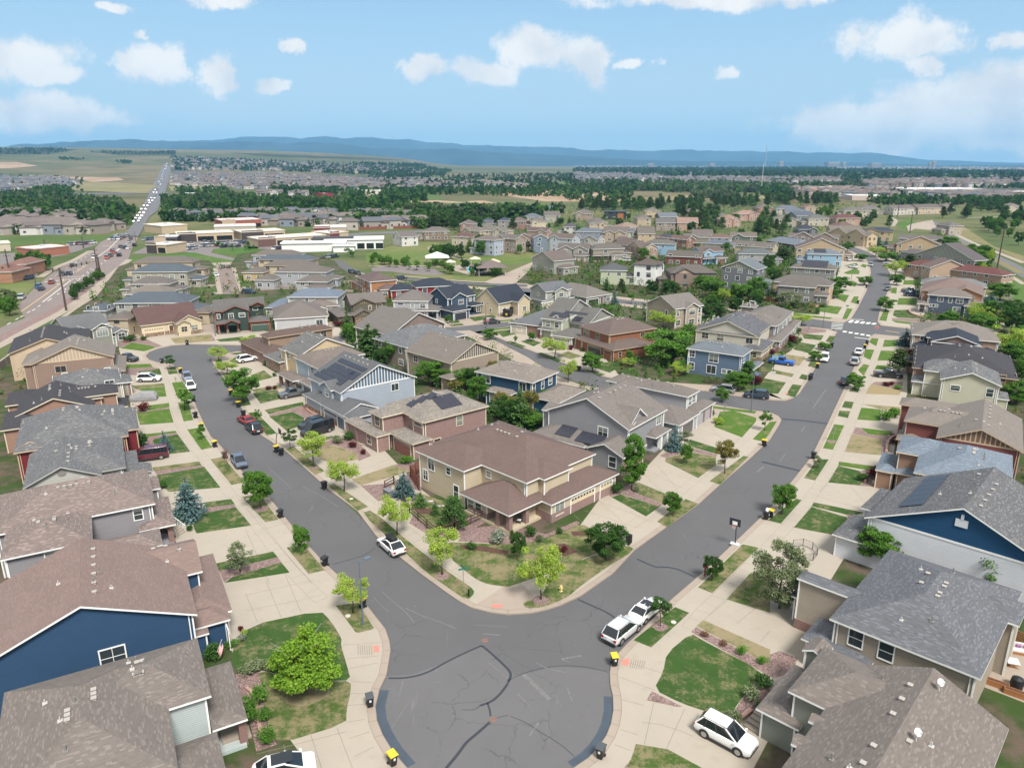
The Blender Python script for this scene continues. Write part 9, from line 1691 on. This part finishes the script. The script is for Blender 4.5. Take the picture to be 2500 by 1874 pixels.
# cross roads and lots of the valley
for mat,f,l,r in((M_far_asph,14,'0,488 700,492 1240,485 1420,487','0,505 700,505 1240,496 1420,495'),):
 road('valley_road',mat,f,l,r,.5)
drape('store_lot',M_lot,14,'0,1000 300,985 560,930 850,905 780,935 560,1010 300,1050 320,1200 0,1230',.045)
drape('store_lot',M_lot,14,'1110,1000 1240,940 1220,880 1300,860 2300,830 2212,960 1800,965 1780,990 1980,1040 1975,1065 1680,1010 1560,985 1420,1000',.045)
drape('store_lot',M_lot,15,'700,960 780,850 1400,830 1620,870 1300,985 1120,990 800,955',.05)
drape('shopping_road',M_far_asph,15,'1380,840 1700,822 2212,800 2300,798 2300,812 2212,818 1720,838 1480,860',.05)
drape('townhouse_ground',M_yard,14,'690,1500 860,1310 1000,1110 1150,1060 1600,1040 1760,1060 1830,1120 1850,1350 1760,1500 1000,1600 800,1600',.186);drape('townhouse_ground',M_yard,15,'620,1010 760,990 1250,1000 1500,1080 1620,1180 1600,1300 1100,1310 640,1290 560,1100',.19)
drape('paver_street',M_pav,15,'450,1122 570,1120 600,1190 632,1330 640,1345 497,1345 470,1220',.215);drape('paver_street',M_pav,15,'640,1295 1080,1275 1390,1245 1600,1225 1610,1245 1400,1270 1440,1300 1600,1310 1600,1330 1380,1310 1100,1300 650,1325',.219)
drape('driveway',M_conc,15,'415,1125 450,1122 500,1345 450,1345 270,1290 270,1270 440,1265',.205);drape('driveway',M_conc,15,'570,1120 605,1120 640,1230 740,1280 640,1325 632,1300',.209)
drape('lawn',M_lawn['g'],15,'265,1290 440,1275 455,1330 270,1335',.235);drape('lawn',M_lawn['g'],15,'640,1245 720,1240 740,1280 650,1285',.235)
drape('road',M_asph,15,'1440,1060 1500,1060 1600,1130 1660,1150 1640,1170 1560,1165 1480,1110',.2);drape('road',M_asph,16,'240,1022 330,1035 680,1062 1000,1082 1340,1092 1340,1112 1000,1100 600,1080 280,1055 240,1045',.20);pathstrip('sidewalk',M_conc,16,'300,1020 520,1040 760,1060 1100,1080 1340,1088',2.0,.225)
# four lane road at the right
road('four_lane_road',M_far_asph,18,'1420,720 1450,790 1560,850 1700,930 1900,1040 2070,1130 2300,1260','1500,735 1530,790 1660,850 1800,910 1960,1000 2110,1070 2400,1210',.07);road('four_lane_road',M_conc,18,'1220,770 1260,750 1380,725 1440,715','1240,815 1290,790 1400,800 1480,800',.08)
pathstrip('sidewalk',M_conc,18,'1480,770 1600,820 1760,900 1960,980 2212,1080',3.2,.1);pathstrip('sidewalk',M_conc,18,'1700,700 1900,690 2212,685',4,.09);pathstrip('median',M_tf,18,'1600,870 1750,945 1960,1050 2200,1170',3.5,.12)
# ---- flat roofed stores
def store(label,f,a,b,dep,h,wall,roof=(.64,.64,.63),glass=True,dark=None,name='store_building',cat='store'):
 h*=.78;p=G(f,*a,0);q=G(f,*b,0);L=math.dist(p,q);root=empty(name,(*p,0),math.atan2(q[1]-p[1],q[0]-p[0]));tag(root,label,cat)
 m=MB();m.box(0,0,0,L,dep,h);m.build('wall',siding(wall,'stucco'),root,uv=True)
 m=MB();m.box(-.3,-.3,h,L+.3,dep+.3,h+.12);m.build('flat_roof',plain(roof,.7,var=.05,scale=.2),root)
 m=MB();m.box(-.3,-.3,h+.12,L+.3,-.05,h+.45);m.box(-.3,dep+.05,h+.12,L+.3,dep+.3,h+.45);m.box(-.3,-.05,h+.12,-.05,dep+.05,h+.45);m.box(L+.05,-.05,h+.12,L+.3,dep+.05,h+.45);m.build('parapet',plain(mul(wall,1.25),.7),root)
 n_=max(2,int(L/9))
 if glass:
  for k in range(n_):m=MB();x0=L*k/n_+.8;x1=L*(k+1)/n_-.8;m.box(x0,-.08,.3,x1,-.0,3.0);m.build('shop_window',CGLASS,root)
 for k in range(n_//2+1):
  if dark and k%2==0:m=MB();x0=L*(k*2)/n_;m.box(x0,-.25,0,min(L,x0+L/n_),0,h+1.1);m.build('entrance_panel',siding(dark),root,uv=True)
 for k in range(max(1,int(L/14))):m=MB();x=L*(k+.5)/max(1,int(L/14));m.box(x-1,dep*.45,h+.12,x+1,dep*.45+1.6,h+1.3);m.build('rooftop_unit',plain((.4,.4,.4),.5),root)
CRM=(.45,.36,.25);DKB=(.06,.05,.05)
for a in(('cream and dark corner store with a white roof nearest the arterial',14,(1245,995),(1410,1000),16,5.5,CRM,(.63,.63,.62),True,DKB),('white roofed store row behind the corner store',14,(1310,930),(1500,925),16,5.5,DKB,(.63,.63,.62),True,CRM),('long cream and charcoal shop row in the middle of the center',14,(1500,905),(1975,885),17,6,CRM,(.63,.63,.62),True,DKB),('pale store with a big white roof behind the shop row',14,(1370,835),(1585,820),26,6.5,CRM,(.76,.76,.75),False,None),('brick red and green store building at the rear',14,(1880,790),(2212,775),24,7,(.30,.10,.07),(.63,.63,.62),True,CRM),('white roofed shop row with a dark right end',15,(660,885),(1025,865),18,5.8,CRM,(.63,.63,.62),True,DKB),('long cream shop building with a thin white roof edge',15,(800,945),(1370,905),16,5.5,CRM,(.76,.76,.75),True,(.14,.08,.07)),('maroon and cream clinic building at the end of the shops',15,(1405,900),(1560,885),18,6.2,CRM,(.63,.63,.62),False,(.15,.04,.04)),('taupe store with a plain roof behind the shops',15,(1270,835),(1540,830),20,5.2,(.4,.34,.27),(.7,.68,.65),False,(.15,.04,.04)),('white flat store at the back of the center',15,(430,825),(780,815),20,5,(.4,.36,.3),(.63,.63,.62),False,None),('red banded fast food store with a white roof left of the arterial',14,(300,1030),(590,1000),16,5,(.32,.13,.085),(.76,.76,.75),False,None),('cream store at the far left edge',14,(-80,985),(95,975),16,5,(.5,.44,.34),(.6,.55,.47),False,None),('long white roofed hall with blue peaks far right',18,(1220,488),(1850,486),60,8,(.6,.55,.5),(.76,.76,.76),False,None),('white warehouse among the trees at far right',18,(760,548),(1065,550),40,7,(.5,.4,.35),(.78,.78,.78),False,None),('brown big box store at the far right edge',18,(2060,520),(2400,530),70,9,(.3,.22,.18),(.6,.58,.55),False,None),('pale long store roof in the far right valley',18,(400,475),(900,470),60,8,(.48,.28,.2),(.55,.5,.46),False,None),('white barn like hall near the valley road',15,(135,522),(218,522),22,6,(.72,.72,.72),(.72,.72,.72),False,None),('dark red barn in the valley trees',15,(1340,530),(1430,527),22,7,(.25,.03,.04),(.3,.06,.08),False,None),('bright white hall on the far hillside',15,(632,330),(693,330),60,18,(.78,.78,.78),(.76,.76,.76),False,None),('white low hall on the far hillside',15,(345,352),(440,350),60,16,(.7,.7,.7),(.76,.76,.76),False,None),('pale barn with sheds left of the long road',14,(370,572),(490,570),22,6,(.5,.4,.33),(.55,.54,.52),False,None),('long pale sheds at the far meadow edge',15,(1700,508),(1860,506),40,8,(.6,.5,.45),(.55,.5,.47),False,None)):
 store(*a)
 # gabled entrance stores of terracotta colour at the left edge
HM('terracotta roofed store at the far left edge',14,'60,1100 200,1080',16,'h',5,(.25,.12,.09),(.32,.16,.10),'',ang=5,name='store_building',cat='store',win=[]);HM('lower terracotta roofed store cut by the left edge',14,'-120,1180 70,1130',14,'h',4.5,(.25,.12,.09),(.36,.19,.12),'',ang=5,name='store_building',cat='store',win=[])
# long white flat community building
p=G(15,1100,985,0);root=empty('community_building',(*P(400+1440/3.4563,330+975/3.4563,0),0),R(9));tag(root,'long white flat roofed building with a dark roof court','building')
for x0,y0,x1,y1,h in((-27,-3,6,9,4.4),(-5,4,26,20,5.2),(0,-8,11,-2.9,3.2)):
 m=MB();m.box(x0,y0,0,x1,y1,h);m.build('wall',plain((.70,.70,.69),.6),root);m=MB();m.box(x0-.6,y0-.6,h,x1+.6,y1+.6,h+.5);m.build('flat_roof',plain((.78,.78,.78),.6),root)
m=MB();m.box(-12,6,4.8,10,14,6.4);m.build('roof_court',plain((.04,.04,.04),.6),root)
for k in range(4):m=MB();m.box(7+5*k,3.9,.4,11+5*k,4.0,3.4);m.build('glazing',CGLASS,root)
# pool shelters
def canopy(f,u,v,w_,h,col,label,dark=None):
 x,y=G(f,u,v,0);root=empty('canopy',(x,y,0),R(8));tag(root,label,'canopy')
 m=MB();a=w_/2
 for q in range(4):
  c=[(-a,-a),(a,-a),(a,a),(-a,a)];m.add([(*c[q],h),(*c[(q+1)%4],h),(0,0,h+w_*.22)])
 m.add([(-a,a,h-.02),(a,a,h-.02),(a,-a,h-.02),(-a,-a,h-.02)]);m.build('canopy_roof',plain(col,.7),root)
 for sx in(-.85,.85):
  for sy in(-.85,.85):m=MB();m.box(a*sx-.12,a*sy-.12,0,a*sx+.12,a*sy+.12,h);m.build('post',plain(dark or(.4,.38,.35),.6),root)
canopy(16,580,915,11,3.4,(.66,.65,.62),'large white pyramid canopy by the pool path');canopy(16,690,945,5,2.6,(.55,.47,.36),'tan shade canopy left of the pool');canopy(16,900,920,5,2.8,(.55,.47,.36),'tan shade canopy behind the pool');canopy(16,1055,945,6,2.8,(.52,.42,.27),'tan shade canopy right of the pool');canopy(16,1030,1000,13,3.4,(.13,.10,.09),'dark brown roofed pool house shelter')
# ---- cars on the arterial and in the lots, one object each
GA='cars on the left arterial';LA='small {c} car driving on the wide left arterial'
def yaw_at(f,u,v,du,dv):a=PT(FR[f][0]+u/3.4563,FR[f][1]+v/3.4563);b=PT(FR[f][0]+(u+du)/3.4563,FR[f][1]+(v+dv)/3.4563);return a,math.atan2(b[1]-a[1],b[0]-a[0])
for u,v,col,lb in((185,1382,Si,'silver car lowest on the left arterial'),(330,1290,Bl,'blue car beside a dark one on the left arterial'),(352,1308,Nv,'dark navy car beside the blue one on the left arterial'),(437,1252,(.35,.06,.04),'red van crossing the arterial junction'),(528,1184,DG,'gray car waiting left at the arterial crossing'),(587,1180,Nv,'dark car waiting right at the arterial crossing'),(612,1108,Bk,'black car under the signal mast arm'),(905,1042,(.45,.12,.1),'red and white car above the thick pole'),(935,1026,DG,'dark car right of the red and white one'),(1008,1022,Bk,'black car by the kerb near the corner store'),(965,998,(.4,.08,.06),'red car below the corner store'),(952,986,(.4,.03,.03),'second red car below the corner store'),(1020,952,DG,'dark car left at the upper crossing'),(1056,957,Nv,'dark car in the middle of the upper crossing'),(1082,962,Wc,'white car right at the upper crossing'),(1136,936,Bk,'black suv turning at the upper crossing'),(1106,882,DG,'gray suv above the upper crossing'),(800,1042,Wc,'white car behind the thick utility pole'),(1090,908,Si,'silver car climbing past the upper crossing')):
 a,yw=yaw_at(14,u,v,60,-45);MINI(a[0],a[1],yw,lb,None,col,.08)
for row in range(3):
 for k in range(6):
  u,v=930+row*38+k*13,885-k*5-row*1;a,yw=yaw_at(14,u,v,60,-22);MINI(a[0],a[1],yw,'car queued in the turning lanes of the upper arterial crossing','cars queued at the upper crossing',None,.08)
for lane_,(l0,l1)in enumerate(((1185,1395),(1225,1425))):
 v=740
 path=[(1150,740),(1190,680),(1235,600),(1290,545),(1315,480),(1345,420),(1372,360),(1392,300),(1410,245)]
 for k in range(22):
  t=k/21*(len(path)-1);i=min(int(t),len(path)-2);fr_=t-i;u=path[i][0]+(path[i+1][0]-path[i][0])*fr_;v=path[i][1]+(path[i+1][1]-path[i][1])*fr_
  wid=60*(v-220)/520+14;u2=u+(-.28 if lane_==0 else .25)*wid+rnd.uniform(-2,2)
  a,yw=yaw_at(14,u2,v,.3,-12);o=MINI(a[0],a[1],yw,'tiny car in the stream of traffic on the long straight road','cars on the long straight road',None,a[2]+.62)
for f,u0,v0,u1,v1,n_ in((14,1580,930,1640,922,3),(14,1590,965,1640,962,3),(14,1705,915,1850,912,9),(14,1715,940,1850,936,8),(14,1865,918,2030,912,9),(14,1880,948,2030,942,8),(14,600,928,700,920,6),(14,700,925,800,915,6),(15,1490,905,1600,885,5),(15,940,965,1180,952,8),(15,690,915,780,912,5),(14,1190,892,1290,882,6),(14,210,1215,270,1220,3),(14,150,1200,200,1195,2)):
 for k in range(n_):
  if rnd.random()<.15:continue
  t=k/max(1,n_-1);x,y=G(f,u0+(u1-u0)*t,v0+(v1-v0)*t,0);MINI(x,y,R(rnd.choice((80,260))),'small parked car in the shopping center parking lots','cars parked at the shopping center',None,.06)
for k,(u,v)in enumerate(((1360,1040),(1400,1037),(1440,1034))):x,y=G(15,u,v,0);MINI(x,y,R(60),'small parked car beside the white community building','cars beside the white community building',None,.06)
# ---- far towns: roofs nobody could count
def far_town(name,zones,label):
 mb=MB();rr=random.Random(9)
 for f,s,n_,h,mi in zones:
  pp=[(FR[a][0]+u/3.4563,FR[a][1]+v/3.4563)for a,u,v in pts(f,s)];w_=[PT(a,b)[:2]for a,b in pp]
  x0,x1=min(p[0]for p in w_),max(p[0]for p in w_);y0,y1=min(p[1]for p in w_),max(p[1]for p in w_);c=0;tr=0
  while c<n_ and tr<n_*30:
   tr+=1;x,y=rr.uniform(x0,x1),rr.uniform(y0,y1)
   if not inpoly(x,y,w_)or noise.noise((x/90,y/90,5))<-.15:continue
   c+=1;g=terr(x,y)-.5;W_,D=rr.uniform(9,15),rr.uniform(9,13);hh=h*rr.uniform(.75,1.2);an=rr.choice((0,1.57,.4,-.4,.8))+rr.uniform(-.1,.1);ca,sa=math.cos(an),math.sin(an)
   T_=lambda a,b,z:(x+a*ca-b*sa,y+a*sa+b*ca,g+z);a,b=W_/2,D/2;rm=rr.choice(mi);wm=rr.choice((4,4,5,6,7));rh=hh+D*.22
   cs=[(-a,-b),(a,-b),(a,b),(-a,b)]
   for q in range(4):mb.add([T_(*cs[q],0),T_(*cs[(q+1)%4],0),T_(*cs[(q+1)%4],hh),T_(*cs[q],hh)],wm)
   e=.6;k=rr.choice((0,b*.9));c2=[(-a-e,-b-e),(a+e,-b-e),(a+e,b+e),(-a-e,b+e)];r0,r1=(-a-e+k,0),(a+e-k,0)
   mb.add([T_(*c2[0],hh),T_(*c2[1],hh),T_(*r1,rh),T_(*r0,rh)],rm);mb.add([T_(*c2[2],hh),T_(*c2[3],hh),T_(*r0,rh),T_(*r1,rh)],rm);mb.add([T_(*c2[1],hh),T_(*c2[2],hh),T_(*r1,rh)],rm if k else wm);mb.add([T_(*c2[3],hh),T_(*c2[0],hh),T_(*r0,rh)],rm if k else wm)
   for sx in(-.3,.3):
    xs=sx*W_;mb.add([T_(xs-.8,-b-.03,hh*.35),T_(xs+.8,-b-.03,hh*.35),T_(xs+.8,-b-.03,hh*.6),T_(xs-.8,-b-.03,hh*.6)],8)
 cols=[(.11,.09,.085),(.085,.09,.105),(.135,.11,.10),(.115,.08,.07),(.38,.34,.30),(.26,.22,.19),(.50,.48,.46),(.20,.22,.26),(.03,.03,.035)]
 o=mb.build(name,[plain(c,.8,var=.02)for c in cols]);tag(o,label,'houses',kind='stuff')
far_town('distant_houses',[(14,'0,790 300,750 560,735 1000,715 1010,790 860,830 0,845',80,6,(2,2,0)),(14,'0,690 300,680 640,700 600,740 0,745',40,6,(0,2)),(14,'-200,345 560,365 700,425 400,470 -200,495',520,6,(1,1,2)),(15,'0,700 500,690 1250,690 2100,690 2100,780 1560,800 1100,770 500,740 0,740',170,6,(0,1,2)),(15,'70,190 600,205 1000,230 1700,260 2212,290 2212,340 1500,320 1000,300 70,290',1500,7,(0,2,1)),(15,'70,320 1000,330 1600,370 2212,400 2212,470 1400,470 800,460 70,430',1300,6,(0,1,2,3)),(15,'820,500 1200,480 1200,520 900,540',14,6,(2,0)),(16,'940,232 1330,270 1310,300 1000,265',90,7,(2,2)),(16,'0,200 560,205 900,235 900,290 560,300 0,300',600,6,(0,1,2)),(16,'1700,150 2212,150 2212,215 1800,205',260,8,(1,0)),(16,'0,570 400,560 470,600 0,610',26,6,(0,2)),(17,'0,330 700,345 850,400 0,395',420,8,(1,1,0)),(17,'760,370 1900,370 2212,375 2212,415 900,415',520,8,(2,0,1)),(17,'0,255 2212,255 2212,300 0,280',900,12,(0,2,2)),(17,'0,290 2212,290 2212,370 900,370 0,330',420,7,(0,2)),(18,'600,255 2212,280 2212,330 1200,310 600,290',800,12,(2,2,0)),(18,'200,310 2212,340 2212,400 1200,395 300,380',500,8,(0,2)),(18,'850,400 1900,390 2212,430 1900,470 900,450',420,8,(2,3,0)),(18,'250,460 1200,470 1100,540 400,510',120,6,(3,0,2)),(18,'1200,500 2212,500 2212,560 1250,540',140,6,(2,0,1))],'thousands of small roofs spread over the far valley')
# construction dots and tower blocks on the skyline
def tower(px,w_,h_px,label,D=6500,col=(.32,.30,.30)):
 d=ray(px,402);x,y=d.x/d.y*D,D;w2=w_/F*D;hh=45+h_px/F*D;root=empty('tower_block',(x,y,0));tag(root,label,'tower block')
 m=MB();m.box(-w2/2,0,0,w2/2,w2,hh);m.build('wall',plain(col,.7),root)
 for k in range(4):m=MB();m.box(-w2*.52,-1,hh*(.3+.16*k),w2*.52,0,hh*(.36+.16*k));m.build('window_band',plain((.08,.09,.11),.3),root)
for a in((1908,9,6,'slim office tower by itself on the skyline'),(2036,26,4,'widest pair of office blocks on the right skyline'),(2062,8,4,'narrow office block right of the widest one'),(2140,22,2,'low wide block on the right skyline'),(2282,8,6,'tallest far downtown tower at right'),(2272,6,3,'shorter downtown tower at right'),(1740,12,1,'low block under the faint hills'),(1590,14,1,'low block left on the skyline')):tower(*a)
m=MB();d=ray(1868,402);D=8000;m.tube([(0,0,0),(0,0,45+43/F*D)],[7,2],6);o=m.build('radio_mast',plain((.3,.25,.25),.6));o.location=(d.x/d.y*D,D,0);tag(o,'thin radio mast rising above the right horizon','mast')
m=MB();x,y=G(17,1585,465,0);m.tube([(0,0,0),(0,0,48)],[.5,.25],6);o=m.build('floodlight_mast',plain((.6,.6,.58),.5));o.location=(x,y,0);tag(o,'pale slim mast in the valley right of centre','mast')
# ---- mountains in layered ridges (real relief far away)
def ridge(name,D,depth,prof,seed,col):
 mb=MB();rows=[];n_=240
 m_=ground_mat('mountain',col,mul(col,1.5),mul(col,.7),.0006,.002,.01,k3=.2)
 for j in range(9):
  t=j/8;row=[]
  for i in range(n_+1):
   px_=-500+i*3500/n_;d=ray(px_,402);hpx=lerp_tab(prof,px_);hpx+=min(1,hpx/30)*(6.0*noise.noise((px_/70,seed,0))+2.6*noise.noise((px_/22,seed,2)))
   hgt=max(0,(45+hpx/F*(D+depth*.5)))
   x=d.x/d.y*(D+depth*t);y=D+depth*t
   ff=math.sin(math.pi*min(1,t*.999))**.8
   z=hgt*.93*ff*(1+.07*noise.noise((x/1400,y/900,seed)))+hgt*.035*noise.noise((x/420,y/500,seed+4))*ff-12
   row.append(len(mb.v));mb.v.append((x,y,z))
  rows.append(row)
 for j in range(8):
  for i in range(n_):mb.f.append((rows[j][i],rows[j][i+1],rows[j+1][i+1],rows[j+1][i]));mb.m.append(0)
 o=mb.build(name,m_,smooth=True);return tag(o,kind='structure')
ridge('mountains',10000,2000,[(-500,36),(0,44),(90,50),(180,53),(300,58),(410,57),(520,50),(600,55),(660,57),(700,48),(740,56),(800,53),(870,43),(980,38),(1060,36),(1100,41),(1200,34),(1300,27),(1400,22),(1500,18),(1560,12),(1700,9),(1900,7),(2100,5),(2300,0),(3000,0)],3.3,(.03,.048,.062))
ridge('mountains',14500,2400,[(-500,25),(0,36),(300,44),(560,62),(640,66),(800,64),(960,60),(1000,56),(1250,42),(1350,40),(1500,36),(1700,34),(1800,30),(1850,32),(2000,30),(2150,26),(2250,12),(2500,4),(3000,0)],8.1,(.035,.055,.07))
# ---- the blue air between here and the mountains
m=bpy.data.materials.new('haze');m.use_nodes=True;n=NT(m.node_tree)
vo=n.new('ShaderNodeVolumePrincipled',inp={'Color':(.26,.62,1,1),'Density':.00006,'Anisotropy':.0});o=n.new('ShaderNodeOutputMaterial');n.l.new(vo.outputs[0],o.inputs['Volume'])
mb=MB();mb.box(-20000,-2000,-60,20000,17500,660);tag(mb.build('haze',m),'pale blue air over the valley','haze',kind='stuff')
